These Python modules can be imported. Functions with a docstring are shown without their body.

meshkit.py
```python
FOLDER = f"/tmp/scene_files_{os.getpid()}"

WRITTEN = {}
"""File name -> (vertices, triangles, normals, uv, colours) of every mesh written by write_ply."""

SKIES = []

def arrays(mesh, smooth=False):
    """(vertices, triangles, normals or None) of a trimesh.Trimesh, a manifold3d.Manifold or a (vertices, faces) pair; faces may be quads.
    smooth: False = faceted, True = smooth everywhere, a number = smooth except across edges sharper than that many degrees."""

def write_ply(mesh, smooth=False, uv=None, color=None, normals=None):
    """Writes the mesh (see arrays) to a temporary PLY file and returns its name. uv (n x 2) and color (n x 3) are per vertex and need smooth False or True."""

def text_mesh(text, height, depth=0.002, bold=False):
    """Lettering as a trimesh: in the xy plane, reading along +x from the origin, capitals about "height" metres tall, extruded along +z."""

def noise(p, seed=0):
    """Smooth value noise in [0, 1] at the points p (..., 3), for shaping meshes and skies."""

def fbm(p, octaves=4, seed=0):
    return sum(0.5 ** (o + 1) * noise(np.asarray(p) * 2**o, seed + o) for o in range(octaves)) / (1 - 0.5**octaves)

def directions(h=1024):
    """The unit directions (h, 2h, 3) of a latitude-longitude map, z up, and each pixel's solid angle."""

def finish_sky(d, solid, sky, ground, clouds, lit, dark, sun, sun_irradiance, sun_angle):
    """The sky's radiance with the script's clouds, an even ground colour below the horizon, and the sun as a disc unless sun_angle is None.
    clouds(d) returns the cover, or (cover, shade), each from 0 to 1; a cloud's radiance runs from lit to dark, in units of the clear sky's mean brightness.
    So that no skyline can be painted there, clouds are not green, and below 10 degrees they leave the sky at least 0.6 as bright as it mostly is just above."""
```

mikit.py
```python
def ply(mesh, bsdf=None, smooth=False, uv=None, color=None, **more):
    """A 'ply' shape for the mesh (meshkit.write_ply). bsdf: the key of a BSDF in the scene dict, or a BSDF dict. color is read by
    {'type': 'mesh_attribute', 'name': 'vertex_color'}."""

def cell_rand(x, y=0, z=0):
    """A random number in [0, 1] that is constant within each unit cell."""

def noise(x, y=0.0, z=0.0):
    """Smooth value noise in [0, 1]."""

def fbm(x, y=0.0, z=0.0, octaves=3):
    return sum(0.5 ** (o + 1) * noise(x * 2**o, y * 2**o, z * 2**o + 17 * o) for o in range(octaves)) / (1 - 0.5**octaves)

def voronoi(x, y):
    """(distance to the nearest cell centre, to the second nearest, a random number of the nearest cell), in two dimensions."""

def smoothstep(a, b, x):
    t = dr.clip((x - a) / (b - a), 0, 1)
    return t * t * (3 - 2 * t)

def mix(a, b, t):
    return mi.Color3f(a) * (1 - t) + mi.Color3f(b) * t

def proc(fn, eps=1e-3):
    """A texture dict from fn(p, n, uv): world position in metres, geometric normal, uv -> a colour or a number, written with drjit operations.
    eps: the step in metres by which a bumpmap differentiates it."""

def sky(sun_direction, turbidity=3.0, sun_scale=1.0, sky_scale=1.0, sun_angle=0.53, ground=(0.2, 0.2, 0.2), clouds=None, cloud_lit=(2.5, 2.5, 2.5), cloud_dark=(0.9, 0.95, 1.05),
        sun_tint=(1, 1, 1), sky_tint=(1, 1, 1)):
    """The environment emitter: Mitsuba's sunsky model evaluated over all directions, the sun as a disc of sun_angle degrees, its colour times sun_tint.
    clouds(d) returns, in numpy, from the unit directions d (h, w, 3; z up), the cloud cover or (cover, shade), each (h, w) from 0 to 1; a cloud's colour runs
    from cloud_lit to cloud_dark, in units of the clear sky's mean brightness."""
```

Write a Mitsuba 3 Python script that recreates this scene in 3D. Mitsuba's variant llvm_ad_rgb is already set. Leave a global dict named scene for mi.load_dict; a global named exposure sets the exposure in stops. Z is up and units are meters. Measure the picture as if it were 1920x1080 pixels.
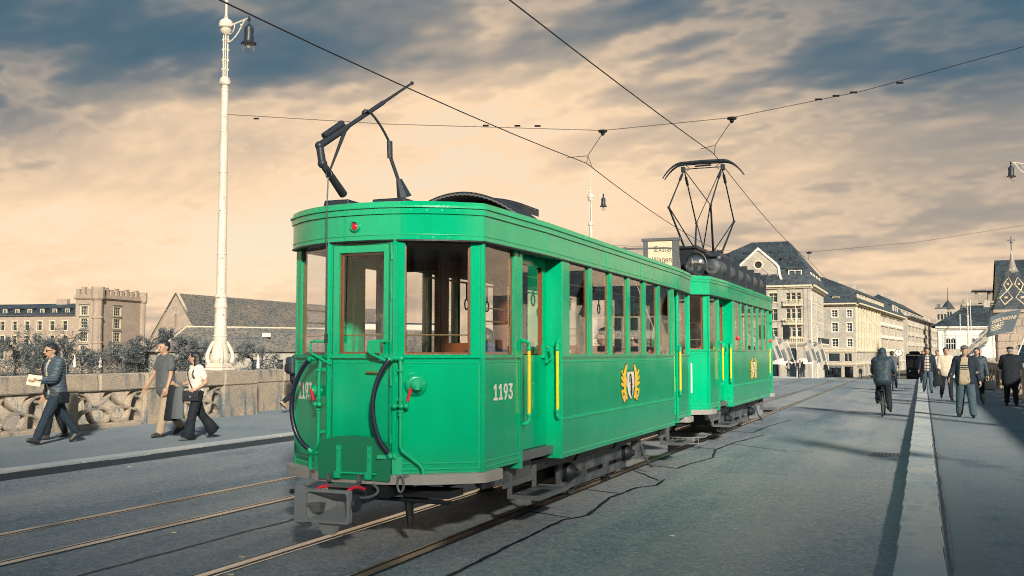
import math, random
import numpy as np, drjit as dr, mitsuba as mi, trimesh
import manifold3d as m3
from shapely.geometry import Polygon, LineString, Point, box as sbox
from shapely.ops import unary_union
import mikit, meshkit
from mikit import proc, noise, fbm, cell_rand, voronoi, smoothstep, mix

T = mi.ScalarTransform4f
scene, labels = {}, {}
random.seed(7)
rng = np.random.default_rng(7)

# ------------------------------------------------------------------ camera, sky, sun, exposure
EYE = np.array([0.0, 0.0, 1.70])
PITCH = math.atan(122 / 1900)
YAW = math.atan(770 * math.cos(PITCH) / 1900)
FWD = np.array([-math.sin(YAW) * math.cos(PITCH), math.cos(YAW) * math.cos(PITCH), math.sin(PITCH)])
scene['camera'] = {'type': 'perspective', 'fov': math.degrees(2 * math.atan(960 / 1900)), 'fov_axis': 'x',
                   'near_clip': 0.05, 'far_clip': 5000.0,
                   'to_world': T().look_at(origin=EYE.tolist(), target=(EYE + FWD).tolist(), up=[0, 0, 1])}
SUN = (0.53, -0.78, 0.36)
exposure = 2.2


def clouds(d):
    """An evening overcast: torn streaks of cloud, a bright band low in the north-west, thick slate grey overhead."""
    x, y, z = d[..., 0], d[..., 1], np.maximum(d[..., 2], 0.0)
    az = np.degrees(np.arctan2(x, y))
    el = np.degrees(np.arcsin(np.clip(z, 0, 1)))
    px, py = x / (z + 0.10), y / (z + 0.10)                    # the cloud deck seen in perspective
    c, s = math.cos(0.35), math.sin(0.35)
    px, py = c * px - s * py, s * px + c * py

    def n(fx, fy, seed, oct=5, gain=0.55):
        tot, amp, k, norm = 0, 1.0, 1.0, 0.0
        for o in range(oct):
            p = np.stack([px * fx * k + seed, py * fy * k - 1.7 * seed, np.full_like(px, 3.1 * seed)], -1)
            tot, norm = tot + amp * meshkit.noise(p, seed=int(seed) + o), norm + amp
            amp, k = amp * gain, k * 2.07
        return tot / norm - 0.5
    w1, w2 = n(0.35, 0.35, 3.0, 3), n(0.35, 0.35, 5.0, 3)
    px, py = px + 1.5 * w1, py + 1.5 * w2
    big, mid, fine, tiny = n(0.30, 0.42, 11.0, 3), n(0.50, 0.95, 23.0, 4), n(1.9, 3.3, 37.0, 4, 0.6), n(6.0, 10.0, 51.0, 3, 0.6)
    blob = lambda a, e, sa, se: np.exp(-((az - a) / sa) ** 2 - ((el - e) / se) ** 2)
    lit = 0.80 * blob(-33, 5.5, 15, 4.2) + 0.42 * blob(-22, 10, 12, 5) + 0.40 * blob(-42, 13.2, 6, 1.5) + 0.30 * blob(-26, 13, 9, 4) + 0.18 * blob(-10, 13.5, 9, 2.2) + 0.22 * blob(3, 4.6, 10, 1.6) + 0.12 * blob(-12, 6, 10, 4)
    dim = 0.62 * blob(-46, 17.5, 10, 4.5) + 0.42 * blob(-49, 11.6, 4, 1.5) + 0.30 * blob(-34, 16.2, 5, 1.6) + 0.22 * blob(-40, 9.0, 8, 1.3) + 0.20 * blob(-36, 11.3, 6, 1.0) \
        + 0.62 * blob(6, 17, 14, 6.5) + 0.14 * blob(-12, 20, 14, 2.5) + 0.26 * blob(5, 9, 11, 4) + 0.12 * blob(-46, 4.5, 5, 2)
    rag = 1.15 * mid + 0.50 * fine + 0.35 * tiny                       # ragged field whose level lines are the cloud edges
    edge = lambda a, b: np.clip((rag - a) / (b - a), 0, 1) ** 1.0
    bank = edge(0.00, 0.26)                                    # thicker banks with defined undersides
    rim = np.exp(-((rag - 0.0) / 0.05) ** 2)                   # thin lit rims beside them
    L = 0.46 - 0.42 * bank * (1 - 0.55 * np.clip(lit, 0, 1)) + 0.10 * rim + 0.34 * edge(-0.05, -0.30) + 0.34 * big + 0.15 * tiny + 0.56 * lit - 0.70 * dim - 0.55 * np.clip((el - 19) / 14, 0, 1)
    L = np.where(L < 0.25, 0.25 * np.exp(np.minimum((L - 0.25) / 0.25, 0)), L)      # never quite black
    f = 0.26 * np.clip((13.5 - el) / 5, 0, 1)
    L = np.clip(f + (1 - f) * L, 0, 1)
    L = L * L * (3 - 2 * L) * 0.5 + L * 0.5
    return 1 - 0.45 * np.clip((L - 0.82) / 0.18, 0, 1), 1 - L


scene['sky'] = mikit.sky(SUN, turbidity=5, sun_scale=1.22, sky_scale=1.05, sun_angle=4.0, ground=(0.10, 0.12, 0.15), clouds=clouds,
                         cloud_lit=(2.6, 1.84, 1.15), cloud_dark=(0.11, 0.28, 0.42), sun_tint=(0.92, 1.13, 1.58), sky_tint=(1.4, 1.15, 0.85))

# ------------------------------------------------------------------ helpers
def ident():
    return np.eye(4)


def trans(x, y, z):
    m = np.eye(4); m[:3, 3] = (x, y, z); return m


def rotz(a):
    m = np.eye(4); c, s = math.cos(a), math.sin(a); m[:2, :2] = [[c, -s], [s, c]]; return m


def rotx(a):
    m = np.eye(4); c, s = math.cos(a), math.sin(a); m[1:3, 1:3] = [[c, -s], [s, c]]; return m


def roty(a):
    m = np.eye(4); c, s = math.cos(a), math.sin(a); m[0, 0], m[0, 2], m[2, 0], m[2, 2] = c, s, -s, c; return m


def frame(o, X, Y):
    X = np.asarray(X, float); X = X / np.linalg.norm(X)
    Y = np.asarray(Y, float); Y = Y - X * (Y @ X); Y = Y / np.linalg.norm(Y)
    m = np.eye(4); m[:3, 0], m[:3, 1], m[:3, 2], m[:3, 3] = X, Y, np.cross(X, Y), o
    return m


def along(p, q):
    """Frame at p whose z axis points to q."""
    z = np.asarray(q, float) - np.asarray(p, float); z = z / np.linalg.norm(z)
    x = np.cross([0, 0, 1.0] if abs(z[2]) < 0.95 else [1.0, 0, 0], z); x /= np.linalg.norm(x)
    m = np.eye(4); m[:3, 0], m[:3, 1], m[:3, 2], m[:3, 3] = x, np.cross(z, x), z, p
    return m


class B:
    """Collects pieces into one mesh."""
    def __init__(s):
        s.v, s.f, s.n = [], [], 0

    def add(s, v, f, M=None):
        v = np.asarray(v, float).reshape(-1, 3)
        f = np.asarray(f, int)
        if f.shape[1] == 4:
            f = np.vstack([f[:, [0, 1, 2]], f[:, [0, 2, 3]]])
        if M is not None:
            v = v @ M[:3, :3].T + M[:3, 3]
            if np.linalg.det(M[:3, :3]) < 0:
                f = f[:, ::-1]
        s.v.append(v); s.f.append(f + s.n); s.n += len(v)
        return s

    def box(s, x0, y0, z0, x1, y1, z1, M=None, c=0.0):
        x0, x1, y0, y1, z0, z1 = min(x0, x1), max(x0, x1), min(y0, y1), max(y0, y1), min(z0, z1), max(z0, z1)
        if c > 0:
            pts = [(x, y, z) for sx, x in ((1, x0), (-1, x1)) for sy, y in ((1, y0), (-1, y1)) for sz, z in ((1, z0), (-1, z1))
                   for x, y, z in ((x, y + sy * c, z + sz * c), (x + sx * c, y, z + sz * c), (x + sx * c, y + sy * c, z))]
            h = m3.Manifold.hull_points(np.array(pts)).to_mesh()
            return s.add(h.vert_properties[:, :3], h.tri_verts, M)
        v = [(x, y, z) for x in (x0, x1) for y in (y0, y1) for z in (z0, z1)]
        return s.add(v, [[0, 1, 3], [0, 3, 2], [4, 6, 7], [4, 7, 5], [0, 4, 5], [0, 5, 1], [2, 3, 7], [2, 7, 6], [0, 2, 6], [0, 6, 4], [1, 5, 7], [1, 7, 3]], M)

    def wall(s, a, b, z0, z1, t0, t1):
        """Box over the plan segment a-b, from t0 to t1 outward (to the right of a-b)."""
        a, b = np.asarray(a, float), np.asarray(b, float)
        d = (b - a) / np.linalg.norm(b - a); n = np.array([d[1], -d[0]])
        q = [a + n * t0, b + n * t0, b + n * t1, a + n * t1]
        v = [(p[0], p[1], z) for z in (z0, z1) for p in q]
        f = [[0, 1, 2, 3], [7, 6, 5, 4], [0, 4, 5, 1], [1, 5, 6, 2], [2, 6, 7, 3], [3, 7, 4, 0]]
        return s.add(v, np.array(f)[:, ::-1])

    def tube(s, pts, r, n=8, cap=True, M=None, sq=(1, 1)):
        pts = np.asarray(pts, float); k = len(pts)
        r = np.broadcast_to(np.asarray(r, float), (k,))
        t = np.gradient(pts, axis=0) if k > 2 else np.repeat((pts[1] - pts[0])[None], k, 0)
        t /= np.linalg.norm(t, axis=1, keepdims=True) + 1e-12
        ref = np.array([0, 0, 1.0]) if abs(t[0, 2]) < 0.9 else np.array([1.0, 0, 0])
        u = np.cross(ref, t[0]); u /= np.linalg.norm(u)
        a = np.arange(n) * 2 * np.pi / n
        V = []
        for i in range(k):
            u = u - t[i] * (u @ t[i]); u /= np.linalg.norm(u) + 1e-12
            w = np.cross(t[i], u)
            V.append(pts[i] + r[i] * (np.cos(a)[:, None] * u * sq[0] + np.sin(a)[:, None] * w * sq[1]))
        V = np.vstack(V)
        F = []
        for i in range(k - 1):
            for j in range(n):
                j2 = (j + 1) % n
                F.append([i * n + j, i * n + j2, (i + 1) * n + j2]); F.append([i * n + j, (i + 1) * n + j2, (i + 1) * n + j])
        if cap:
            V = np.vstack([V, pts[:1], pts[-1:]]); c0, c1 = k * n, k * n + 1
            for j in range(n):
                j2 = (j + 1) % n
                F.append([c0, j2, j]); F.append([c1, (k - 1) * n + j, (k - 1) * n + j2])
        return s.add(V, F, M)

    def rod(s, p, q, r, n=8, r2=None):
        return s.tube([p, q], [r, r if r2 is None else r2], n)

    def lathe(s, prof, n=20, M=None, a0=0.0, a1=None):
        """prof: (radius, z) pairs from bottom to top."""
        prof = np.asarray(prof, float); k = len(prof)
        a = np.linspace(0, 2 * np.pi, n, endpoint=False)
        V = np.stack([prof[:, :1] * np.cos(a), prof[:, :1] * np.sin(a), np.repeat(prof[:, 1:], n, 1)], -1).reshape(-1, 3)
        F = []
        for i in range(k - 1):
            for j in range(n):
                j2 = (j + 1) % n
                F.append([i * n + j, i * n + j2, (i + 1) * n + j2]); F.append([i * n + j, (i + 1) * n + j2, (i + 1) * n + j])
        V = np.vstack([V, [[0, 0, prof[0, 1]], [0, 0, prof[-1, 1]]]])
        for j in range(n):
            j2 = (j + 1) % n
            F.append([k * n, j2, j]); F.append([k * n + 1, (k - 1) * n + j, (k - 1) * n + j2])
        return s.add(V, F, M)

    def ball(s, c, r, n=10, sz=1.0):
        a = np.linspace(-np.pi / 2, np.pi / 2, max(5, n // 2 + 1))
        return s.lathe(np.stack([np.cos(a) * r + 1e-5, np.sin(a) * r * sz], 1), n, trans(*c))

    def prism(s, poly, z0, z1, M=None):
        """poly: a shapely (multi)polygon or a list of points, extruded from z0 to z1."""
        if not hasattr(poly, 'geom_type'):
            poly = Polygon(poly)
        for g in getattr(poly, 'geoms', [poly]):
            if g.is_empty or g.geom_type != 'Polygon':
                continue
            g = g.simplify(1e-5)
            rings = [np.array(g.exterior.coords)[:-1]] + [np.array(i.coords)[:-1] for i in g.interiors]
            cs = m3.CrossSection([r.astype(np.float64) for r in rings], m3.FillRule.EvenOdd)
            h = m3.Manifold.extrude(cs, z1 - z0).to_mesh()
            v = np.array(h.vert_properties[:, :3], float); v[:, 2] += z0
            s.add(v, h.tri_verts, M)
        return s

    def sheet(s, X, Y, Z, M=None):
        """Grid surface from 2-D arrays."""
        h, w = X.shape
        V = np.stack([X, Y, Z], -1).reshape(-1, 3)
        i, j = np.meshgrid(np.arange(h - 1), np.arange(w - 1), indexing='ij')
        a = (i * w + j).ravel()
        return s.add(V, np.stack([a, a + 1, a + w + 1, a + w], 1), M)

    def man(s, man, M=None):
        h = man.to_mesh()
        return s.add(h.vert_properties[:, :3], h.tri_verts, M)

    def tri(s, mesh, M=None):
        return s.add(mesh.vertices, mesh.faces, M)

    def mesh(s):
        return (np.vstack(s.v), np.vstack(s.f)) if s.n else None


USED = set()


def fresh(key):
    """The key, or the key with the next free number."""
    if key in USED:
        i = 1
        while f'{key}_{i:03d}' in USED:
            i += 1
        key = f'{key}_{i:03d}'
    USED.add(key)
    return key


def put(name, b, mat, parent=None, smooth=False, label=None, kind=None):
    """One entry of the scene: the builder's mesh under its (numbered) name, below its parent when it has one."""
    m = b.mesh() if isinstance(b, B) else b
    if m is None:
        return None
    key = fresh(parent + '__' + name if parent else name)
    scene[key] = mikit.ply(m, mat, smooth=smooth)
    if label or kind:
        labels.setdefault(key, {})
        if label: labels[key]['label'] = label
        if kind: labels[key]['kind'] = kind
    return key


def again(key, name, parent, M):
    """Another copy of an entry's mesh under its own key and place."""
    k = fresh(parent + '__' + name if parent else name)
    scene[k] = {**scene[key], 'to_world': T(M)}
    return k


def thing(name, label, cat, group=None):
    key = fresh(name)
    labels[key] = {'label': label, 'category': cat}
    if group: labels[key]['group'] = group
    return key


def tag(key, label, cat, group=None):
    labels[key] = {**labels.get(key, {}), 'label': label, 'category': cat}
    if group: labels[key]['group'] = group
    return key


def copy_thing(src, label, M, group=None):
    """A copy of a thing with all its parts, moved by M."""
    root = fresh(src.rsplit('_0', 1)[0] if src[-3:].isdigit() else src)
    for k in [k for k in scene if k == src or k.startswith(src + '__')]:
        old = np.array(T(scene[k]['to_world']).matrix) if 'to_world' in scene[k] else np.eye(4)
        scene[root + k[len(src):]] = {**scene[k], 'to_world': T(M @ old)}
        USED.add(root + k[len(src):])
    labels[root] = {'label': label, 'category': labels[src]['category']}
    g = group or labels[src].get('group')
    if g: labels[root]['group'] = g
    return root


# ------------------------------------------------------------------ materials
def pbr(name, col, rough=0.6, metal=0.0, coat=0.0, spec=0.5, two=True, bump=None, bscale=0.01, **k):
    c = {'type': 'rgb', 'value': list(col)} if isinstance(col, (tuple, list)) else col
    b = {'type': 'principled', 'base_color': c, 'roughness': rough, 'metallic': metal, 'specular': spec, **k}
    if coat: b['clearcoat'] = coat; b['clearcoat_gloss'] = 0.93
    if bump is not None:
        b = {'type': 'bumpmap', 'arbitrary': bump, 'scale': bscale, 'bsdf': b}
    scene[name] = {'type': 'twosided', 'bsdf': b} if two else b
    return name


def c3(v):
    return mi.Color3f(*v)


def f_asphalt(p, n, uv):
    g = 0.55 * fbm(p.x * 48, p.y * 48, 0, 2) + 0.45 * fbm(p.x * 17, p.y * 17, 4, 2)
    s = cell_rand(p.x * 42, p.y * 42)
    big = fbm(p.x * 0.7, p.y * 0.22, 3.0, 3)
    worn = fbm(p.x * 2.2, p.y * 0.6, 9.0, 3)
    lane = fbm(p.x * 1.5, p.y * 0.045, 21.0, 3)
    oil = smoothstep(0.62, 0.80, fbm(p.x * 1.3 + 40, p.y * 0.35, 31.0, 4))
    patch = cell_rand(dr.floor(p.x / 2.9), dr.floor(p.y / 7.3), 5.0)
    v = 0.235 + 0.11 * (lane - 0.5) - 0.05 * oil + 0.030 * (patch - 0.5) + 0.17 * (g - 0.5) + 0.11 * (big - 0.5) + 0.035 * (worn - 0.5) + 0.12 * smoothstep(0.90, 1.0, s) - 0.05 * smoothstep(0.25, 0.0, s)
    v = dr.maximum(v, 0.012)
    return mix((0.66, 1.0, 1.32), (1.0, 1.0, 0.99), smoothstep(0.08, 0.34, v)) * v


def f_pave(p, n, uv):
    g = fbm(p.x * 40, p.y * 40, 0, 2)
    big = fbm(p.x * 0.6, p.y * 0.4, 5.0, 3)
    blot = smoothstep(0.62, 0.8, fbm(p.x * 1.7, p.y * 1.7, 8.0, 3))
    v = 0.185 + 0.08 * (g - 0.5) + 0.05 * (big - 0.5) - 0.03 * blot
    return mix((0.68, 1.0, 1.28), (1.02, 1.0, 0.97), smoothstep(0.1, 0.28, v)) * v


def f_granite(p, n, uv):
    g = fbm(p.x * 45, p.y * 45, p.z * 45, 2)
    s = cell_rand(p.x * 38, p.y * 38, p.z * 38)
    big = fbm(p.x * 1.3, p.y * 1.3, p.z * 2.0, 3)
    streak = fbm(p.x * 5, p.y * 5, p.z * 0.7, 3)
    v = 0.33 + 0.16 * (g - 0.5) + 0.14 * (big - 0.5) - 0.15 * smoothstep(0.54, 0.78, streak) + 0.10 * (s - 0.5)
    return mix((0.62, 0.84, 1.02), (1.25, 1.0, 0.74), smoothstep(0.12, 0.40, v)) * dr.maximum(v, 0.03)


def f_kerb(p, n, uv):
    g = fbm(p.x * 60, p.y * 60, p.z * 60, 2)
    big = fbm(p.x * 2.2, p.y * 0.8, p.z * 2.0, 3)
    stain = smoothstep(0.55, 0.8, fbm(p.x * 7, p.y * 2.5, 3.0, 3))
    v = 0.37 + 0.14 * (g - 0.5) + 0.14 * (big - 0.5) - 0.05 * stain
    return mix((0.72, 0.98, 1.18), (1.02, 1.0, 0.95), smoothstep(0.24, 0.44, v)) * v


def f_stone(p, n, uv):
    big = fbm(p.x * 0.35, p.y * 0.35, p.z * 0.5, 4)
    g = fbm(p.x * 3, p.y * 3, p.z * 3, 3)
    v = 0.40 + 0.16 * (big - 0.5) + 0.14 * (g - 0.5)
    return mix((0.94, 0.93, 0.9), (1.10, 0.99, 0.80), big) * v


def f_pink(p, n, uv):
    big = fbm(p.x * 0.2, p.y * 0.2, p.z * 0.3, 4)
    g = fbm(p.x * 2, p.y * 2, p.z * 2, 3)
    v = 0.33 + 0.09 * (big - 0.5) + 0.10 * (g - 0.5)
    return c3((1.18, 0.97, 0.80)) * v


def f_slate(p, n, uv):
    r = cell_rand(p.x * 2.2 + 0.5 * dr.floor(p.z * 2.6), p.y * 2.2, p.z * 2.6)
    big = fbm(p.x * 0.4, p.y * 0.4, p.z * 0.4, 3)
    v = 0.060 + 0.045 * (r - 0.5) + 0.05 * (big - 0.5)
    return c3((0.72, 1.0, 1.24)) * dr.maximum(v, 0.012)


def f_tile(p, n, uv):
    r = cell_rand(p.x * 1.1 + p.z * 3, p.y * 4.1, p.z * 5.2)
    big = fbm(p.x * 0.22, p.y * 0.22, p.z * 0.5, 4)
    g = fbm(p.x * 1.9, p.y * 1.9, p.z * 1.9, 3)
    v = 0.20 + 0.11 * (r - 0.5) + 0.10 * (big - 0.5) + 0.12 * (g - 0.5)
    return mix((0.72, 0.95, 1.1), (1.18, 0.98, 0.8), smoothstep(0.1, 0.27, v)) * dr.maximum(v, 0.02)


def f_green(p, n, uv):
    run = fbm(p.x * 9, p.y * 9, p.z * 0.8, 3)
    big = fbm(p.x * 1.6, p.y * 1.6, p.z * 1.6, 3)
    low = smoothstep(0.95, 0.6, p.z) * fbm(p.x * 14, p.y * 14, p.z * 6, 2)
    k = 0.90 + 0.14 * (run - 0.5) + 0.26 * (big - 0.5)
    return mix(c3((0.0006, 0.49, 0.232)) * k, (0.05, 0.20, 0.12), 0.40 * low)


def f_wave(p, n, uv):
    return fbm(p.x * 2.1, p.y * 2.1, p.z * 2.1, 2)


def f_wood(p, n, uv):
    g = fbm(p.x * 26, p.y * 26, p.z * 1.4, 3)
    return mix((0.13, 0.036, 0.012), (0.30, 0.095, 0.032), g)


def f_water(p, n, uv):
    return fbm(p.x * 0.9, p.y * 0.5, 0, 3)


def f_dirtmetal(p, n, uv):
    g = fbm(p.x * 6, p.y * 6, p.z * 6, 4)
    g2 = fbm(p.x * 40, p.y * 40, p.z * 40, 2)
    return mix((0.040, 0.056, 0.074), (0.12, 0.132, 0.142), smoothstep(0.3, 0.75, g * 0.75 + g2 * 0.25))


def f_lamppaint(p, n, uv):
    g = fbm(p.x * 7, p.y * 7, p.z * 1.6, 4)
    r = smoothstep(0.68, 0.8, fbm(p.x * 15, p.y * 15, p.z * 9, 3))
    return mix(mix((0.56, 0.51, 0.43), (0.76, 0.70, 0.60), g), (0.28, 0.19, 0.12), r * 0.8)


def f_cloth(p, n, uv):
    return fbm(p.x * 11, p.y * 11, p.z * 16, 3)


def f_leaf(p, n, uv):
    r = cell_rand(p.x * 3.1, p.y * 3.1, p.z * 3.1)
    return mix((0.045, 0.072, 0.094), (0.26, 0.275, 0.265), r * r)


CL = proc(f_cloth)
pbr('asphalt', proc(f_asphalt), 0.62, spec=0.45)
pbr('pave_asphalt', proc(f_pave), 0.85, spec=0.3)
pbr('granite', proc(f_granite), 0.75, spec=0.3)
pbr('kerb_granite', proc(f_kerb), 0.75, spec=0.3)
pbr('facade_stone', proc(f_stone), 0.85, spec=0.2)
pbr('castle_stone', proc(f_pink), 0.9, spec=0.2)
pbr('slate', proc(f_slate), 0.6, spec=0.4)
pbr('roof_tile', proc(f_tile), 0.85, spec=0.2)
scene['tram_green'] = {'type': 'twosided', 'bsdf': {'type': 'bumpmap', 'arbitrary': proc(f_wave), 'scale': 0.009,
                       'bsdf': {'type': 'roughplastic', 'diffuse_reflectance': proc(f_green), 'alpha': 0.025, 'int_ior': 1.62, 'nonlinear': False}}}
pbr('green_metal', (0.001, 0.43, 0.20), 0.32, coat=0.7)
pbr('dark_green', (0.001, 0.19, 0.095), 0.4, coat=0.6)
pbr('wood', proc(f_wood), 0.35, coat=0.5)
pbr('dirty_metal', proc(f_dirtmetal), 0.55, metal=0.15)
pbr('lamp_paint', proc(f_lamppaint), 0.5)
pbr('tar', (0.016, 0.024, 0.034), 0.5)
pbr('rail_steel', (0.85, 0.74, 0.60), 0.30, metal=1.0)
pbr('black', (0.010, 0.014, 0.020), 0.45)
pbr('roof_black', (0.014, 0.020, 0.030), 0.45, coat=0.3)
pbr('dark_metal', (0.030, 0.042, 0.058), 0.45, metal=0.3)
pbr('grey_metal', (0.125, 0.14, 0.155), 0.45, metal=0.2)
pbr('pale_metal', (0.55, 0.55, 0.53), 0.3, metal=0.7)
pbr('chrome', (0.75, 0.76, 0.78), 0.12, metal=1.0)
pbr('brass', (0.75, 0.50, 0.22), 0.3, metal=0.8)
pbr('yellow', (0.85, 0.60, 0.02), 0.35, coat=0.6)
pbr('crest_yellow', (0.80, 0.56, 0.03), 0.4, coat=0.5)
pbr('white', (0.74, 0.72, 0.67), 0.4)
pbr('beam_grey', (0.30, 0.295, 0.285), 0.6)
pbr('painted_shade', (0.034, 0.048, 0.062), 0.7)  # dark tone standing in for shade on the left kerb face
pbr('cast_grey', (0.20, 0.23, 0.255), 0.5, metal=0.1)
pbr('cream', (0.74, 0.62, 0.44), 0.6)
pbr('trim_cream', (0.62, 0.56, 0.42), 0.7)
pbr('red', (0.72, 0.015, 0.045), 0.3, coat=0.6)
pbr('pink_lamp', (0.75, 0.30, 0.25), 0.3, coat=0.6)
pbr('crest_pink', (0.70, 0.30, 0.28), 0.4)
pbr('hose', (0.010, 0.018, 0.045), 0.38, coat=0.4)
pbr('canvas', (0.30, 0.245, 0.20), 0.8)
pbr('interior_dark', (0.035, 0.035, 0.042), 0.6)
pbr('ceiling', (0.10, 0.10, 0.11), 0.6)
pbr('floor_brown', (0.10, 0.06, 0.035), 0.7)
pbr('curtain_blue', (0.02, 0.06, 0.16), 0.8)
pbr('concrete', (0.36, 0.33, 0.28), 0.85)
pbr('dark_glass', (0.016, 0.030, 0.044), 0.08, spec=0.8)
pbr('pale_glass', (0.30, 0.28, 0.24), 0.15, spec=0.7)
pbr('foliage', proc(f_leaf), 0.7, spec=0.2)
pbr('bark', (0.030, 0.036, 0.042), 0.85, spec=0.2)
pbr('hedge', (0.035, 0.05, 0.05), 0.8, spec=0.2)
pbr('terrain', (0.10, 0.10, 0.09), 0.9, spec=0.1)
pbr('river_water', (0.05, 0.075, 0.09), 0.12, spec=0.6, bump=proc(f_water), bscale=0.02)
scene['pane_glass'] = {'type': 'thindielectric', 'int_ior': 1.52}
scene['lamp_glass'] = {'type': 'thindielectric', 'int_ior': 1.5}
SKIN = pbr('skin', (0.46, 0.28, 0.19), 0.55)
# ------------------------------------------------------------------ the bridge deck
XL, XR, PAVL, PAVR = -11.40, -0.25, -16.07, 3.10     # road edges, parapet faces


def zr(y):
    """Height of the deck: level, then falling off towards the square at the far end."""
    y = np.asarray(y, float)
    d = np.clip(y - 64, 0, None)
    return np.maximum(np.where(d < 16.25, -0.0008 * d * d, -0.211 - 0.026 * (d - 16.25)), -2.3)


YS = np.concatenate([np.arange(-30, 56, 4.0), np.arange(56, 132, 2.0), [132, 136, 150, 170]])


def deck(name, x0, x1, mat, lift, label, nx=2, ys=YS):
    X, Y = np.meshgrid(np.linspace(x0, x1, nx), ys)
    b = B().sheet(X, Y, zr(Y) + lift)
    k = put(name, b, mat, smooth=True, kind='structure')
    labels[k]['label'] = label
    return k


road = deck('road', XL, XR, 'asphalt', 0.0, 'worn grey blue asphalt roadway of the bridge')
pl = deck('pavement', PAVL - 0.9, XL - 0.36, 'pave_asphalt', 0.118, 'asphalt pavement along the left parapet')
pr_ = deck('pavement', XR + 0.37, PAVR + 0.3, 'pave_asphalt', 0.118, 'asphalt pavement along the right parapet')

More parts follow.
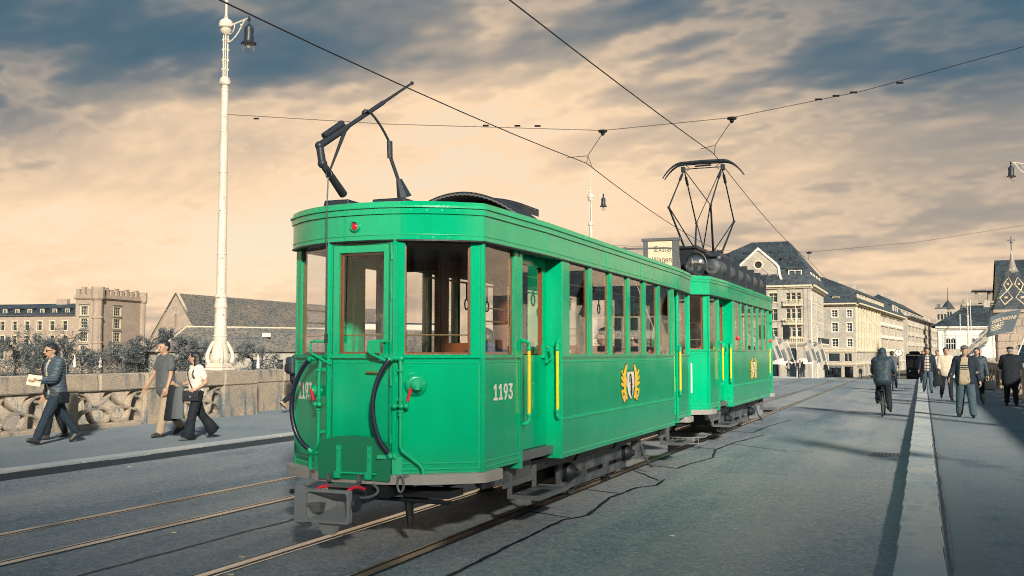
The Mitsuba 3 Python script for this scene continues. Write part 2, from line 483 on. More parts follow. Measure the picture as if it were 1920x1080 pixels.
# kerbs: single granite stones, jointed
def kerb(x0, x1, face, label, y0, y1, step):
    k = fresh('kerb'); labels[k] = {'label': label, 'kind': 'structure'}
    y, i, rest = y0, 0, B()
    r = random.Random(3 + int(x0))
    while y < y1:
        L = step * r.uniform(0.8, 1.25)
        b = B()
        dz, dx = r.uniform(-0.002, 0.002), r.uniform(-0.003, 0.003)
        za, zb = zr(y), zr(y + L)
        if y < 52:
            b.box(x0 + dx, y + 0.010, -0.1, x1 + dx, y + L - 0.010, 0.125 + dz, c=0.008)
            put('kerb_stone', b, 'kerb_granite', k)
        else:
            rest.box(x0, y + 0.01, min(za, zb) - 0.3, x1, y + L - 0.01, 0.5 * (za + zb) + 0.125)
        y += L; i += 1
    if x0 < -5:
        fb = B()  # thin dark slabs: shade on the road face of the left kerb, put in as colour
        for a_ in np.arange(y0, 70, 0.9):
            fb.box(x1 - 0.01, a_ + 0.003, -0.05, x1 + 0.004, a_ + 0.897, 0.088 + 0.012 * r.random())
        put('soot_band', fb, 'painted_shade', k)
    put('far_kerb_stones', rest, 'kerb_granite', k, kind='stuff')
    return k


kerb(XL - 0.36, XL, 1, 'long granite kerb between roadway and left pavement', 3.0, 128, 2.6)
kerb(XR, XR + 0.385, -1, 'broad pale granite kerb between roadway and right pavement', 3.0, 128, 1.25)
# strip of newer asphalt and the crack behind the right kerb
b = B()
ys = np.arange(3, 60, 0.22)
w = 0.012 + 0.010 * meshkit.noise(np.stack([ys * 2.1, ys * 0, ys * 0], 1), seed=4)
e = 0.012 * (meshkit.noise(np.stack([ys * 3.3, ys * 0, ys * 0 + 5], 1), seed=5) - 0.5) * 1.6
X = np.stack([XR + 0.389 + e * 0, XR + 0.396 + w + e.clip(0)], 1)
b.sheet(X, np.stack([ys, ys], 1), np.full_like(X, 0.1215))
k = put('tar_joint', b, 'tar', pr_)
b = B()
ys = np.arange(3, 120, 1.5)
X = np.stack([np.full_like(ys, XR + 0.44), np.full_like(ys, XR + 0.66)], 1)
Y = np.stack([ys, ys], 1)
b.sheet(X, Y, zr(Y) + 0.122)
put('patch_strip', b, pbr('new_asphalt', (0.155, 0.185, 0.205), 0.85, spec=0.2), pr_)

# ------------------------------------------------------------------ tram tracks: grooved rails let into the road
def track(xc, label):
    k = fresh('tram_track'); labels[k] = {'label': label, 'kind': 'structure'}
    ys = np.concatenate([np.arange(-6, 56, 6.0), np.arange(56, 120, 4.0)])
    for s in (-1, 1):
        x = xc + s * 0.525
        for nm, a, c, mat, z in (('rail_head', 0.0, 0.085, 'rail_steel', 0.007), ('rail_groove', -0.042, 0.0, 'black', 0.004), ('rail_lip', -0.066, -0.042, 'rail_steel', 0.006)):
            X = np.stack([np.full_like(ys, x + s * a), np.full_like(ys, x + s * c)], 1)
            Y = np.stack([ys, ys], 1)
            put(nm, B().sheet(X, Y, zr(Y) + z), mat, k)
        # tarred edge beside the rail
        X = np.stack([np.full_like(ys, x + s * 0.085), np.full_like(ys, x + s * 0.115)], 1)
        put('rail_joint', B().sheet(X, Y, zr(Y) + 0.004), 'tar', k)


track(-4.575, 'near tram track running under the green tram')
track(-7.48, 'far tram track on the left of the green tram')

# sealed seams in the asphalt beside the near track
def seam(pts, w, name='tar_seam'):
    p = np.array(pts, float)
    q = [p[0]]
    r = np.random.default_rng(int(abs(p[0, 1]) * 100))
    for a, c in zip(p[:-1], p[1:]):
        n = max(2, int(np.linalg.norm(c - a) / 0.18))
        for t in np.linspace(0, 1, n + 1)[1:]:
            q.append(a + (c - a) * t + r.normal(0, 0.007, 2))
    q = np.array(q)
    g = unary_union([LineString(q[i:i + 2]).buffer(w * 0.40 * r.uniform(0.7, 1.25), quad_segs=2) for i in range(len(q) - 1)])
    put(name, B().prism(g, 0.0035, 0.0045), 'tar', road)


seam([(-3.36, 5.2), (-3.40, 7.1), (-3.42, 8.6), (-3.44, 9.9)], 0.05)
seam([(-3.44, 9.9), (-3.30, 10.25), (-3.45, 11.6), (-3.40, 12.6), (-3.22, 12.9), (-3.26, 13.5)], 0.055)
seam([(-3.96, 10.3), (-3.44, 10.05)], 0.045); seam([(-3.97, 12.2), (-3.48, 12.0)], 0.04)
seam([(-3.97, 14.5), (-3.3, 13.4)], 0.04)
seam([(-3.95, 15.2), (-3.40, 14.9), (-3.36, 15.6), (-3.2, 16.6)], 0.05)
seam([(-3.2, 16.6), (-3.42, 18.0), (-3.36, 19.6), (-3.1, 21.6)], 0.055); seam([(-3.97, 18.4), (-3.42, 18.1)], 0.045)
seam([(-3.36, 19.3), (-2.2, 18.2), (-1.8, 18.3)], 0.03)
seam([(-3.97, 22.4), (-3.4, 22.2), (-3.38, 24), (-3.15, 26.8)], 0.055)
seam([(-6.05, 3.0), (-6.02, 6.2), (-6.0, 9.0), (-5.98, 14)], 0.045)
seam([(-8.6, 5.5), (-8.62, 6.6), (-7.9, 6.5), (-7.2, 5.9)], 0.03)
# painted lane line
b = B()
# gully grating by the right kerb
g = thing('drain_grate', 'slotted iron gully grating in the road beside the right kerb', 'drain grate')
b = B().box(-0.86, 17.9, 0.003, -0.34, 18.5, 0.008); put('grate_frame', b, 'grey_metal', g)
for i in range(8):
    put('slot', B().box(-0.80 + i * 0.06, 17.98, 0.006, -0.772 + i * 0.06, 18.42, 0.0105), 'black', g)
# flecks of litter on the asphalt
for x, y, w_ in ((-5.3, 7.1, 'just left of the left rail of the near track'), (-6.6, 7.8, 'between the two tram tracks'), (-4.95, 6.5, 'between the rails, nearest the viewer'), (-5.05, 8.3, 'between the rails under the tram front'), (-2.2, 9.4, 'on the open road right of the tram'), (-11.0, 12.0, 'by the left kerb')):
    tag(put('leaf_scrap', B().prism(Point(0, 0).buffer(0.03, quad_segs=2), 0.005, 0.011, trans(x, y, 0) @ np.diag([1.0, 0.6, 1, 1])), 'cream'), 'small pale leaf ' + w_, 'leaf', 'pale leaves on the asphalt')

# ------------------------------------------------------------------ parapets with pierced stone panels
def tracery(L, h):
    """Pierced pattern of one panel, length L, height h: curved stone ribs."""
    def bez(p, q, c, n=14):
        t = np.linspace(0, 1, n)[:, None]
        p, q, c = (np.array(a, float) for a in (p, q, c))
        return LineString((1 - t) ** 2 * p + 2 * t * (1 - t) * c + t * t * q)
    def arc(cx, cy, r, a0, a1):
        a = np.radians(np.linspace(a0, a1, 20))
        return LineString(np.stack([cx + r * np.cos(a), cy + r * np.sin(a)], 1))
    m, w = L / 2, 0.025
    K = (0.17 * L, 0.46 * h)                                  # crossing of the ribs, left
    lines = []
    for s in (-1, 1):
        f = lambda p, s=s: (p[0], p[1]) if s < 0 else (L - p[0], p[1])
        lines += [bez(f((m, 0.97 * h)), f((0.20 * L, 0.44 * h)), f((0.44 * L, 0.62 * h))),
                  bez(f((0.0, 0.97 * h)), f((0.20 * L, 0.44 * h)), f((0.22 * L, 0.92 * h))),
                  bez(f((0.20 * L, 0.44 * h)), f((0.0, 0.06 * h)), f((0.03 * L, 0.40 * h))),
                  bez(f((0.20 * L, 0.44 * h)), f((m, 0.27 * h)), f((0.42 * L, 0.62 * h))),
                  bez(f((m, 0.27 * h)), f((0.33 * L, 0.05 * h)), f((0.47 * L, 0.02 * h))),
                  bez(f((0.33 * L, 0.05 * h)), f((0.20 * L, 0.44 * h)), f((0.22 * L, 0.02 * h))),
                  bez(f((0.0, 0.62 * h)), f((0.10 * L, 0.80 * h)), f((0.02 * L, 0.80 * h)))]
    g = unary_union([l.buffer(w, quad_segs=3) for l in lines])
    edge = sbox(0, 0, L, h).difference(sbox(0.02, 0.025, L - 0.02, h - 0.03))
    return unary_union([g.intersection(sbox(0, 0, L, h)), edge])


def parapet(name, label, x, s, bays, y_end):
    """x: the face towards the pavement, s: -1 when the river is on the left of it. bays: (y of a pier's start, its length)."""
    k = thing(name, label, 'parapet')
    zf = lambda y: float(zr(y))
    for i, (y, L) in enumerate(bays):
        z = zf(y)
        nxt = bays[i + 1][0] if i + 1 < len(bays) else y_end
        put('pier', B().box(x + s * 0.50, y, z + 0.05, x, y + L, z + 0.905, c=0.012), 'granite', k)
        a, c = y + L, nxt
        zc = 0.5 * (z + zf(nxt))
        if c - a > 0.3:
            pp = B().prism(tracery(c - a, 0.70), 0, 0.15, frame((x + s * 0.09, a, zc + 0.19), (0, 1, 0), (0, 0, 1)) if s > 0 else frame((x - 0.09, a, zc + 0.19), (0, 1, 0), (0, 0, 1)) @ trans(0, 0, -0.15))
            put('pierced_panel', pp, 'granite', k)
            put('base_course', B().box(x + s * 0.44, a, zc + 0.02, x + s * 0.015, c, zc + 0.19, c=0.012), 'granite', k)
        # coping stones
        n = max(1, round((nxt - y) / 1.4))
        for j in range(n):
            ya, yb = y + (nxt - y) * j / n, y + (nxt - y) * (j + 1) / n
            put('coping_stone', B().box(x + s * 0.54, ya + 0.004, zc + 0.905, x - s * 0.035, yb - 0.004, zc + 1.255, c=0.02), 'granite', k)
    return k


left = [(9.7, 0.9), (12.45, 0.9), (15.2, 0.88), (17.98, 0.82), (20.72, 1.40)]
lp = parapet('stone_parapet', 'weathered stone parapet with pierced panels along the left pavement', PAVL, -1, left, 22.12)
# recessed bay behind the lamp standard
b = B().box(-17.0, 22.12, 0.05, -16.57, 22.5, 0.905, c=0.01); put('bay_wall', b, 'granite', lp)
for ya, yb in ((22.5, 24.3), (24.3, 26.4), (26.4, 28.6)):
    put('bay_wall', B().box(-17.2, ya + 0.005, 0.02, -16.8, yb - 0.005, 0.90, c=0.01), 'granite', lp)
    put('coping_stone', B().box(-17.24, ya + 0.004, 0.90, -16.76, yb - 0.004, 1.235, c=0.02), 'granite', lp)
parapet('stone_parapet', 'stone parapet beyond the recessed bay, mostly hidden by the tram', PAVL, -1, [(28.6 + 2.75 * i, 0.9) for i in range(28)], 28.6 + 2.75 * 28)
parapet('stone_parapet', 'shaded stone parapet with pierced panels along the right pavement', PAVR, 1, [(5.0 + 2.75 * i, 0.9) for i in range(38)], 5 + 2.75 * 38)

# bridge body, river, banks
b = B()
for y0, y1 in zip(YS[:-1], YS[1:]):
    b.add([(x, y, z) for x in (-17.2, 4.2) for y, z in ((y0, -2.2), (y1, -2.2), (y0, zr(y0) - 0.02), (y1, zr(y1) - 0.02))], [[0, 1, 3, 2], [4, 6, 7, 5]])
k = put('bridge_body', b, 'granite', kind='structure'); labels[k]['label'] = 'stone spandrel wall of the bridge under the deck'
X, Y = np.meshgrid(np.linspace(-420, 420, 3), np.linspace(-420, 152, 3))
k = put('river', B().sheet(X, Y, np.full_like(X, -8.5)), 'river_water', kind='structure'); labels[k]['label'] = 'broad river under the bridge'
X, Y = np.meshgrid(np.linspace(-1500, 1500, 3), np.linspace(128, 2500, 3))
k = put('far_bank', B().sheet(X, Y, np.full_like(X, -2.36)), 'terrain', kind='structure'); labels[k]['label'] = 'flat ground of the far river bank'
k = put('quay_wall', B().box(-420, 127.4, -9, -17.3, 128.2, -2.2).box(4.3, 127.4, -9, 420, 128.2, -2.2), 'granite', kind='structure'); labels[k]['label'] = 'stone quay wall of the far bank'
k = put('near_bank', B().box(-420, -600, -9, 420, -31, -0.2), 'terrain', kind='structure'); labels[k]['label'] = 'ground of the near river bank behind the viewer'
# ------------------------------------------------------------------ the two green tram cars
XC = -4.575
pbr('leather', (0.05, 0.035, 0.025), 0.5)


def crest(k, y, z):
    """City arms on the car side: a white shield with a black crozier between two golden beasts."""
    M = frame((XC + 1.061, y, z), (0, 1, 0), (0, 0, 1))
    c = fresh(k + '__coat_of_arms'); 
    sh = Polygon([(-0.15, 0.12), (0.15, 0.12), (0.15, -0.08), (0.10, -0.17), (0.0, -0.235), (-0.10, -0.17), (-0.15, -0.08)])
    put('shield_edge', B().prism(sh.buffer(0.012), 0.001, 0.004, M), 'black', c)
    put('shield', B().prism(sh, 0.004, 0.007, M), 'white', c)
    st = unary_union([LineString([(0.02, 0.02), (0.03, -0.06)]).buffer(0.030), Polygon([(-0.015, -0.06), (0.055, -0.06), (0.075, -0.15), (0.02, -0.205), (-0.03, -0.15)]),
                      LineString([(0.02, 0.02), (0.02, 0.055), (-0.01, 0.082), (-0.045, 0.07), (-0.06, 0.03), (-0.05, -0.005)]).buffer(0.017), LineString([(-0.02, -0.045), (0.07, -0.045)]).buffer(0.010)])
    put('crozier', B().prism(st, 0.007, 0.010, M), 'black', c)
    for s in (-1, 1):
        S = M @ np.diag([s, 1.0, 1, 1])
        beast = unary_union([LineString([(0.22, 0.16), (0.27, 0.10), (0.24, 0.0), (0.27, -0.10), (0.22, -0.18), (0.30, -0.22)]).buffer(0.042),
                             LineString([(0.25, 0.0), (0.40, 0.13)]).buffer(0.022), LineString([(0.25, -0.03), (0.42, 0.05)]).buffer(0.022), LineString([(0.26, -0.06), (0.42, -0.03)]).buffer(0.022),
                             LineString([(0.26, -0.12), (0.41, -0.12), (0.36, -0.20)]).buffer(0.020), LineString([(0.22, 0.16), (0.19, 0.19)]).buffer(0.03),
                             LineString([(0.24, -0.19), (0.18, -0.21)]).buffer(0.022)])
        put('supporter_edge', B().prism(beast.buffer(0.012), 0.001, 0.003, S), 'black', c)
        put('supporter', B().prism(beast, 0.003, 0.006, S), 'crest_yellow', c)
        put('supporter_claw', B().prism(unary_union([Point(0.20, 0.185).buffer(0.018), LineString([(0.20, 0.03), (0.18, -0.06)]).buffer(0.014), LineString([(0.26, -0.18), (0.29, -0.225)]).buffer(0.016)]), 0.006, 0.009, S), 'crest_pink', c)


def tram(key, label, c):
    k = thing(key, label, 'tram', 'two green vintage tram cars coupled together')
    zs, zt, zb, zbot, zplat = c['zs'], c['zt'], c['zb'], c['zbot'], c['zplat']
    yf, yc, y4, yb0, yb1, yr4, yrc, yrf = c['y']
    P = lambda x, y: (XC + x, y)
    W, w = 1.06, 0.972
    # ---- plan, counter-clockwise seen from above: front from left to right, right side, rear, left side
    front = [((-w, yc), (-0.33, yf), 'L'), ((-0.33, yf), (0.33, yf), 'C'), ((0.33, yf), (w, yc), 'R')]
    segs = [(a, b, n) for a, b, n in front] + [((w, yc), (w + 0.003, y4), 'S')]
    segs += [((w + 0.003, yr4), (w, yrc), 'S'), ((w, yrc), (0.33, yrf), 'R'), ((0.33, yrf), (-0.33, yrf), 'C'), ((-0.33, yrf), (-w, yrc), 'L'), ((-w, yrc), (-w - 0.003, yr4), 'S'), ((-w - 0.003, y4), (-w, yc), 'S')]

    def wallset(a, b, z0, z1, wins, panel, post='window_post', glass=True, bars=()):
        a, b = np.array(P(*a)), np.array(P(*b))
        L = np.linalg.norm(b - a); d = (b - a) / L
        at = lambda u: a + d * u
        M = frame((a[0], a[1], 0), (d[0], d[1], 0), (0, 0, 1))
        put(panel, B().wall(a, b, z0, zs - 0.035, -0.04, 0), 'tram_green', k)
        put('window_sill', B().wall(a, b, zs - 0.035, zs - 0.004, -0.04, 0.022), 'tram_green', k)
        edges = [0.0] + [e for q in wins for e in q[:2]] + [L]
        for i in range(0, len(edges), 2):
            if edges[i + 1] - edges[i] > 0.004:
                put(post, B().wall(at(edges[i]), at(edges[i + 1]), zs - 0.004, z1, -0.045, 0.003), 'tram_green', k)
        for u0, u1, za, zz in wins:
            if zz < z1 - 0.005:
                put('window_header', B().wall(at(u0), at(u1), zz, z1, -0.04, 0), 'tram_green', k)
            if za > zs:
                put('window_header', B().wall(at(u0), at(u1), zs - 0.004, za, -0.04, 0), 'tram_green', k)
            if glass:
                put('window_pane', B().add([(*at(u0), za), (*at(u1), za), (*at(u1), zz), (*at(u0), zz)] if False else [tuple((M @ (u, z, -0.022, 1))[:3]) for u, z in ((u0, za), (u1, za), (u1, zz), (u0, zz))], [[0, 1, 2, 3]]), 'pane_glass', k)
            f = B()
            for (p, q, r, s) in ((u0 - 0.012, u0 + 0.018, za, zz), (u1 - 0.018, u1 + 0.012, za, zz), (u0, u1, za - 0.01, za + 0.016), (u0, u1, zz - 0.02, zz + 0.01)):
                f.box(p, r, -0.055, q, s, -0.046, M)
            for (p, q, r, s) in ((u0, u0 + 0.009, za, zz), (u1 - 0.009, u1, za, zz)):
                f.box(p, r, -0.046, q, s, -0.020, M)
            put('window_frame', f, 'wood', k)
            for zz_ in bars:
                put('window_bar', B().tube([(M @ (u, zz_, -0.08, 1))[:3] for u in (u0 - 0.02, u1 + 0.02)], 0.007, 6), 'brass', k)
        return M, L

    Fm = {}
    for i, (a, b, n) in enumerate(segs):
        rear = i >= 5 and i <= 8
        L = math.dist(a, b)
        if n == 'C': wins = [(0.10, 0.55, zs + 0.005, zt - 0.10)]
        elif n == 'R': wins = [(0.085, 0.668, zs, zb)] if not rear else [(0.10, 0.69, zs, zb)]
        elif n == 'L': wins = [(0.104, 0.686, zs, zb)]
        else: wins = [(0.06 * L, 0.80 * L, zs, zb)] if i in (3, 8, 10) else [(0.20 * L, 0.94 * L, zs, zb)]
        M, L = wallset(a, b, zplat, zb, wins, 'front_panel' if n != 'S' else 'platform_panel', bars=(zs + 0.17,) if n != 'S' else (zs + 0.30, zs + 0.42))
        if i < 4: Fm[n] = M
        # half-round mouldings along the foot and under the sill
        for z in (zplat + 0.035, zplat + 0.085):
            put('moulding', B().tube([(M @ (0, z, 0.002, 1))[:3], (M @ (L, z, 0.002, 1))[:3]], 0.008, 6), 'green_metal', k)
        put('moulding', B().tube([(M @ (0.02, zs - 0.075, 0.0, 1))[:3], (M @ (L - 0.02, zs - 0.075, 0.0, 1))[:3]], 0.006, 6), 'green_metal', k)
        # rounded corner posts where the faces meet
        if n in 'RL' or n == 'S':
            p = P(*b) if n in 'LC' else P(*a)
            put('corner_post', B().lathe([(0.022, zplat), (0.022, zb)], 10, trans(p[0], p[1], 0)), 'tram_green', k)
    for (x, y) in ((w, yc), (-w, yc), (w, yrc), (-w, yrc)):
        s = 1 if x > 0 else -1; t = 1 if y < (yb0 + yb1) / 2 else -1
        put('corner_post', B().lathe([(0.045, zplat), (0.045, zb)], 14, trans(XC + x - s * 0.030, y + t * 0.022, 0)), 'tram_green', k)
    # ---- saloon sides
    n, gap, e0, e1 = c['n'], c['gap'], c['e0'], c['e1']
    Ls = yb1 - yb0
    ww = (Ls - e0 - e1 - gap * (n - 1)) / n
    wins = [(e0 + i * (ww + gap), e0 + i * (ww + gap) + ww, zs, zt) for i in range(n)]
    Mr, _ = wallset((W, yb0), (W, yb1), zbot, zb, wins, 'side_panel')
    wl = [(Ls - b_, Ls - a_, z0, z1) for a_, b_, z0, z1 in wins][::-1]
    Ml, _ = wallset((-W, yb1), (-W, yb0), zbot, zb, wl, 'side_panel')
    for M in (Mr, Ml):
        put('belt_moulding', B().box(0.0, zbot + 0.395, -0.002, Ls, zbot + 0.415, 0.014, M).box(0.0, zbot + 0.415, -0.002, Ls, zbot + 0.422, 0.008, M), 'green_metal', k)
        put('moulding', B().tube([(M @ (0.02, zbot + 0.045, 0.0, 1))[:3], (M @ (Ls - 0.02, zbot + 0.045, 0.0, 1))[:3]], 0.010, 6), 'green_metal', k)
        put('moulding', B().tube([(M @ (0.0, zs - 0.085, 0.0, 1))[:3], (M @ (Ls, zs - 0.085, 0.0, 1))[:3]], 0.008, 6), 'green_metal', k)
        for u in (0.0, Ls):
            put('corner_post', B().lathe([(0.028, zbot), (0.028, zb)], 10, trans(*(M @ (u + (0.02 if u == 0 else -0.02), 0, -0.021, 1))[:3])), 'tram_green', k)
    # bulkheads between saloon and platforms, with their doorways, and the recessed platform doors
    for yb, t, y4_ in ((yb0, 1, y4), (yb1, -1, yr4)):
        for s in (-1, 1):
            put('bulkhead', B().box(XC + s * 0.36, yb, zbot, XC + s * (W - 0.035), yb + t * 0.045, zs - 0.03).box(XC + s * 0.36, yb, zs - 0.03, XC + s * 0.43, yb + t * 0.045, zb + 0.1).box(XC + s * 0.80, yb, zs - 0.03, XC + s * (W - 0.035), yb + t * 0.045, zb + 0.1).box(XC + s * 0.43, yb, zt - 0.08, XC + s * 0.80, yb + t * 0.045, zb + 0.1), 'wood', k)
            put('bulkhead_face', B().box(XC + s * 0.885, yb - t * 0.012, zbot, XC + s * (W - 0.002), yb - t * 0.002, zb), 'tram_green', k)
            put('bulkhead_pane', B().add([(XC + s * 0.43, yb + t * 0.02, zs - 0.03), (XC + s * 0.80, yb + t * 0.02, zs - 0.03), (XC + s * 0.80, yb + t * 0.02, zt - 0.08), (XC + s * 0.43, yb + t * 0.02, zt - 0.08)], [[0, 1, 2, 3]]), 'pane_glass', k)
            # door leaf
            xd = XC + s * 0.872
            d = fresh(k + '__platform_door')
            y0, y1 = (y4_ + 0.0, yb - 0.014) if t > 0 else (yb + 0.014, y4_)
            h = y1 - y0; wy0, wy1 = y0 + 0.14 * h, y1 - 0.13 * h
            f = B().box(xd - 0.02, y0, zplat + 0.085, xd + 0.02, y1, zs - 0.01).box(xd - 0.02, y0, zs - 0.01, xd + 0.02, wy0, zb).box(xd - 0.02, wy1, zs - 0.01, xd + 0.02, y1, zb).box(xd - 0.02, wy0, zt - 0.10, xd + 0.02, wy1, zb)
            put('leaf', f, 'tram_green', d)
            put('pane', B().add([(xd, wy0, zs), (xd, wy1, zs), (xd, wy1, zt - 0.10), (xd, wy0, zt - 0.10)], [[0, 1, 2, 3]]), 'pane_glass', d)
            put('frame', B().box(xd - 0.024, wy0, zs - 0.01, xd + 0.022, wy0 + 0.018, zt - 0.1).box(xd - 0.024, wy1 - 0.018, zs - 0.01, xd + 0.022, wy1, zt - 0.1), 'wood', d)
            put('door_sill', B().box(XC + s * 0.76, y0, zplat - 0.005, XC + s * 0.965, y1, zplat + 0.075), 'grey_metal', k)
            lk = B().box(xd + s * 0.02, yb - t * 0.16, zs - 0.04, xd + s * 0.06, yb - t * 0.10, zs + 0.10).tube([(xd + s * 0.06, yb - t * 0.13, zs + 0.08), (xd + s * 0.11, yb - t * 0.11, zs + 0.06), (xd + s * 0.12, yb - t * 0.10, zs - 0.03), (xd + s * 0.06, yb - t * 0.12, zs - 0.09)], 0.011, 7)
            put('handle', lk, 'green_metal', d)
            # jamb post beside the door
            yj = y4_
            put('door_jamb', B().box(XC + s * 0.87, yj - t * 0.0, zplat - 0.06, XC + s * 0.985, yj - t * 0.075, zb), 'tram_green', k)
            # yellow handrails with green ends
            for yy, xx in ((y4_ + t * 0.045, 1.035), (yb - t * 0.065, 1.035)):
                hr = fresh(k + '__handrail')
                x = XC + s * xx
                up = zs + 0.10; lo = zs - 0.64
                yi = y4_ - t * 0.03 if yy == y4_ + t * 0.045 else yb - t * 0.01
                xi = XC + s * (0.985 if yy == y4_ + t * 0.045 else 1.03)
                put('bar', B().tube([(x, yy, lo + 0.04), (x, yy, up - 0.04)], 0.017, 10), 'yellow', hr)
                put('bracket', B().tube([(x, yy, up - 0.06), (x, yy, up), ((x + xi) / 2, (yy + yi) / 2, up + 0.03), (xi, yi, up + 0.03)], 0.019, 8).ball((x, yy, up - 0.05), 0.026, 8), 'green_metal', hr)
                put('bracket', B().tube([(x, yy, lo + 0.06), (x, yy, lo), ((x + xi) / 2, (yy + yi) / 2, lo - 0.03), (xi, yi, lo - 0.03)], 0.019, 8).ball((x, yy, lo + 0.05), 0.026, 8), 'green_metal', hr)
    for yb, t in ((yb0, 1), (yb1, -1)):
        put('saloon_door', B().box(XC - 0.36, yb + t * 0.01, zplat + 0.07, XC + 0.36, yb + t * 0.04, zs + 0.12).box(XC - 0.36, yb + t * 0.01, zs + 0.12, XC - 0.27, yb + t * 0.04, zt).box(XC + 0.27, yb + t * 0.01, zs + 0.12, XC + 0.36, yb + t * 0.04, zt).box(XC - 0.36, yb + t * 0.01, zt - 0.16, XC + 0.36, yb + t * 0.04, zb + 0.08), 'wood', k)
    # ---- roof bands and roof
    bow = [(x, (abs(x) / w) ** 2.3) for x in np.linspace(-w, w, 33)]
    out = [(x * (w + 0.03) / w, yf - 0.045 + q * (yc - yf + 0.01)) for x, q in bow] + [(W + 0.012, yb0 - 0.5), (W + 0.012, yb1 + 0.35)] + [(x * (w + 0.03) / w, yrf + 0.045 - q * (yrf - yrc + 0.01)) for x, q in bow[::-1]] + [(-W - 0.012, yb1 + 0.35), (-W - 0.012, yb0 - 0.5)]
    O = Polygon([P(*p) for p in out]).buffer(-0.06).buffer(0.06, quad_segs=6)
    ring = lambda o, t=0.09: O.buffer(o, quad_segs=4).difference(O.buffer(o - t, quad_segs=4))
    zr0 = zb
    put('roof_band', B().prism(ring(0), zr0, zr0 + 0.222), 'tram_green', k)
    for yj in (yb0 - 0.55, yb0 + 1.6, (yb0 + yb1) / 2 + 0.6, yb1 + 0.1):
        put('band_joint', B().box(XC + W + 0.008, yj, zr0 + 0.006, XC + W + 0.018, yj + 0.05, zr0 + 0.216) if yj > yb0 - 0.5 else B().box(XC + W - 0.006, yj, zr0 + 0.006, XC + W + 0.014, yj + 0.05, zr0 + 0.216), 'tram_green', k)
    put('roof_band', B().prism(ring(0.016), zr0 + 0.225, zr0 + 0.278), 'tram_green', k)
    put('cornice', B().prism(ring(0.032), zr0 + 0.278, zr0 + 0.294), 'green_metal', k)
    put('roof_edge', B().prism(ring(0.004), zr0 + 0.294, zr0 + 0.335), 'tram_green', k)
    put('moulding', B().prism(ring(0.007), zr0 + 0.040, zr0 + 0.047), 'green_metal', k)
    put('drip_edge', B().prism(ring(0.010, 0.12), zr0 - 0.014, zr0), 'black', k)
    rv = B()
    for o, z in ((0.0, zr0 + 0.02), (0.016, zr0 + 0.256)):
        r = O.buffer(o, quad_segs=4).exterior
        for s in np.arange(0, r.length, 0.135):
            p, q = r.interpolate(s), r.interpolate(s + 0.01)
            M = frame((p.x, p.y, z), (q.x - p.x, q.y - p.y, 0), (0, 0, 1))
            rv.lathe([(0.0075, -0.001), (0.006, 0.004), (0.002, 0.006)], 6, M if O.exterior.is_ccw else M)
    put('rivets', rv, 'green_metal', k, smooth=40, kind='stuff')
    st = np.concatenate([np.linspace(yf + 0.03, yc, 5), np.linspace(yc + 0.2, yrc - 0.2, 12), np.linspace(yrc, yrf - 0.03, 5)])
    hw = np.interp(st, [yf, yc, yb0 - 0.5, yb1 + 0.35, yrc, yrf], [0.30, w, W - 0.03, W - 0.03, w, 0.30])
    u = np.linspace(-1, 1, 17)
    hy = 0.15 * np.clip(np.minimum(st - yf, yrf - st) / 0.9, 0, 1) ** 0.6
    put('roof', B().sheet(XC + hw[:, None] * u, np.repeat(st[:, None], 17, 1), zr0 + 0.315 + hy[:, None] * (1 - u ** 2)), 'canvas', k, smooth=True)
    put('ceiling', B().box(XC - 0.95, yc, zb + 0.02, XC + 0.95, yrc, zb + 0.06), 'interior_dark', k)
    # ---- floor, benches, curtains
    put('floor', B().prism(Polygon([P(x, y) for x, y in ((-0.30, yf + 0.05), (0.30, yf + 0.05), (w - 0.05, yc), (w - 0.05, yrc), (0.30, yrf - 0.05), (-0.30, yrf - 0.05), (-w + 0.05, yrc), (-w + 0.05, yc))]), zplat - 0.01, zplat + 0.07), 'floor_brown', k)
    for s in (-1, 1):
        put('bench', B().box(XC + s * 0.55, yb0 + 0.15, zplat + 0.42, XC + s * 0.98, yb1 - 0.15, zplat + 0.47).box(XC + s * 0.94, yb0 + 0.15, zplat + 0.47, XC + s * 0.99, yb1 - 0.15, zs - 0.05), 'wood', k)
    for s in (-1, 1):
        put('strap_rail', B().tube([(XC + s * 0.55, yb0 + 0.1, zt - 0.14), (XC + s * 0.55, yb1 - 0.1, zt - 0.14)], 0.012, 6), 'brass', k)
        for yy in np.arange(yb0 + 0.5, yb1 - 0.3, 0.62):
            q = np.linspace(0, 2 * np.pi, 11)
            put('hand_strap', B().tube([(XC + s * 0.55, yy, zt - 0.14), (XC + s * 0.55, yy, zt - 0.34)], 0.010, 5).tube(np.stack([XC + s * 0.55 + 0 * q, yy + 0.055 * np.cos(q), zt - 0.40 + 0.065 * np.sin(q)], 1), 0.010, 5), 'leather', k)
    for yy in np.arange(yb0 + 0.75, yb1 - 0.4, 0.86):
        for s in (-1, 1):
            put('seat', B().box(XC + s * 0.34, yy, zplat + 0.42, XC + s * 0.92, yy + 0.40, zplat + 0.47).box(XC + s * 0.34, yy + 0.40, zplat + 0.47, XC + s * 0.92, yy + 0.44, zs + 0.10), 'wood', k)
    for yb, t in ((yb0, 1), (yb1, -1)):
        put('door_curtain', B().box(XC - 0.93, yb - t * 0.10, zs + 0.0, XC - 0.89, yb - t * 0.42, zt), 'curtain_blue', k)
        cb = B().box(XC - 0.18, (yf + 0.12 if t > 0 else yrf - 0.12), zplat + 0.07, XC + 0.16, (yf + 0.42 if t > 0 else yrf - 0.42), zs - 0.06).lathe([(0.17, 0), (0.17, 0.05), (0.05, 0.07), (0.05, 0.12)], 18, trans(XC - 0.01, (yf + 0.27 if t > 0 else yrf - 0.27), zs - 0.06))
        put('controller', cb, 'floor_brown', k)
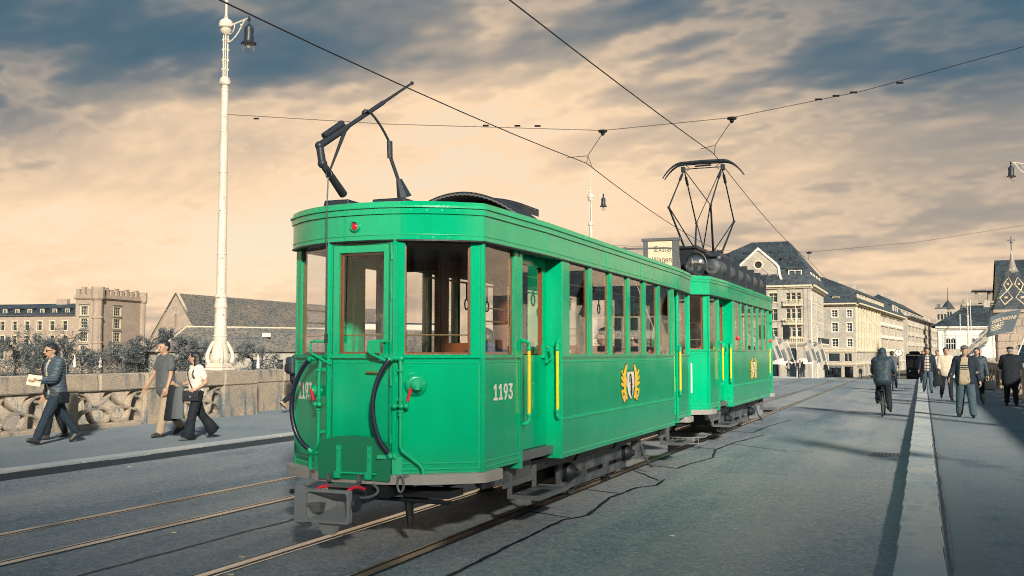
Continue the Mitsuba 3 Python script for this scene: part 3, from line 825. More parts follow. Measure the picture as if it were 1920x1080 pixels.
    # ---- sill beam (bumper) round each end
    for ya, yb_, yy in ((yf, yc, y4), (yrf, yrc, yr4)):
        t = 1 if ya < yb_ else -1
        bp = Polygon([P(x, y) for x, y in [((x * 1.06), ya - t * 0.085 + q * (yb_ - ya + t * 0.03)) for x, q in bow] + list(((w + 0.085, yb_ + t * 0.36), (w - 0.3, yb_ + t * 0.36), (-w + 0.3, yb_ + t * 0.36), (-w - 0.085, yb_ + t * 0.36)))]).buffer(-0.10).buffer(0.10, quad_segs=8)
        put('buffer_beam', B().prism(bp, zplat - 0.085, zplat - 0.002), 'beam_grey', k)
        bb = B()
        for x in (0.62, 0.76, -0.62, -0.70):
            yy_ = ya + (abs(x) - 0.34) * (yb_ - ya) / 0.72 - t * 0.09
            bb.ball((XC + x, yy_, zplat - 0.045), 0.013, 8)
        put('beam_bolts', bb, 'grey_metal', k, smooth=True, kind='stuff')
    # ---- running gear
    ax = c['axles']
    put('underframe', B().box(XC - 0.62, yc + 0.15, 0.50, XC + 0.62, yrc - 0.15, zplat - 0.09).box(XC - 0.80, y4 - 0.3, 0.47, XC - 0.70, yr4 + 0.3, zplat - 0.08).box(XC + 0.70, y4 - 0.3, 0.47, XC + 0.80, yr4 + 0.3, zplat - 0.08).box(XC - 0.45, ax[0] - 0.9, 0.22, XC + 0.45, ax[1] + 0.9, 0.50), 'black', k)
    for s in (-1, 1):
        x0, x1 = XC + s * 0.70, XC + s * 0.74
        ya, yb_ = ax[0] - 0.85, ax[1] + 0.25
        sd = Polygon([(ya, 0.135), (yb_, 0.135), (yb_, 0.60), (ya, 0.60)])
        for q in range(3):
            sd = sd.difference(sbox(ya + 0.10 + q * (yb_ - ya) / 3, 0.225, ya - 0.06 + (q + 1) * (yb_ - ya) / 3, 0.285))
        sd = sd.difference(sbox(yb_ - 0.22, 0.38, yb_ - 0.15, 0.50))
        put('truck_frame', B().prism(sd, 0, 0.035, frame((x0, 0, 0), (0, 1, 0), (0, 0, 1))), 'dirty_metal', k)
        for a in ax:
            wh = fresh(k + '__wheel')
            prof = [(0.30, -0.06), (0.345, -0.06), (0.345, -0.035), (0.315, -0.03), (0.31, 0.04), (0.26, 0.045), (0.25, 0.01), (0.09, 0.01), (0.09, 0.06), (0.0001, 0.06)]
            put('tyre', B().lathe(prof, 28, trans(XC + s * 0.555, a, 0.318) @ roty(math.pi / 2 * s)), 'dirty_metal', wh)
        for a in (ax[0] - 0.62, ax[1] + 0.12):
            put('axle_box', B().lathe([(0.10, 0), (0.11, 0.05), (0.08, 0.10), (0.045, 0.12), (0.04, 0.15)], 14, trans(x1, a, 0.34) @ roty(math.pi / 2 * s)), 'black', k, smooth=40)
        for a in (ax[0] - 0.2, ax[1] - 0.3):
            sp = B()
            for q in range(4):
                sp.box(XC + s * 0.76, a - 0.30 + q * 0.05, 0.46 + 0.022 * q, XC + s * 0.82, a + 0.30 - q * 0.05, 0.478 + 0.022 * q)
            put('leaf_spring', sp, 'dark_metal', k)
        hk = B().tube([(XC + s * 0.75, ya + 0.55, 0.54), (XC + s * 0.77, ya + 0.75, 0.50), (XC + s * 0.77, ya + 0.95, 0.49)], 0.010, 6)
        put('hook', hk, 'black', k)
        put('brake_lever', B().tube([(XC + s * 0.80, ax[1] + 0.75, 0.45), (XC + s * 0.86, ax[1] + 0.80, 0.22), (XC + s * 0.98, ax[1] + 0.72, 0.09)], 0.020, 7).box(XC + s * 0.70, ax[1] + 0.62, 0.2, XC + s * 0.80, ax[1] + 0.80, 0.5), 'dirty_metal', k)
        # step boards under the doors
        for (a, b_) in ((y4 - 0.02, yb0 - 0.10), (yb1 + 0.03, yr4 + 0.06)):
            sk = fresh(k + '__step')
            put('tread', B().box(XC + s * 0.84, a, 0.315, XC + s * 1.15, b_, 0.332), 'dirty_metal', sk)
            put('edge', B().box(XC + s * 1.15, a - 0.005, 0.30, XC + s * 1.172, b_ + 0.005, 0.342).box(XC + s * 0.84, a - 0.012, 0.30, XC + s * 1.15, a, 0.342).box(XC + s * 0.84, b_, 0.30, XC + s * 1.15, b_ + 0.012, 0.342), 'grey_metal', sk)
            gb = B()
            for q in range(11):
                gb.box(XC + s * 0.99, a + 0.06 + q * 0.045, 0.332, XC + s * 1.10, a + 0.078 + q * 0.045, 0.337)
            put('grip_bars', gb, 'black', sk)
            put('riser', B().box(XC + s * 0.80, a - 0.05, 0.40, XC + s * 0.83, b_ - 0.12, 0.51), 'grey_metal', sk)
            for q in (a + 0.08, b_ - 0.1):
                put('hanger', B().box(XC + s * 0.80, q, 0.30, XC + s * 0.84, q + 0.03, 0.55), 'grey_metal', sk)
            hb = B()
            hb.prism([(0.0, 0.0), (0.30, 0.0), (0.0, -0.13)], 0, 0.02, frame((XC + s * 0.86, b_ - 0.25, 0.30), (s, 0, 0), (0, 0, 1)))
            put('bracket', hb, 'grey_metal', sk)
        # plates between beam and step
        put('apron_plate', B().box(XC + s * 0.815, yc + 0.30, 0.46, XC + s * 0.835, y4 + 0.62, zplat - 0.01), 'dirty_metal', k)
    # ---- platform end fittings (both ends of the plan are alike; the fittings are built on the near one)
    crest(k, c['crest'][0], c['crest'][1])
    return k, Fm


TR = dict(y=(7.78, 8.217, 9.15, 10.08, 15.30, 15.86, 16.76, 17.20), zs=1.69, zt=2.69, zb=2.69, zbot=0.605, zplat=0.66, n=6, gap=0.135, e0=0.26, e1=0.20, axles=(11.75, 13.45), crest=(12.77, 1.34))
MO = dict(y=(18.02, 18.46, 19.45, 20.42, 25.65, 26.0, 26.75, 27.20), zs=1.775, zt=2.765, zb=2.765, zbot=0.64, zplat=0.68, n=6, gap=0.15, e0=0.36, e1=0.24, axles=(21.9, 24.2), crest=(23.1, 1.38))
tr, F = tram('tram_trailer', 'glossy green vintage tram trailer with a rounded front numbered 1193, nearest the viewer', TR)
mo, FM = tram('tram_motor_car', 'green vintage tram motor car with a pantograph, in front of the trailer', MO)
WP = lambda M, u, z, t: tuple((M @ (u, z, t, 1))[:3])

# ------------------------------------------------------------------ fittings on the front of the trailer
FL, FC, FR, FS = F['L'], F['C'], F['R'], F['S']
for M, u, h, sx in ((FL, 0.07, 0.150, 0.62), (FS, 0.225, 0.138, 0.98)):
    t = meshkit.text_mesh('1193', h, 0.002, bold=True)
    k = put('car_number', B().tri(t, M @ trans(u, 1.275, 0.0015) @ np.diag([sx, 1, 1, 1])), 'white', tr)
    labels[k] = {'label': 'white car number 1193'}
# gangway door in the middle of the front
d = fresh(tr + '__gangway_door')
put('door_edge', B().box(0.03, 0.76, 0.0, 0.042, 2.66, 0.006, FC).box(0.60, 0.76, 0.0, 0.615, 2.66, 0.006, FC).box(0.03, 2.655, 0.0, 0.615, 2.668, 0.006, FC), 'dark_green', d)
put('rain_sill', B().box(0.05, 1.655, 0.0, 0.59, 1.672, 0.03, FC), 'green_metal', d)
put('handle', B().tube([WP(FC, 0.40, 1.535, 0.035), WP(FC, 0.555, 1.53, 0.035)], [0.009, 0.011], 8).tube([WP(FC, 0.555, 1.53, 0.0), WP(FC, 0.555, 1.53, 0.04)], 0.012, 8), 'brass', d)
for z in (0.95, 1.45, 2.2, 2.55):
    put('hinge', B().lathe([(0.012, z - 0.035), (0.012, z + 0.035)], 8, trans(*WP(FC, 0.635, 0, 0.012))), 'green_metal', d)
for M, u in ((FC, 0.008), (FC, 0.652), (FR, 0.755), (FS, 0.02), (FL, 0.76)):
    put('seam_strip', B().box(u - 0.014, 0.70, 0.0, u + 0.014, 1.60, 0.007, M), 'green_metal', tr)
# red tail lamp in the roof band
tl = fresh(tr + '__tail_lamp')
Mt = FC @ trans(0.285, 2.815, 0.046)
put('ring', B().lathe([(0.048, 0), (0.050, 0.018), (0.040, 0.030), (0.036, 0.020), (0.034, 0.004)], 22, Mt), 'green_metal', tl, smooth=40)
put('lens', B().lathe([(0.034, 0.006), (0.028, 0.016), (0.012, 0.022), (0.001, 0.023)], 20, Mt), 'red', tl, smooth=40)
# lamp housing on the right front panel
hl = fresh(tr + '__lamp_socket')
Mh = FR @ trans(0.185, 1.43, 0.0)
put('flange', B().lathe([(0.100, 0), (0.102, 0.018), (0.090, 0.034), (0.080, 0.05), (0.060, 0.062)], 26, Mh), 'green_metal', hl, smooth=35)
put('plug', B().lathe([(0.058, 0.05), (0.060, 0.085), (0.050, 0.10), (0.052, 0.115), (0.03, 0.13), (0.001, 0.132)], 24, Mh).box(-0.012, -0.045, 0.12, 0.012, 0.045, 0.145, Mh), 'green_metal', hl, smooth=35)
hl2 = fresh(tr + '__lamp_socket')
put('plug', B().lathe([(0.05, 0), (0.052, 0.05), (0.036, 0.07), (0.03, 0.09), (0.001, 0.092)], 20, FL @ trans(0.57, 1.36, 0)), 'green_metal', hl2, smooth=35)


def bez3(pts, n=24):
    """Smooth curve through points."""
    p = np.array(pts, float); t = np.linspace(0, 1, len(p)); q = np.linspace(0, 1, n)
    from scipy.interpolate import CubicSpline
    return CubicSpline(t, p, axis=0)(q)


# air pipes, cocks with red handles, rubber hoses
pR = [WP(FR, 0.045, 1.645, 0.05), WP(FR, 0.05, 1.50, 0.06), WP(FR, 0.05, 0.90, 0.06), WP(FR, 0.065, 0.86, 0.06), WP(FR, 0.215, 0.745, 0.06), WP(FR, 0.245, 0.70, 0.06), WP(FR, 0.25, 0.62, 0.06)]
pL = [WP(FL, 0.71, 1.645, 0.05), WP(FL, 0.70, 1.50, 0.06), WP(FL, 0.70, 0.92, 0.06), WP(FL, 0.685, 0.88, 0.06), WP(FL, 0.58, 0.80, 0.06), WP(FL, 0.55, 0.76, 0.07), WP(FL, 0.55, 0.62, 0.07)]
for M, pp, u in ((FR, pR, 0.05), (FL, pL, 0.70)):
    ap = fresh(tr + '__air_pipe')
    put('pipe', B().tube(pp, 0.017, 10), 'green_metal', ap, smooth=50)
    ck = B()
    for z, r in ((1.245, 0.036), (1.20, 0.026), (1.295, 0.026), (1.17, 0.024), (1.55, 0.026)):
        ck.lathe([(r * 0.8, z - 0.012), (r, z - 0.008), (r, z + 0.008), (r * 0.8, z + 0.012)], 12, trans(*WP(M, u, 0, 0.06)))
    ck.ball(WP(M, u - 0.055, 1.245, 0.06), 0.026, 10).ball(WP(M, u + 0.045, 1.245, 0.075), 0.026, 10).ball(WP(M, u, 1.245, 0.095), 0.024, 10)
    ck.tube([WP(M, u + 0.045, 1.245, 0.075), WP(M, u + 0.055, 1.29, 0.085)], 0.010, 6)
    for z in (1.55, 1.0):
        ck.box(u - 0.012, z - 0.012, 0, u + 0.012, z + 0.012, 0.05, M)
    put('cock', ck, 'green_metal', ap, smooth=40)
    hd = [WP(M, u + 0.055, 1.285, 0.085), WP(M, u + 0.085, 1.40, 0.09)] if M is FR else [WP(M, u - 0.06, 1.275, 0.08), WP(M, u - 0.115, 1.375, 0.09)]
    put('red_handle', B().tube(hd, [0.012, 0.015], 10), 'red', ap, smooth=40)
hR = [WP(FC, 0.672, 1.655, 0.09), WP(FC, 0.640, 1.60, 0.125), WP(FC, 0.575, 1.45, 0.155), WP(FC, 0.545, 1.24, 0.17), WP(FC, 0.575, 1.03, 0.155), WP(FC, 0.63, 0.90, 0.125), WP(FC, 0.675, 0.82, 0.09)]
hL = [WP(FL, 0.62, 1.650, 0.09), WP(FL, 0.55, 1.60, 0.13), WP(FL, 0.46, 1.44, 0.18), WP(FL, 0.42, 1.22, 0.205), WP(FL, 0.46, 1.00, 0.18), WP(FL, 0.53, 0.88, 0.13), WP(FL, 0.58, 0.82, 0.08)]
for pts, M, u in ((hR, FR, 0.02), (hL, FL, 0.63)):
    hs = fresh(tr + '__brake_hose')
    c_ = bez3(pts, 34)
    put('rubber', B().tube(c_, 0.021, 12), 'hose', hs, smooth=50)
    put('end_fitting', B().tube(c_[:4], 0.027, 10).tube([c_[0], WP(M, u + 0.03, 1.66, 0.05)], 0.022, 10).ball(WP(M, u + 0.03, 1.655, 0.05), 0.030, 10), 'green_metal', hs, smooth=40)
    put('end_fitting', B().tube(c_[-3:], 0.025, 10).ball(c_[-1], 0.028, 10).box(u - 0.04, 0.66, 0.0, u + 0.05, 0.79, 0.05, M).box(u - 0.17, 0.80, 0.02, u, 0.83, 0.06, M), 'green_metal', hs, smooth=40)
# grab irons beside the windows
for M, u, s in ((FC, 0.60, -1), (FL, 0.77, -1)):
    gi = [WP(M, u, 1.80, 0.0), WP(M, u + s * 0.06, 1.805, 0.10), WP(M, u + s * 0.13, 1.80, 0.12), WP(M, u + s * 0.13, 1.71, 0.12), WP(M, u + s * 0.10, 1.69, 0.11), WP(M, u + 0.05, 1.60, 0.0)]
    b = B().tube(gi, 0.012, 8)
    if M is FC: b.box(u - 0.13, 1.70, 0.105, u - 0.02, 1.80, 0.118, M)
    put('grab_iron', b, 'green_metal', tr)
# hinged fall plate at the foot of the front
fp = fresh(tr + '__fall_plate')
FP = FC @ trans(0.05, 0, 0)
pl_ = Polygon([(-0.09, 0.605), (0.62, 0.605), (0.635, 0.86), (0.60, 0.93), (0.45, 0.975), (0.26, 0.99), (0.08, 0.975), (-0.07, 0.93), (-0.10, 0.86)]).buffer(-0.02).buffer(0.02)
put('plate', B().prism(pl_, 0.075, 0.088, FP), 'dark_green', fp)
for u in (0.12, 0.425):
    put('strap', B().box(u - 0.022, 0.62, 0.088, u + 0.022, 0.90, 0.102, FP).ball(WP(FP, u, 0.865, 0.102), 0.013, 8).ball(WP(FP, u, 0.80, 0.102), 0.013, 8).box(u - 0.03, 0.62, 0.10, u + 0.03, 0.68, 0.125, FP), 'green_metal', fp)
    put('catch', B().box(u - 0.055, 0.585, 0.10, u - 0.015, 0.67, 0.14, FC, c=0.006), 'grey_metal', fp)
put('hinge_rod', B().tube([WP(FP, 0.08, 0.665, 0.105), WP(FP, 0.50, 0.665, 0.105)], 0.011, 8), 'green_metal', fp)
# safety links on the beam
for M, u in ((FL, 0.62), (FR, 0.05)):
    a = np.linspace(0, 2 * np.pi, 21)
    put('safety_link', B().tube([WP(M, u + 0.026 * math.cos(q), 0.588 + 0.070 * math.sin(q) , 0.10 + 0.012 * math.cos(q)) for q in a], 0.0105, 8, cap=False).box(u - 0.03, 0.645, 0.03, u + 0.07, 0.662, 0.10, M), 'grey_metal', tr)
# trumpet coupler
cp = fresh(tr + '__coupler')
MC = frame((XC, 7.27, 0.44), (1, 0, 0), (0, 0, 1))            # u right, v up, t towards the viewer
ow, oh = 0.215, 0.135
outer = sbox(-ow, -oh, ow, oh).buffer(-0.02).buffer(0.02)
put('head', B().prism(outer.difference(sbox(-ow + 0.022, -oh + 0.022, ow - 0.022, oh - 0.022).buffer(-0.03).buffer(0.03)), -0.02, 0.03, MC), 'cast_grey', cp)
fun = B()
p0 = [(-ow + 0.02, -oh + 0.02), (ow - 0.02, -oh + 0.02), (ow - 0.02, oh - 0.02), (-ow + 0.02, oh - 0.02)]; p1 = [(-0.03, -0.025), (0.10, -0.025), (0.10, 0.03), (-0.03, 0.03)]
fun.add([tuple((MC @ (*p, 0.02, 1))[:3]) for p in p0] + [tuple((MC @ (*p, -0.17, 1))[:3]) for p in p1], [[i, (i + 1) % 4, (i + 1) % 4 + 4, i + 4] for i in range(4)])
fun.box(-0.035, -0.03, -0.19, 0.105, 0.035, -0.17, MC)
put('funnel', fun, 'cast_grey', cp)
put('side_plate', B().prism([(-ow - 0.115, -oh + 0.0), (-ow, -oh - 0.01), (-ow, oh + 0.01), (-ow - 0.085, oh + 0.045), (-ow - 0.115, oh + 0.03)], -0.03, 0.0, MC).prism([(-ow - 0.12, 0), (-ow + 0.02, 0), (-ow + 0.05, 0.09), (-ow - 0.10, 0.10)], -0.01, 0.005, MC @ trans(0, oh + 0.03, 0.0) @ rotx(-1.2)), 'cast_grey', cp)
put('tongue', B().prism([(-0.115, -oh), (0.10, -oh), (0.06, -oh - 0.085), (0.03, -oh - 0.10), (-0.06, -oh - 0.10)], -0.05, -0.015, MC).prism([(-0.30, 0), (-0.14, 0.0), (-0.16, 0.06), (-0.22, 0.09), (-0.26, 0.07)], 0, 0.012, MC @ trans(-0.02, -oh + 0.0, 0) @ rotx(0.95) @ np.diag([1, -1, 1, 1.0])), 'cast_grey', cp)
put('pin', B().box(-0.19, -0.005, -0.06, -0.06, 0.02, 0.03, MC).prism([(-0.19, -0.005), (-0.06, -0.005), (-0.07, -0.05), (-0.13, -0.055)], -0.05, 0.015, MC), 'grey_metal', cp)
put('shank', B().rod((XC + 0.03, 7.45, 0.45), (XC, 8.6, 0.50), 0.075, 12).lathe([(0.06, 0), (0.07, 0.03), (0.06, 0.06)], 16, trans(XC + 0.20, 7.34, 0.46) @ roty(math.pi / 2) @ trans(0, 0, -0.02)), 'dark_metal', cp)
for xa, xb in ((-0.14, -0.05), (0.15, 0.17)):
    put('air_hose', B().tube(bez3([(XC + xa - 0.02, 7.33, 0.545), (XC + xa, 7.37, 0.575), (XC + (xa + xb) / 2, 7.45, 0.58), (XC + xb, 7.56, 0.55)], 14), 0.014, 10), 'red', cp, smooth=50)
put('hose_hook', B().tube(bez3([(XC + 0.20, 7.66, 0.58), (XC + 0.24, 7.62, 0.50), (XC + 0.10, 7.6, 0.47), (XC + 0.05, 7.6, 0.52)], 14), 0.012, 8).box(XC - 0.14, 7.42, 0.575, XC + 0.10, 7.62, 0.590), 'grey_metal', cp)
dk = B()
dk.box(XC - 0.30, 7.74, 0.46, XC + 0.30, 8.2, 0.575).tube([(XC - 0.9, 8.05, 0.42), (XC + 0.75, 8.05, 0.40)], 0.02, 8).box(XC + 0.30, 8.0, 0.44, XC + 0.75, 8.3, 0.50).tube([(XC + 0.30, 8.1, 0.50), (XC + 0.32, 8.12, 0.16)], [0.05, 0.03], 8).tube([(XC + 0.32, 8.12, 0.38), (XC + 0.62, 8.3, 0.50)], 0.03, 8)
put('drawbar_gear', dk, 'black', tr)
# life guard between the cars and other gear near the road
b = B()
for z in (0.14, 0.24):
    b.tube(bez3([(XC + 0.3, 17.55, z), (XC + 0.85, 17.5, z), (XC + 1.02, 17.75, z), (XC + 0.95, 18.3, z)], 16), 0.011, 6)
for q in range(7):
    b.tube([(XC + 0.42 + q * 0.09, 17.5, 0.13), (XC + 0.42 + q * 0.09, 17.5, 0.25)], 0.007, 5)
put('life_guard', b, 'pale_metal', mo)
# arched ventilation hood on the roof
hd = fresh(tr + '__roof_hood')
for ya, yb_, hw_, zz, th, kk in ((9.80, 10.35, 0.80, 3.43, 0.035, 0.55), (10.35, 10.85, 0.52, 3.445, 0.085, 0.36)):
    x = np.linspace(-hw_, hw_, 25)
    top = np.stack([XC + x, zz - kk * x ** 2], 1)
    sh = Polygon(np.vstack([top, (top - [0, th])[::-1]]))
    put('arch', B().prism(sh, 0, yb_ - ya, frame((0, yb_, 0), (1, 0, 0), (0, 0, 1))), 'roof_black', hd)
x = np.linspace(-0.78, 0.78, 60)
put('perforated_lip', B().tube(np.stack([XC + x, 9.79 + 0 * x, 3.398 - 0.55 * x ** 2 + 0.005 * (-1) ** np.arange(60)], 1), 0.011, 5), 'grey_metal', hd)
put('end_wall', B().prism(Polygon([(XC - 0.75, 3.0), *[(XC + q, 3.37 - 0.55 * q * q) for q in np.linspace(-0.75, 0.75, 15)], (XC + 0.75, 3.0)]), 0, 0.03, frame((0, 10.33, 0), (1, 0, 0), (0, 0, 1))), 'black', hd)
# bow collector, folded towards the front
bc = fresh(tr + '__bow_collector')
E0, E1, E2, tip = (XC - 0.41, 8.12, 3.18), (XC - 0.385, 7.72, 3.40), (XC - 0.405, 7.70, 3.56), (XC + 0.0, 8.70, 4.34)
put('base', B().box(XC - 0.56, 8.0, 3.02, XC - 0.28, 8.42, 3.115, c=0.01).box(XC - 0.22, 8.30, 3.03, XC + 0.14, 8.78, 3.15, c=0.01), 'dark_metal', bc)
put('lower_arm', B().tube([E0, E1], [0.040, 0.032], 10).tube([E1, E2], 0.036, 10).ball(E1, 0.045, 10).ball(E2, 0.042, 10), 'dark_metal', bc, smooth=40)
md = lambda t: tuple(np.array(E2) + (np.array(tip) - np.array(E2)) * t)
put('pole', B().tube([E2, md(0.25), md(0.3), md(0.66), md(0.7), md(1.0)], [0.034, 0.034, 0.020, 0.022, 0.015, 0.011], 10).ball(tip, 0.020, 8), 'dark_metal', bc, smooth=40)
sp_ = np.array(md(0.04)) + np.array([0, 0, 0.062]); sq_ = np.array(md(0.22)) + np.array([0, 0, 0.065])
put('spring', B().tube([sp_, sq_], 0.030, 10).ball(sq_, 0.035, 8).tube([sq_, md(0.27)], 0.02, 6), 'dark_metal', bc, smooth=40)
put('cable_stay', B().tube(bez3([md(0.44), (md(0.5)[0] + 0.05, md(0.5)[1] - 0.0, md(0.5)[2] - 0.02), (XC - 0.11, 8.42, 3.74), (XC - 0.10, 8.44, 3.62)], 14), 0.012, 8).tube([(XC - 0.10, 8.44, 3.72), (XC - 0.10, 8.45, 3.56)], 0.028, 8).tube([(XC - 0.10, 8.45, 3.58), (XC - 0.03, 8.53, 3.30)], 0.018, 8).tube([(XC - 0.04, 8.52, 3.36), (XC + 0.0, 8.56, 3.19)], [0.030, 0.075], 8), 'dark_metal', bc, smooth=40)
put('release_link', B().tube([md(0.27), (XC - 0.29, 7.68, 3.30)], [0.020, 0.008], 8).tube([E1, (XC - 0.30, 7.68, 3.32)], 0.020, 8).tube([(XC - 0.285 + 0.03 * math.cos(q), 7.67, 3.285 + 0.03 * math.sin(q)) for q in np.linspace(0, 6.283, 13)], 0.007, 6), 'dark_metal', bc)
tag_ = put('release_cord', B().tube([(XC - 0.285, 7.66, 3.26), (XC - 0.27, 7.62, 2.96), (XC - 0.275, 7.64, 1.86)], 0.006, 6).tube([(XC - 0.275, 7.64, 1.87), (XC - 0.275, 7.64, 1.79)], 0.016, 8), 'dark_metal', bc)
# pole rest at the rear of the trailer roof
put('pole_rest', B().tube(bez3([(XC + 0.02, 16.4, 3.46), (XC + 0.10, 16.4, 3.44), (XC + 0.60, 16.45, 3.44), (XC + 0.84, 16.5, 3.38), (XC + 0.90, 16.5, 3.0)], 22), 0.016, 8), 'grey_metal', tr)
# pale round lamp inside the platform and a saloon lamp
il = fresh(tr + '__platform_lamp')
put('globe', B().ball((XC + 0.62, 8.95, 2.58), 0.045, 14).lathe([(0.02, 0), (0.02, 0.12)], 8, trans(XC + 0.62, 8.95, 2.60)), 'pink_lamp', il, smooth=True)

# ------------------------------------------------------------------ fittings of the motor car
MR, MS = FM['R'], FM['S']
put('lance_rod', B().tube([WP(MR, 0.42, 1.52, 0.03), WP(MR, 0.42, 0.98, 0.03)], 0.016, 8), 'white', mo)
put('lance_bracket', B().tube([WP(MR, 0.40, 1.60, 0.02), WP(MR, 0.40, 0.86, 0.02)], 0.010, 6), 'black', mo)
hl = fresh(mo + '__headlamp')
hc = np.array([XC + 0.72, 18.62, 3.36])
Mh = along(hc, hc + np.array([0.04, -1, 0]))
put('shell', B().lathe([(0.08, -0.20), (0.17, -0.12), (0.205, 0.0), (0.212, 0.05), (0.195, 0.055), (0.19, 0.02)], 28, Mh).box(-0.04, -0.06, -0.3, 0.04, 0.06, -0.0, trans(*hc) @ rotx(0)), 'dark_metal', hl, smooth=35)
put('reflector', B().lathe([(0.19, 0.03), (0.13, -0.04), (0.05, -0.075), (0.001, -0.08)], 28, Mh), 'chrome', hl, smooth=True)
put('lens', B().lathe([(0.19, 0.045), (0.10, 0.065), (0.001, 0.07)], 28, Mh), 'lamp_glass', hl, smooth=True)
put('bulb', B().ball(hc + [0.0, 0.02, 0], 0.03, 10), 'white', hl)
rb = fresh(mo + '__resistor_box')
put('box', B().box(XC + 0.05, 19.0, 3.16, XC + 0.62, 19.9, 3.68).box(XC + 0.0, 18.95, 3.68, XC + 0.66, 20.0, 3.72), 'black', rb)
put('foot', B().box(XC - 0.1, 18.9, 3.08, XC + 0.72, 20.1, 3.17), 'grey_metal', rb)
# row of drum resistors along the right roof edge
for i in range(6):
    y0 = 19.95 + i * 1.02
    dr_ = fresh(mo + '__resistor_drum')
    prof = [(0.001, 0.0), (0.05, 0.0), (0.06, 0.03), (0.145, 0.05), (0.165, 0.12), (0.17, 0.4), (0.165, 0.78), (0.145, 0.86), (0.06, 0.88), (0.001, 0.88)]
    put('drum', B().lathe(prof, 20, frame((XC + 0.76, y0 + 0.0, 3.40), (1, 0, 0), (0, 0, 1)) @ np.diag([1, 1, -1, 1.0])), 'dirty_metal', dr_, smooth=35)
    put('strap', B().box(XC + 0.56, y0 + 0.90, 3.06, XC + 0.96, y0 + 0.96, 3.60).box(XC + 0.54, y0 + 0.90, 3.56, XC + 0.97, y0 + 1.02, 3.64), 'dark_metal', dr_)
    put('strap', B().box(XC + 0.56, y0 + 0.02, 3.06, XC + 0.96, y0 + 0.06, 3.25), 'dark_metal', dr_)
    put('second_drum', B().lathe(prof, 16, frame((XC + 0.36, y0, 3.40), (1, 0, 0), (0, 0, 1)) @ np.diag([0.9, 0.9, -1, 1.0])), 'dark_metal', dr_, smooth=35)
# destination board reading "Extra Wagen"
sg = fresh(mo + '__route_board')
yb_ = 18.30
Ms = frame((XC - 0.19, yb_, 3.13), (1, 0.02, 0), (0, 0, 1))
put('frame', B().box(0, 0, -0.05, 0.09, 0.64, 0.03, Ms).box(0.55, 0, -0.05, 0.66, 0.64, 0.03, Ms).box(-0.03, 0.64, -0.06, 0.69, 0.69, 0.04, Ms), 'grey_metal', sg)
put('panel', B().box(0.09, 0.02, -0.03, 0.55, 0.64, 0.012, Ms), pbr('board_white', (0.72, 0.60, 0.43), 0.5), sg)
for tx, u, v in (('Extra', 0.20, 0.435), ('Wagen', 0.165, 0.235)):
    t = meshkit.text_mesh(tx, 0.105, 0.003)
    wd = t.bounds[1][0] - t.bounds[0][0]
    kk = put('lettering', B().tri(t, Ms @ trans(u, v, 0.0125) @ np.diag([(0.30 if tx == 'Extra' else 0.36) / wd, 1, 1, 1])), 'black', sg)
    labels[kk] = {'label': 'black lettering ' + tx}
# pantograph
pg = fresh(mo + '__pantograph')
yp, hw_ = 23.0, 0.455
KF, KR = (21.5, 4.85), (24.4, 4.85)
zt_, zb_ = 5.93, 3.95
lo_ = B()
for s in (-1, 1):
    x = XC + s * hw_
    lo_.tube([(XC + s * 0.30, yp - 0.45, zb_), (x, *KF)], [0.026, 0.020], 8).tube([(XC + s * 0.30, yp + 0.45, zb_), (x, *KR)], [0.026, 0.020], 8)
    lo_.tube([(XC + s * 0.06, yp - 0.45, zb_), (x - s * 0.01, *KF)], 0.014, 7).tube([(XC + s * 0.06, yp + 0.45, zb_), (x - s * 0.01, *KR)], 0.014, 7)
    lo_.ball((x, *KF), 0.036, 8).ball((x, *KR), 0.036, 8)
put('lower_arms', lo_, 'dark_metal', pg)
ua = B()
for s in (-1, 1):
    x = XC + s * hw_
    for K in (KF, KR):
        ua.tube([(x, *K), (x - s * 0.02, yp, zt_)], [0.018, 0.015], 8)
    ua.tube([(x, *KF), (XC - s * hw_ * 0.9, yp, zt_ - 0.04)], 0.011, 6) if s > 0 else ua.tube([(x, *KR), (XC - s * hw_ * 0.9, yp, zt_ - 0.04)], 0.011, 6)
    for K, q in ((KF, 0.72), (KR, 0.72)):
        a_ = np.array([x, *K]); e_ = np.array([x - s * 0.02, yp, zt_])
        ua.tube([a_ + (e_ - a_) * q, a_ + (e_ - a_) * (q + 0.14)], 0.032, 8)
    ua.box(x - 0.04, yp - 0.07, zt_ - 0.06, x + 0.04, yp + 0.07, zt_ + 0.06)
put('upper_arms', ua, 'dark_metal', pg)
put('head_linkage', B().tube([(XC - hw_, yp, zt_ + 0.01), (XC + hw_, yp, zt_ + 0.01)], 0.012, 8).tube([(XC - 0.18, yp - 0.05, zt_ + 0.05), (XC + 0.20, yp - 0.05, zt_ + 0.06)], 0.020, 8).tube([(XC - hw_ + 0.06, yp, zt_ + 0.1), (XC - hw_ + 0.15, yp, zt_ + 0.02), (XC - hw_ + 0.08, yp, zt_ - 0.04)], 0.009, 6).tube([(XC + hw_ - 0.06, yp, zt_ + 0.1), (XC + hw_ - 0.17, yp, zt_ + 0.02), (XC + hw_ - 0.08, yp, zt_ - 0.04)], 0.009, 6), 'dark_metal', pg)
x = np.linspace(-0.92, 0.92, 41)
zc = np.where(np.abs(x) < 0.45, 0, -0.32 * ((np.abs(x) - 0.45) / 0.47) ** 2.2)
for dy in (-0.10, 0.10):
    put('contact_strip', B().tube(np.stack([XC + x, yp + dy + 0 * x, zt_ + 0.125 + zc + 0.02 * np.cos(x * 1.6)], 1), np.interp(np.abs(x), [0, 0.5, 0.92], [0.036, 0.030, 0.014]), 8), 'dark_metal', pg, smooth=50)
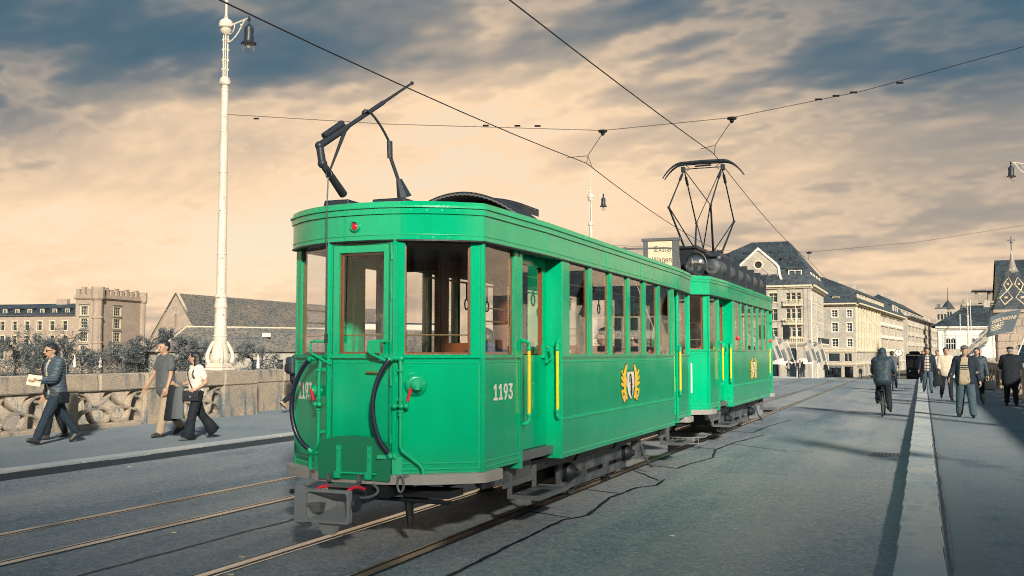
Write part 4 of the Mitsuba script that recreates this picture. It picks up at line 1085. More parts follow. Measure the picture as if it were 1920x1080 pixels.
put('base_frame', B().box(XC - 0.48, yp - 0.6, 3.84, XC + 0.48, yp - 0.5, 3.93).box(XC - 0.48, yp + 0.5, 3.84, XC + 0.48, yp + 0.6, 3.93).box(XC - 0.48, yp - 0.6, 3.84, XC - 0.40, yp + 0.6, 3.93).box(XC + 0.40, yp - 0.6, 3.84, XC + 0.48, yp + 0.6, 3.93).rod((XC - 0.5, yp - 0.45, zb_), (XC + 0.5, yp - 0.45, zb_), 0.035).rod((XC - 0.5, yp + 0.45, zb_), (XC + 0.5, yp + 0.45, zb_), 0.035), 'dark_metal', pg)
for sx in (-1, 1):
    for sy in (-1, 1):
        put('insulator', B().lathe([(0.05, 3.06), (0.05, 3.6), (0.09, 3.63), (0.05, 3.67), (0.09, 3.72), (0.05, 3.76), (0.05, 3.86)], 12, trans(XC + sx * 0.44, yp + sy * 0.55, 0)), 'grey_metal', pg)
put('roof_tank', B().rod((XC + 0.35, 20.3, 3.80), (XC + 0.35, 21.5, 3.80), 0.09, 14).lathe([(0.14, 3.7), (0.14, 3.86)], 12, trans(XC + 0.0, 20.2, 0)).box(XC - 0.4, 20.0, 3.1, XC + 0.3, 25.5, 3.24), 'dark_metal', mo)
for x, y, z in ((1.075, 21.0, 2.0), (1.075, 25.72, 2.0)):
    put('side_marker', B().ball((XC + x, y, z), 0.045, 10), 'red', mo, smooth=True)
put('wing_mirror', B().tube([(XC + 1.0, 26.6, 2.5), (XC + 1.35, 26.7, 2.5), (XC + 1.35, 26.7, 2.4)], 0.012, 6).box(XC + 1.27, 26.68, 2.05, XC + 1.43, 26.72, 2.42), 'black', mo)
# ------------------------------------------------------------------ lamp standards on the bridge
def lamp_post(label, x, y, z0, side, cat='street lamp'):
    """Cast-iron standard on a stone pier; side = +1 when its arm points to +x."""
    k = thing('lamp_post', label, cat, 'cast-iron lamp standards of the bridge')
    O = trans(x, y, z0)
    put('plinth', B().box(-0.29, -0.29, 0, 0.29, 0.29, 0.07, O, c=0.015).box(-0.255, -0.255, 0.07, 0.255, 0.255, 0.20, O, c=0.02), 'lamp_paint', k)
    put('bulb', B().lathe([(0.19, 0.20), (0.23, 0.24), (0.24, 0.32), (0.22, 0.40), (0.20, 0.50), (0.175, 0.62), (0.16, 0.70)], 24, O), 'lamp_paint', k, smooth=40)
    for i in range(4):
        M = O @ rotz(math.pi / 4 + i * math.pi / 2)
        q = bez3([(0.27, 0, 0.20), (0.315, 0, 0.32), (0.295, 0, 0.46), (0.235, 0, 0.60), (0.18, 0, 0.70), (0.155, 0, 0.72)], 16)
        put('scroll', B().tube(q, np.linspace(0.058, 0.036, 16), 8, M=M), 'lamp_paint', k, smooth=50)
    prof = [(0.165, 0.68), (0.165, 0.86), (0.180, 0.87), (0.180, 0.90), (0.160, 0.91), (0.145, 1.55), (0.150, 1.58), (0.165, 1.60), (0.165, 1.67), (0.150, 1.69), (0.140, 1.84), (0.155, 1.86), (0.150, 1.92), (0.125, 1.95)]
    z = 1.95
    while z < 7.2:
        prof += [(0.125 - 0.0068 * (z - 1.95), z), (0.125 - 0.0068 * (z + 1.06 - 1.95), z + 1.06 - 0.05), (0.135 - 0.0068 * (z + 1.06 - 1.95), z + 1.06 - 0.045), (0.135 - 0.0068 * (z + 1.06 - 1.95), z + 1.06)]
        z += 1.06
    prof += [(0.085, z), (0.085, z + 0.10), (0.13, z + 0.14), (0.145, z + 0.22), (0.12, z + 0.30), (0.09, z + 0.33)]
    put('shaft', B().lathe(prof, 20, O), 'lamp_paint', k, smooth=35)
    zc = z + 0.33                                              # clustered columns
    b = B()
    for i in range(4):
        a = i * math.pi / 2 + 0.6
        b.rod((x + 0.05 * math.cos(a), y + 0.05 * math.sin(a), z0 + zc), (x + 0.055 * math.cos(a), y + 0.055 * math.sin(a), z0 + zc + 1.12), 0.018, 7)
        for q in (0.2, 0.45, 0.72, 0.98):
            b.ball((x + 0.065 * math.cos(a), y + 0.065 * math.sin(a), z0 + zc + q), 0.035, 7)
    put('clustered_columns', b, 'lamp_paint', k)
    zb = zc + 1.12
    put('crown', B().lathe([(0.07, zb), (0.13, zb + 0.05), (0.15, zb + 0.12), (0.11, zb + 0.16), (0.17, zb + 0.20), (0.185, zb + 0.27), (0.16, zb + 0.36), (0.10, zb + 0.41), (0.05, zb + 0.42), (0.05, zb + 0.46), (0.07, zb + 0.48), (0.035, zb + 0.50), (0.032, zb + 0.85), (0.055, zb + 0.87), (0.055, zb + 0.90), (0.025, zb + 0.92), (0.016, zb + 1.6), (0.03, zb + 1.63), (0.002, zb + 1.72)], 18, O), 'lamp_paint', k, smooth=35)
    s = side
    P = lambda u, w: (x + s * u, y, z0 + w)
    arm = B().tube([P(0.10, zb + 0.22), P(0.45, zb + 0.30), P(0.72, zb + 0.36)], [0.028, 0.024, 0.022], 7)
    arm.tube(bez3([P(0.06, zb - 0.20), P(0.28, zb - 0.10), P(0.46, zb + 0.12), P(0.56, zb + 0.28), P(0.68, zb + 0.35)], 16), 0.020, 7)
    arm.tube(bez3([P(0.05, zb + 0.02), P(0.2, zb + 0.04), P(0.28, zb + 0.24)], 10), 0.012, 6).ball(P(0.48, zb + 0.20), 0.035, 8)
    put('arm', arm, 'lamp_paint', k)
    L = trans(x + s * 0.72, y, z0 + zb - 0.32)
    ln = fresh(k + '__lantern')
    put('housing', B().lathe([(0.20, 0.0), (0.19, 0.03), (0.13, 0.07), (0.115, 0.30), (0.125, 0.32), (0.12, 0.42), (0.07, 0.48), (0.03, 0.52), (0.03, 0.60), (0.05, 0.63), (0.02, 0.72)], 18, L), 'dark_metal', ln, smooth=35)
    put('globe', B().lathe([(0.16, 0.0), (0.155, -0.16), (0.12, -0.19), (0.001, -0.19)], 18, L), 'lamp_glass', ln, smooth=40)
    put('lamp_bulb', B().lathe([(0.04, 0.0), (0.05, -0.06), (0.03, -0.12), (0.001, -0.13)], 12, L), 'pale_glass', ln, smooth=True)
    return k


lamp_post('tall pale lamp standard with black lantern on the pier of the left parapet', -16.6, 21.2, 1.255, 1)
lamp_post('distant pale lamp standard rising above the roof of the green trailer', -16.6, 52.5, 1.255, 1)
lamp_post('lamp standard at the right edge of the picture, only its black lantern in view', 4.62, 50.5, 1.255, -1)
lamp_post('farthest lamp standard, standing in front of the dark roof of the white house', 5.5, 143, -1.0, -1)
for i, yy in enumerate((50.5,)):
    tag(put('lamp_pier', B().box(3.66, yy - 0.7, -2, 5.1, yy + 0.7, 1.25, c=0.02), 'granite'), 'stone pier behind the right parapet carrying a lamp standard', 'pier')
lamp_post('lamp standard outside the picture on the right', 4.4, 20.5, 1.255, -1)
tag(put('lamp_pier', B().box(3.66, 19.8, -2, 5.1, 21.2, 1.25, c=0.02), 'granite'), 'stone pier behind the right parapet outside the picture', 'pier')

# ------------------------------------------------------------------ overhead wires
def wire(label, pts, r, name='contact_wire', cat='overhead wire'):
    return tag(put(name, B().tube(pts, r, 5), 'black'), label, cat)


def contact(sup, sag):
    """Wire through its supports (x, y, z), sagging between them."""
    out = []
    for (a, b) in zip(sup[:-1], sup[1:]):
        a, b = np.array(a, float), np.array(b, float)
        for t in np.linspace(0, 1, 15)[:-1]:
            p = a + (b - a) * t; p[2] -= sag * (1 - (2 * t - 1) ** 2); out.append(p)
    out.append(np.array(sup[-1], float))
    return out


wire('contact wire over the far tram track, passing the tip of the folded collector', contact([(-7.4, -9, 6.05), (-7.05, 22, 6.05), (-7.6, 51, 6.2), (-7.4, 82, 5.6), (-7.4, 140, 4.4)], 0.42), 0.010)
wire('contact wire over the near tram track, meeting the pantograph', contact([(-4.9, -9, 6.05), (-4.14, 22, 6.06), (-4.95, 50, 6.15), (-4.575, 82, 5.5), (-4.5, 140, 4.3)], 0.22), 0.010)
span1 = [(-16.55, 21.2, 7.86), (-12, 21.5, 7.28), (-6.66, 22, 6.78), (-3.73, 22, 6.82), (-1, 21.9, 7.12), (4.4, 20.6, 7.85)]
wire('span wire hung across the bridge above both tram cars', span1, 0.007, 'span_wire')
span2 = [(-16.55, 52.5, 7.6), (-7.5, 51.2, 6.75), (-4.95, 50.4, 6.55), (0, 50.4, 6.85), (4.6, 50.5, 7.45)]
wire('distant span wire crossing the sky at the right', span2, 0.007, 'span_wire')
hg = thing('wire_hanger', 'bracket holding the far contact wire under the span wire', 'wire hanger', 'wire hangers')
put('insulator', B().lathe([(0.10, 6.74), (0.11, 6.78), (0.03, 6.80), (0.05, 6.70), (0.02, 6.66)], 10, trans(-6.66, 22, 0)), 'black', hg)
put('rod', B().tube([(-6.66, 22, 6.72), (-7.02, 22, 6.22)], 0.008, 5).tube([(-7.02, 22, 6.22), (-7.25, 21.2, 6.05)], 0.007, 5).tube([(-7.02, 22, 6.22), (-7.05, 22, 6.05)], 0.007, 5).tube([(-7.02, 22, 6.22), (-7.05, 22.4, 6.05)], 0.007, 5), 'black', hg)
hg = thing('wire_hanger', 'bracket holding the near contact wire just above the pantograph', 'wire hanger', 'wire hangers')
put('insulator', B().lathe([(0.10, 6.78), (0.11, 6.82), (0.03, 6.84), (0.05, 6.74), (0.02, 6.70)], 10, trans(-3.73, 22, 0)), 'black', hg)
put('rod', B().tube([(-3.73, 22, 6.76), (-4.10, 22, 6.24)], 0.008, 5).tube([(-4.10, 22, 6.24), (-4.30, 21.4, 6.06)], 0.007, 5).tube([(-4.10, 22, 6.24), (-4.14, 22.1, 6.06)], 0.007, 5), 'black', hg)
hg = thing('wire_hanger', 'distant bracket holding the contact wire above the gabled house', 'wire hanger', 'wire hangers')
put('insulator', B().lathe([(0.12, 6.48), (0.13, 6.54), (0.03, 6.58)], 10, trans(-4.95, 50.4, 0)).tube([(-4.95, 50.4, 6.5), (-4.95, 50, 6.15)], 0.01, 5), 'black', hg)
b = B()
for t in (0.30, 0.62, 0.86):
    p = np.array(span1[0]) + (np.array(span1[2]) - np.array(span1[0])) * t
for (x, z) in ((-15.9, 7.77), (-9.4, 7.035), (-8.6, 6.96), (-8.1, 6.915), (-1.9, 7.02), (-1.55, 7.06), (-1.2, 7.10), (-0.3, 7.21)):
    b.tube([(x - 0.07, 21.6 if x < -3 else 21.9, z + 0.012), (x + 0.07, 21.6 if x < -3 else 21.9, z)], 0.022, 6)
tag(put('strain_insulator', b, 'black', kind='stuff'), 'small strain insulators threaded on the span wire', 'insulator')

# ------------------------------------------------------------------ flags
def flag(label, base, tip, corners, mat, stripes=None, name='flag'):
    k = thing(name, label, 'flag')
    put('pole', B().tube([base, tip], [0.028, 0.018], 8).ball(tip, 0.04, 8), 'white', k)
    a, b_, c_, d_ = (np.array(p, float) for p in corners)      # hoist top, fly top, fly foot, hoist foot
    u, v = np.meshgrid(np.linspace(0, 1, 25), np.linspace(0, 1, 15))
    Pt = (a * (1 - u[..., None]) + b_ * u[..., None]) * (1 - v[..., None]) + (d_ * (1 - u[..., None]) + c_ * u[..., None]) * v[..., None]
    n = np.cross(b_ - a, d_ - a); n /= np.linalg.norm(n)
    amp = 0.10 * np.linalg.norm(b_ - a)
    Pt = Pt + n * (amp * u * np.sin(7.5 * u + 2.2 * v + 0.4))[..., None] - np.array([0, 0, 1]) * (0.10 * np.linalg.norm(b_ - a) * u * u)[..., None]
    put('cloth', B().sheet(Pt[..., 0], Pt[..., 1], Pt[..., 2]), mat, k, smooth=True)
    if stripes:
        for (u0, u1, v0, v1) in stripes:
            i0, i1, j0, j1 = int(u0 * 24), int(math.ceil(u1 * 24)), int(v0 * 14), int(math.ceil(v1 * 14))
            S = Pt[j0:j1 + 1, i0:i1 + 1]
            for sg_ in (-1, 1):
                Q = S + n * 0.006 * sg_
                put('stripe', B().sheet(Q[..., 0], Q[..., 1], Q[..., 2]), 'flag_pale', k, smooth=True)
    return k, Pt, n


pbr('flag_blue', (0.09, 0.12, 0.145), 0.8)
pbr('flag_cream', (0.60, 0.50, 0.36), 0.8)
pbr('flag_grey', (0.13, 0.15, 0.16), 0.8)
pbr('flag_pale', (0.38, 0.35, 0.30), 0.8)
kb, Pt, nn = flag('large dark banner with pale lettering on a slanted pole at the right parapet', (3.14, 43.5, 1.0), (4.75, 43.5, 5.2), [(3.56, 43.5, 3.38), (2.42, 43.2, 3.22), (2.30, 43.2, 2.42), (3.24, 43.5, 2.52)], 'flag_blue', name='banner')
for tx, u0, v0, wd in (('VERSUNKENE', 0.06, 0.30, 0.86), ('SCHATZ', 0.06, 0.52, 0.50)):
    t = meshkit.text_mesh(tx, 0.17, 0.004, bold=True)
    v = np.array(t.vertices); W_ = v[:, 0].max()
    # lettering follows the cloth: it reads from the fly (left) towards the pole
    uu = 1 - (u0 + v[:, 0] / W_ * wd); vv = v0 - v[:, 1] / 1.15 + 0.08
    g = lambda A: A
    from scipy.ndimage import map_coordinates
    pos = np.stack([map_coordinates(Pt[..., i], [vv * 14, uu * 24], order=1, mode='nearest') for i in range(3)], 1)
    sgn = -1 if nn[1] > 0 else 1
    pos = pos + nn * sgn * (0.012 + v[:, 2:3])
    k_ = put('lettering', (pos, np.array(t.faces)), 'flag_cream', kb); labels[k_] = {'label': 'pale lettering ' + tx}
for v0 in (0.62, 0.70, 0.78):
    Q = Pt[int(v0 * 14):int(v0 * 14) + 2, 12:23] ; S = Q.copy(); S[1] = Q[0] + (Q[1] - Q[0]) * 0.4
    S = S + nn * sgn * 0.012
    put('line_of_print', B().sheet(S[..., 0], S[..., 1], S[..., 2]), 'flag_cream', kb)
for i, (y, dx, lab, mat) in enumerate(((72, 1.5, 'slanted flag on the right parapet, nearest of the striped ones', 'flag_grey'), (86, 1.7, 'slanted striped flag on the right parapet behind the man in the cap', 'flag_blue'), (100, 1.9, 'slanted striped flag on the right parapet before the white house', 'flag_grey'), (116, 2.1, 'farthest slanted flag on the right parapet', 'flag_blue'))):
    z = float(zr(y)) + 1.1
    a, t = np.array((3.2, y, z)), np.array((3.2 + dx, y, z + 3.0))
    flag(lab, a, t, [a + (t - a) * 0.97, a + (t - a) * 0.97 + [-0.75, -0.2, -0.35], a + (t - a) * 0.36 + [-0.55, -0.2, -0.25], a + (t - a) * 0.36], mat, [(0.0, 1.0, 0.18, 0.34), (0.0, 1, 0.55, 0.72)])
for i, (x, y, dx, lab, mat) in enumerate(((-12.1, 100, -1.1, 'striped flag leaning left at the far end of the bridge beside the motor car', 'flag_blue'), (-11.6, 104, -1.0, 'striped flag leaning left, second from the motor car', 'flag_grey'), (-9.9, 110, -0.9, 'striped flag leaning left in front of the gabled house door', 'flag_grey'), (-9.2, 112, -0.8, 'rightmost of the flags leaning left before the gabled house', 'flag_blue'))):
    z = float(zr(y)) + 1.0
    a, t = np.array((x, y, z)), np.array((x + dx, y, z + 3.2))
    flag(lab, a, t, [a + (t - a) * 0.97, a + (t - a) * 0.97 + [-0.8, -0.2, -0.4], a + (t - a) * 0.3 + [-0.9, -0.2, -0.2], a + (t - a) * 0.3], mat, [(0.0, 1.0, 0.2, 0.36), (0.35, 0.55, 0, 1)])
# flags beyond the right edge of the picture: they throw the long shadows on the pavement
for y, lab in ((12.0, 'flag on the right parapet outside the picture'),):
    a, t = np.array((3.2, y, 1.1)), np.array((3.9, y, 4.2))
    flag(lab, a, t, [a + (t - a) * 0.97, a + (t - a) * 0.97 + [-0.9, 0.5, -0.3], a + (t - a) * 0.40 + [-0.8, 0.5, -0.2], a + (t - a) * 0.40], 'flag_blue')
# flag masts at the far end
for x, y, z1, r, lab in ((-12.5, 112, 7.0, 0.06, 'white flag mast before the gabled house, beside the middle windows'), (-10.9, 112, 8.1, 0.07, 'tallest white flag mast before the gabled house'), (-10.35, 112, 4.6, 0.05, 'short white mast before the right corner of the gabled house'), (4.0, 125, 6.0, 0.06, 'white mast before the left window of the white house'), (5.6, 137, 8.2, 0.06, 'thin white mast beside the farthest lamp standard')):
    tag(put('flag_mast', B().tube([(x, y, -2), (x, y, z1)], [r, r * 0.6], 8).ball((x, y, z1), r * 1.1, 8), 'white'), lab, 'mast')
# ------------------------------------------------------------------ people
MF = m3.Manifold


def sph(p, r, n=14):
    return MF.sphere(r, n).translate([float(a) for a in p])


def cap(p, r, q, r2, n=14):
    return MF.batch_hull([sph(p, r, n), sph(q, r2, n)])


def ell(p, rx, ry, rz, n=18):
    return MF.sphere(1.0, n).scale([rx, ry, rz]).translate([float(a) for a in p])


def fuse(parts):
    return MF.batch_boolean(list(parts), m3.OpType.Add)


def relax(man, edge=0.03, it=6, crease=0.0, rib=0.0, freq=26):
    """Refined, smoothed mesh, with folds pressed into it along its normals."""
    h = man.refine_to_length(edge).to_mesh()
    t = trimesh.Trimesh(np.array(h.vert_properties[:, :3], float), np.array(h.tri_verts), process=True)
    trimesh.smoothing.filter_taubin(t, 0.5, -0.53, iterations=it)
    if crease or rib:
        n = np.array(t.vertex_normals); v = np.array(t.vertices)
        f = meshkit.noise(v * [freq * 0.7, freq * 0.7, freq], seed=3) - 0.5 + 0.5 * (meshkit.noise(v * freq * 2, seed=5) - 0.5)
        d = crease * f
        if rib: d = d + rib * (np.abs(np.sin(v[:, 2] * math.pi / 0.050)) - 0.5)
        t.vertices = v + n * d[:, None]
    return np.array(t.vertices), np.array(t.faces)


def rot(v, ax, a):
    c, s = math.cos(a), math.sin(a); x, y, z = v
    if ax == 'x': return np.array([x, c * y - s * z, s * y + c * z])
    if ax == 'y': return np.array([c * x + s * z, y, -s * x + c * z])
    return np.array([c * x - s * y, s * x + c * y, z])


def hand(w, d, side, curl=0.5, n=8):
    """Palm with five fingers; w wrist, d direction of the forearm, side +1 for the right hand."""
    d = np.asarray(d, float) / np.linalg.norm(d)
    f = np.array([0, 1.0, 0]) - d * d[1]; f /= np.linalg.norm(f) + 1e-9        # thumb side looks forward
    o = np.cross(d, f)                                                          # across the palm's thickness
    o = o * (-1 if side > 0 else 1)
    P = [MF.batch_hull([sph(w, 0.026, n), sph(w + d * 0.085 + f * 0.030, 0.015, n), sph(w + d * 0.085 - f * 0.030, 0.014, n), sph(w + d * 0.03 + f * 0.028, 0.016, n)])]
    for i, (off, L) in enumerate(((0.030, 0.075), (0.010, 0.082), (-0.011, 0.076), (-0.031, 0.060))):
        a = w + d * 0.085 + f * off
        d1 = d * math.cos(curl * 0.6) + o * math.sin(curl * 0.6); d2 = d * math.cos(curl * 1.5) + o * math.sin(curl * 1.5)
        k1 = a + d1 * L * 0.5; k2 = k1 + d2 * L * 0.5
        P += [cap(a, 0.0095, k1, 0.0088, n), cap(k1, 0.0088, k2, 0.0075, n)]
    a = w + d * 0.02 + f * 0.026; k1 = a + (d * 0.6 + f * 0.7 + o * 0.2) * 0.035; k2 = k1 + (d * 0.9 + f * 0.25 + o * 0.3) * 0.034
    P += [cap(a, 0.013, k1, 0.011, n), cap(k1, 0.011, k2, 0.009, n)]
    return fuse(P)


def person(label, pos, head, pose, wear, H=1.75, group=None, lod=1, name='person', lean=0.0, rise=None):
    """pos: where the feet stand; head: heading in degrees (0 looks along +y, 90 along -x). pose: hip/knee/arm/elbow angles in degrees."""
    k = thing(name, label, 'person', group)
    g = lambda q, dft: pose.get(q, dft)
    rad = math.radians
    fat = wear.get('fat', 1.0)
    hip = np.array([0, 0, 0.93]); L1, L2 = 0.43, 0.42
    J = {}
    for s, n in ((-1, 'l'), (1, 'r')):
        h = hip + [s * 0.095, 0, 0]
        a, b_, o = rad(g('hip_' + n, 0)), rad(g('knee_' + n, 0)), rad(g('out_' + n, 2))
        d1 = rot(rot(np.array([0, 0, -1.0]), 'x', a), 'y', -s * o); d2 = rot(rot(np.array([0, 0, -1.0]), 'x', a - b_), 'y', -s * o)
        kn = h + d1 * L1; an = kn + d2 * L2
        J['h' + n], J['k' + n], J['a' + n] = h, kn, an
        ft = rad(g('foot_' + n, 0))
        fd = rot(rot(np.array([0, 1.0, 0]), 'x', ft), 'z', rad(-s * g('toe_' + n, 8)))
        J['f' + n] = fd
    ln = rad(g('lean', 3)); tw = rad(g('twist', 0))
    up = rot(np.array([0, 0, 1.0]), 'x', -ln)
    tor = lambda x, y, z: hip + rot(rot(np.array([x, y, z], float), 'z', tw * min(1, z / 0.4)), 'x', -ln)
    for s, n in ((-1, 'l'), (1, 'r')):
        sh = tor(s * 0.185 * (0.9 + 0.1 * fat), 0.0, 0.49)
        a, e, ab = rad(g('arm_' + n, 0)), rad(g('elb_' + n, 12)), rad(g('abd_' + n, 8)); inn = rad(g('inn_' + n, 0))
        d1 = rot(rot(np.array([0, 0, -1.0]), 'x', a), 'y', -s * ab)
        d2 = rot(rot(rot(np.array([0, 0, -1.0]), 'x', a + e), 'y', -s * ab), 'z', s * inn)
        el = sh + d1 * 0.29; wr = el + d2 * 0.25
        J['s' + n], J['e' + n], J['w' + n], J['d' + n] = sh, el, wr, d2
    J['neck'] = tor(0, 0.0, 0.545); hd = tor(0, 0.035, 0.70)
    J['head'] = hd
    low = min(J['al'][2] + min(0, J['fl'][2] * 0.16), J['ar'][2] + min(0, J['fr'][2] * 0.16)) - 0.075 if rise is None else -rise
    # ---- body: one surface
    yaw, nod = rad(g('look', 0)), rad(g('nod', 0))
    hr = lambda x, y, z: hd + rot(rot(np.array([x, y, z], float), 'x', nod), 'z', yaw)
    P = [cap(tor(-0.08, 0, 0.02), 0.115, tor(0.08, 0, 0.02), 0.115), MF.batch_hull([sph(tor(-0.07, 0, 0.05), 0.11), sph(tor(0.07, 0, 0.05), 0.11), sph(tor(-0.06, 0, 0.2), 0.105), sph(tor(0.06, 0, 0.2), 0.105)]),
         MF.batch_hull([sph(tor(-0.06, 0, 0.2), 0.105), sph(tor(0.06, 0, 0.2), 0.105), sph(tor(-0.10, 0, 0.40), 0.11), sph(tor(0.10, 0, 0.40), 0.11), sph(tor(-0.13, 0, 0.49), 0.062), sph(tor(0.13, 0, 0.49), 0.062)]),
         cap(tor(0, -0.01, 0.48), 0.07, tor(0, 0.02, 0.62), 0.055)]
    for n in 'lr':
        P += [cap(J['h' + n], 0.09, J['k' + n], 0.055), cap(J['k' + n], 0.055, J['a' + n], 0.038), cap(J['s' + n], 0.052, J['e' + n], 0.038), cap(J['e' + n], 0.038, J['w' + n], 0.026)]
    P += [MF.batch_hull([sph(hr(0, -0.015, 0.03), 0.088), sph(hr(0, 0.03, 0.02), 0.078), sph(hr(0, 0.055, -0.075), 0.042), sph(hr(0, 0.03, -0.06), 0.055)])]
    body = fuse(P)
    v, f = relax(body, 0.04 if lod > 1 else 0.028, 5)
    face = [MF.batch_hull([sph(hr(0, 0.098, 0.020), 0.010, 8), sph(hr(0, 0.126, -0.022), 0.012, 8), sph(hr(-0.014, 0.108, -0.026), 0.009, 8), sph(hr(0.014, 0.108, -0.026), 0.009, 8)]),
            cap(hr(-0.018, 0.100, -0.062), 0.008, hr(0.018, 0.100, -0.062), 0.008, 8), cap(hr(-0.04, 0.092, 0.030), 0.010, hr(0.04, 0.092, 0.030), 0.010, 8)]
    for s in (-1, 1):
        face.append(ell(hr(s * 0.084, -0.01, -0.01), 0.010, 0.020, 0.030, 10))
    hands = [] if lod > 2 else [hand(J['w' + n], J['d' + n], 1 if n == 'r' else -1, rad(g('curl_' + n, 35)), 6 if lod > 1 else 8) for n in 'lr' if not g('hide_' + n, 0)]
    sm = MF(m3.Mesh(np.asarray(v, np.float32), np.asarray(f, np.uint32)))
    whole = fuse([sm] + face + hands) if sm.num_tri() > 0 else fuse([body] + face + hands)
    Mx = trans(*pos) @ rotz(rad(head)) @ np.diag([H / 1.75] * 3 + [1.0]) @ trans(0, 0, -low)
    lo_ = lambda vf: (vf[0] @ Mx[:3, :3].T + Mx[:3, 3], vf[1])
    put('body', B().man(whole, Mx), wear.get('skin', 'skin'), k, smooth=True)
    E_ = 0.045 if lod > 1 else 0.026
    # ---- clothes
    tr_ = wear.get('trousers')
    wl = wear.get('leg', 0.0)
    Q = [MF.batch_hull([sph(tor(-0.08, 0, 0.02), 0.125 * fat), sph(tor(0.08, 0, 0.02), 0.125 * fat), sph(tor(-0.065, 0, 0.13), 0.115 * fat), sph(tor(0.065, 0, 0.13), 0.115 * fat)])]
    for n in 'lr':
        Q += [cap(J['h' + n], 0.110, J['k' + n], 0.078 + wl), MF.batch_hull([sph(J['k' + n], 0.078 + wl), sph(J['a' + n] + (J['k' + n] - J['a' + n]) * 0.06, 0.062 + wl), sph(J['a' + n] + np.array([0, 0.025, 0.02]), 0.055 + wl)])]
    put('trousers', lo_(relax(fuse(Q), E_, 5, 0.016 if lod < 3 else 0.0, freq=20)), tr_, k, smooth=True)
    c = wear.get('fat_top', 1.0); T0 = wear.get('hem', 0.02)
    def torso(g_, hem, open_=False):
        return [MF.batch_hull([sph(tor(-0.075, 0, hem), 0.128 * fat * g_), sph(tor(0.075, 0, hem), 0.128 * fat * g_), sph(tor(-0.065, 0.01, 0.2), 0.124 * fat * g_), sph(tor(0.065, 0.01, 0.2), 0.124 * fat * g_)]),
                MF.batch_hull([sph(tor(-0.065, 0.01, 0.2), 0.124 * fat * g_), sph(tor(0.065, 0.01, 0.2), 0.124 * fat * g_), sph(tor(-0.10, 0.005, 0.40), 0.126 * g_), sph(tor(0.10, 0.005, 0.40), 0.126 * g_), sph(tor(-0.145, 0, 0.49), 0.075 * g_), sph(tor(0.145, 0, 0.49), 0.075 * g_), sph(tor(0, -0.01, 0.53), 0.07 * g_)])]
    def sleeves(r, full, frac=0.62):
        o = []
        for n in 'lr':
            s_, e_, w_ = J['s' + n], J['e' + n], J['w' + n]
            if full: o += [cap(s_, 0.080 * r, e_, 0.062 * r), cap(e_, 0.062 * r, e_ + (w_ - e_) * 0.94, 0.046 * r)]
            else: o += [cap(s_, 0.078 * r, s_ + (e_ - s_) * frac, 0.070 * r)]
        return o
    if 'shirt' in wear:
        put('shirt', lo_(relax(fuse(torso(1.0, T0) + sleeves(1.0, wear.get('sleeve', 'long') == 'long')), E_, 5, 0.016 if lod < 3 else 0, freq=17)), wear['shirt'], k, smooth=True)
    if 'jacket' in wear:
        g_ = wear.get('jg', 1.12)
        j = fuse(torso(g_, wear.get('jhem', -0.06)) + sleeves(g_ * 1.02, True))
        if wear.get('open'):
            wdt = wear['open']
            j = j - MF.batch_hull([sph(tor(sx * wdt * w2, 0.30, z), 0.02) for sx in (-1, 1) for z, w2 in ((-0.35, 1.25), (0.56, 0.45))] + [sph(tor(sx * wdt * w2, 0.05, z), 0.02) for sx in (-1, 1) for z, w2 in ((-0.35, 1.25), (0.56, 0.45))])
        put('jacket', lo_(relax(j, 0.018 if wear.get('rib') else E_, 4, 0.018 if lod < 3 else 0, wear.get('rib', 0.0), freq=15)), wear['jacket'], k, smooth=True)
        if wear.get('collar', 1):
            cb = [(J['neck'] + rot(np.array([0.082 * math.cos(a_), 0.082 * math.sin(a_) + 0.0, 0.02 - 0.02 * math.sin(a_)]), 'x', -ln)) for a_ in np.linspace(2.2, 7.2, 16)]
            put('collar', B().tube(cb, 0.032, 8, M=Mx), wear['jacket'], k, smooth=True)
    elif wear.get('collar'):
        cb = [(J['neck'] + np.array([0.070 * math.cos(a_), 0.070 * math.sin(a_) + 0.012, 0.0 - 0.012 * math.sin(a_)])) for a_ in np.linspace(1.9, 7.5, 18)]
        put('collar', B().tube(cb, 0.018, 7, M=Mx), wear['shirt'], k, smooth=True)
    for n in 'lr':
        a_, fd = J['a' + n], J['f' + n]; dn = np.array([0, 0, -1.0]) - fd * (-fd[2]); dn /= np.linalg.norm(dn)
        heel, ball_, toe = a_ - fd * 0.035 + dn * 0.038, a_ + fd * 0.10 + dn * 0.044, a_ + fd * 0.165 + dn * 0.050
        sh = MF.batch_hull([sph(heel, 0.036, 10), sph(ball_, 0.040, 10), sph(toe, 0.026, 10), sph(a_ - dn * 0.0, 0.043, 10)])
        put('shoe', lo_(relax(sh, 0.03, 2)), wear.get('shoes', 'black'), k, smooth=True)
        if lod == 1:
            put('sole', B().man(MF.batch_hull([sph(heel + dn * 0.030, 0.036, 8), sph(toe + dn * 0.020, 0.030, 8), sph(ball_ + dn * 0.028, 0.043, 8)]) ^ MF.batch_hull([MF.cube([0.3, 0.5, 0.03], True).translate([0, 0, 0])]) if False else MF.batch_hull([sph(heel + dn * 0.024, 0.022, 8), sph(toe + dn * 0.016, 0.018, 8), sph(ball_ + dn * 0.022, 0.030, 8)]), Mx), 'black', k)
    # ---- hair, eyes
    hs = wear.get('hair', 'short')
    sc = [ell(hr(0, -0.022, 0.045), 0.093, 0.105, 0.086), ell(hr(0, -0.060, -0.005), 0.084, 0.066, 0.085)]
    cut = MF.cube([0.3, 0.16, 0.30], True).rotate([math.degrees(nod), 0, math.degrees(yaw)]).translate([float(q) for q in hr(0, 0.150 if hs != 'bald' else 0.08, -0.005)])
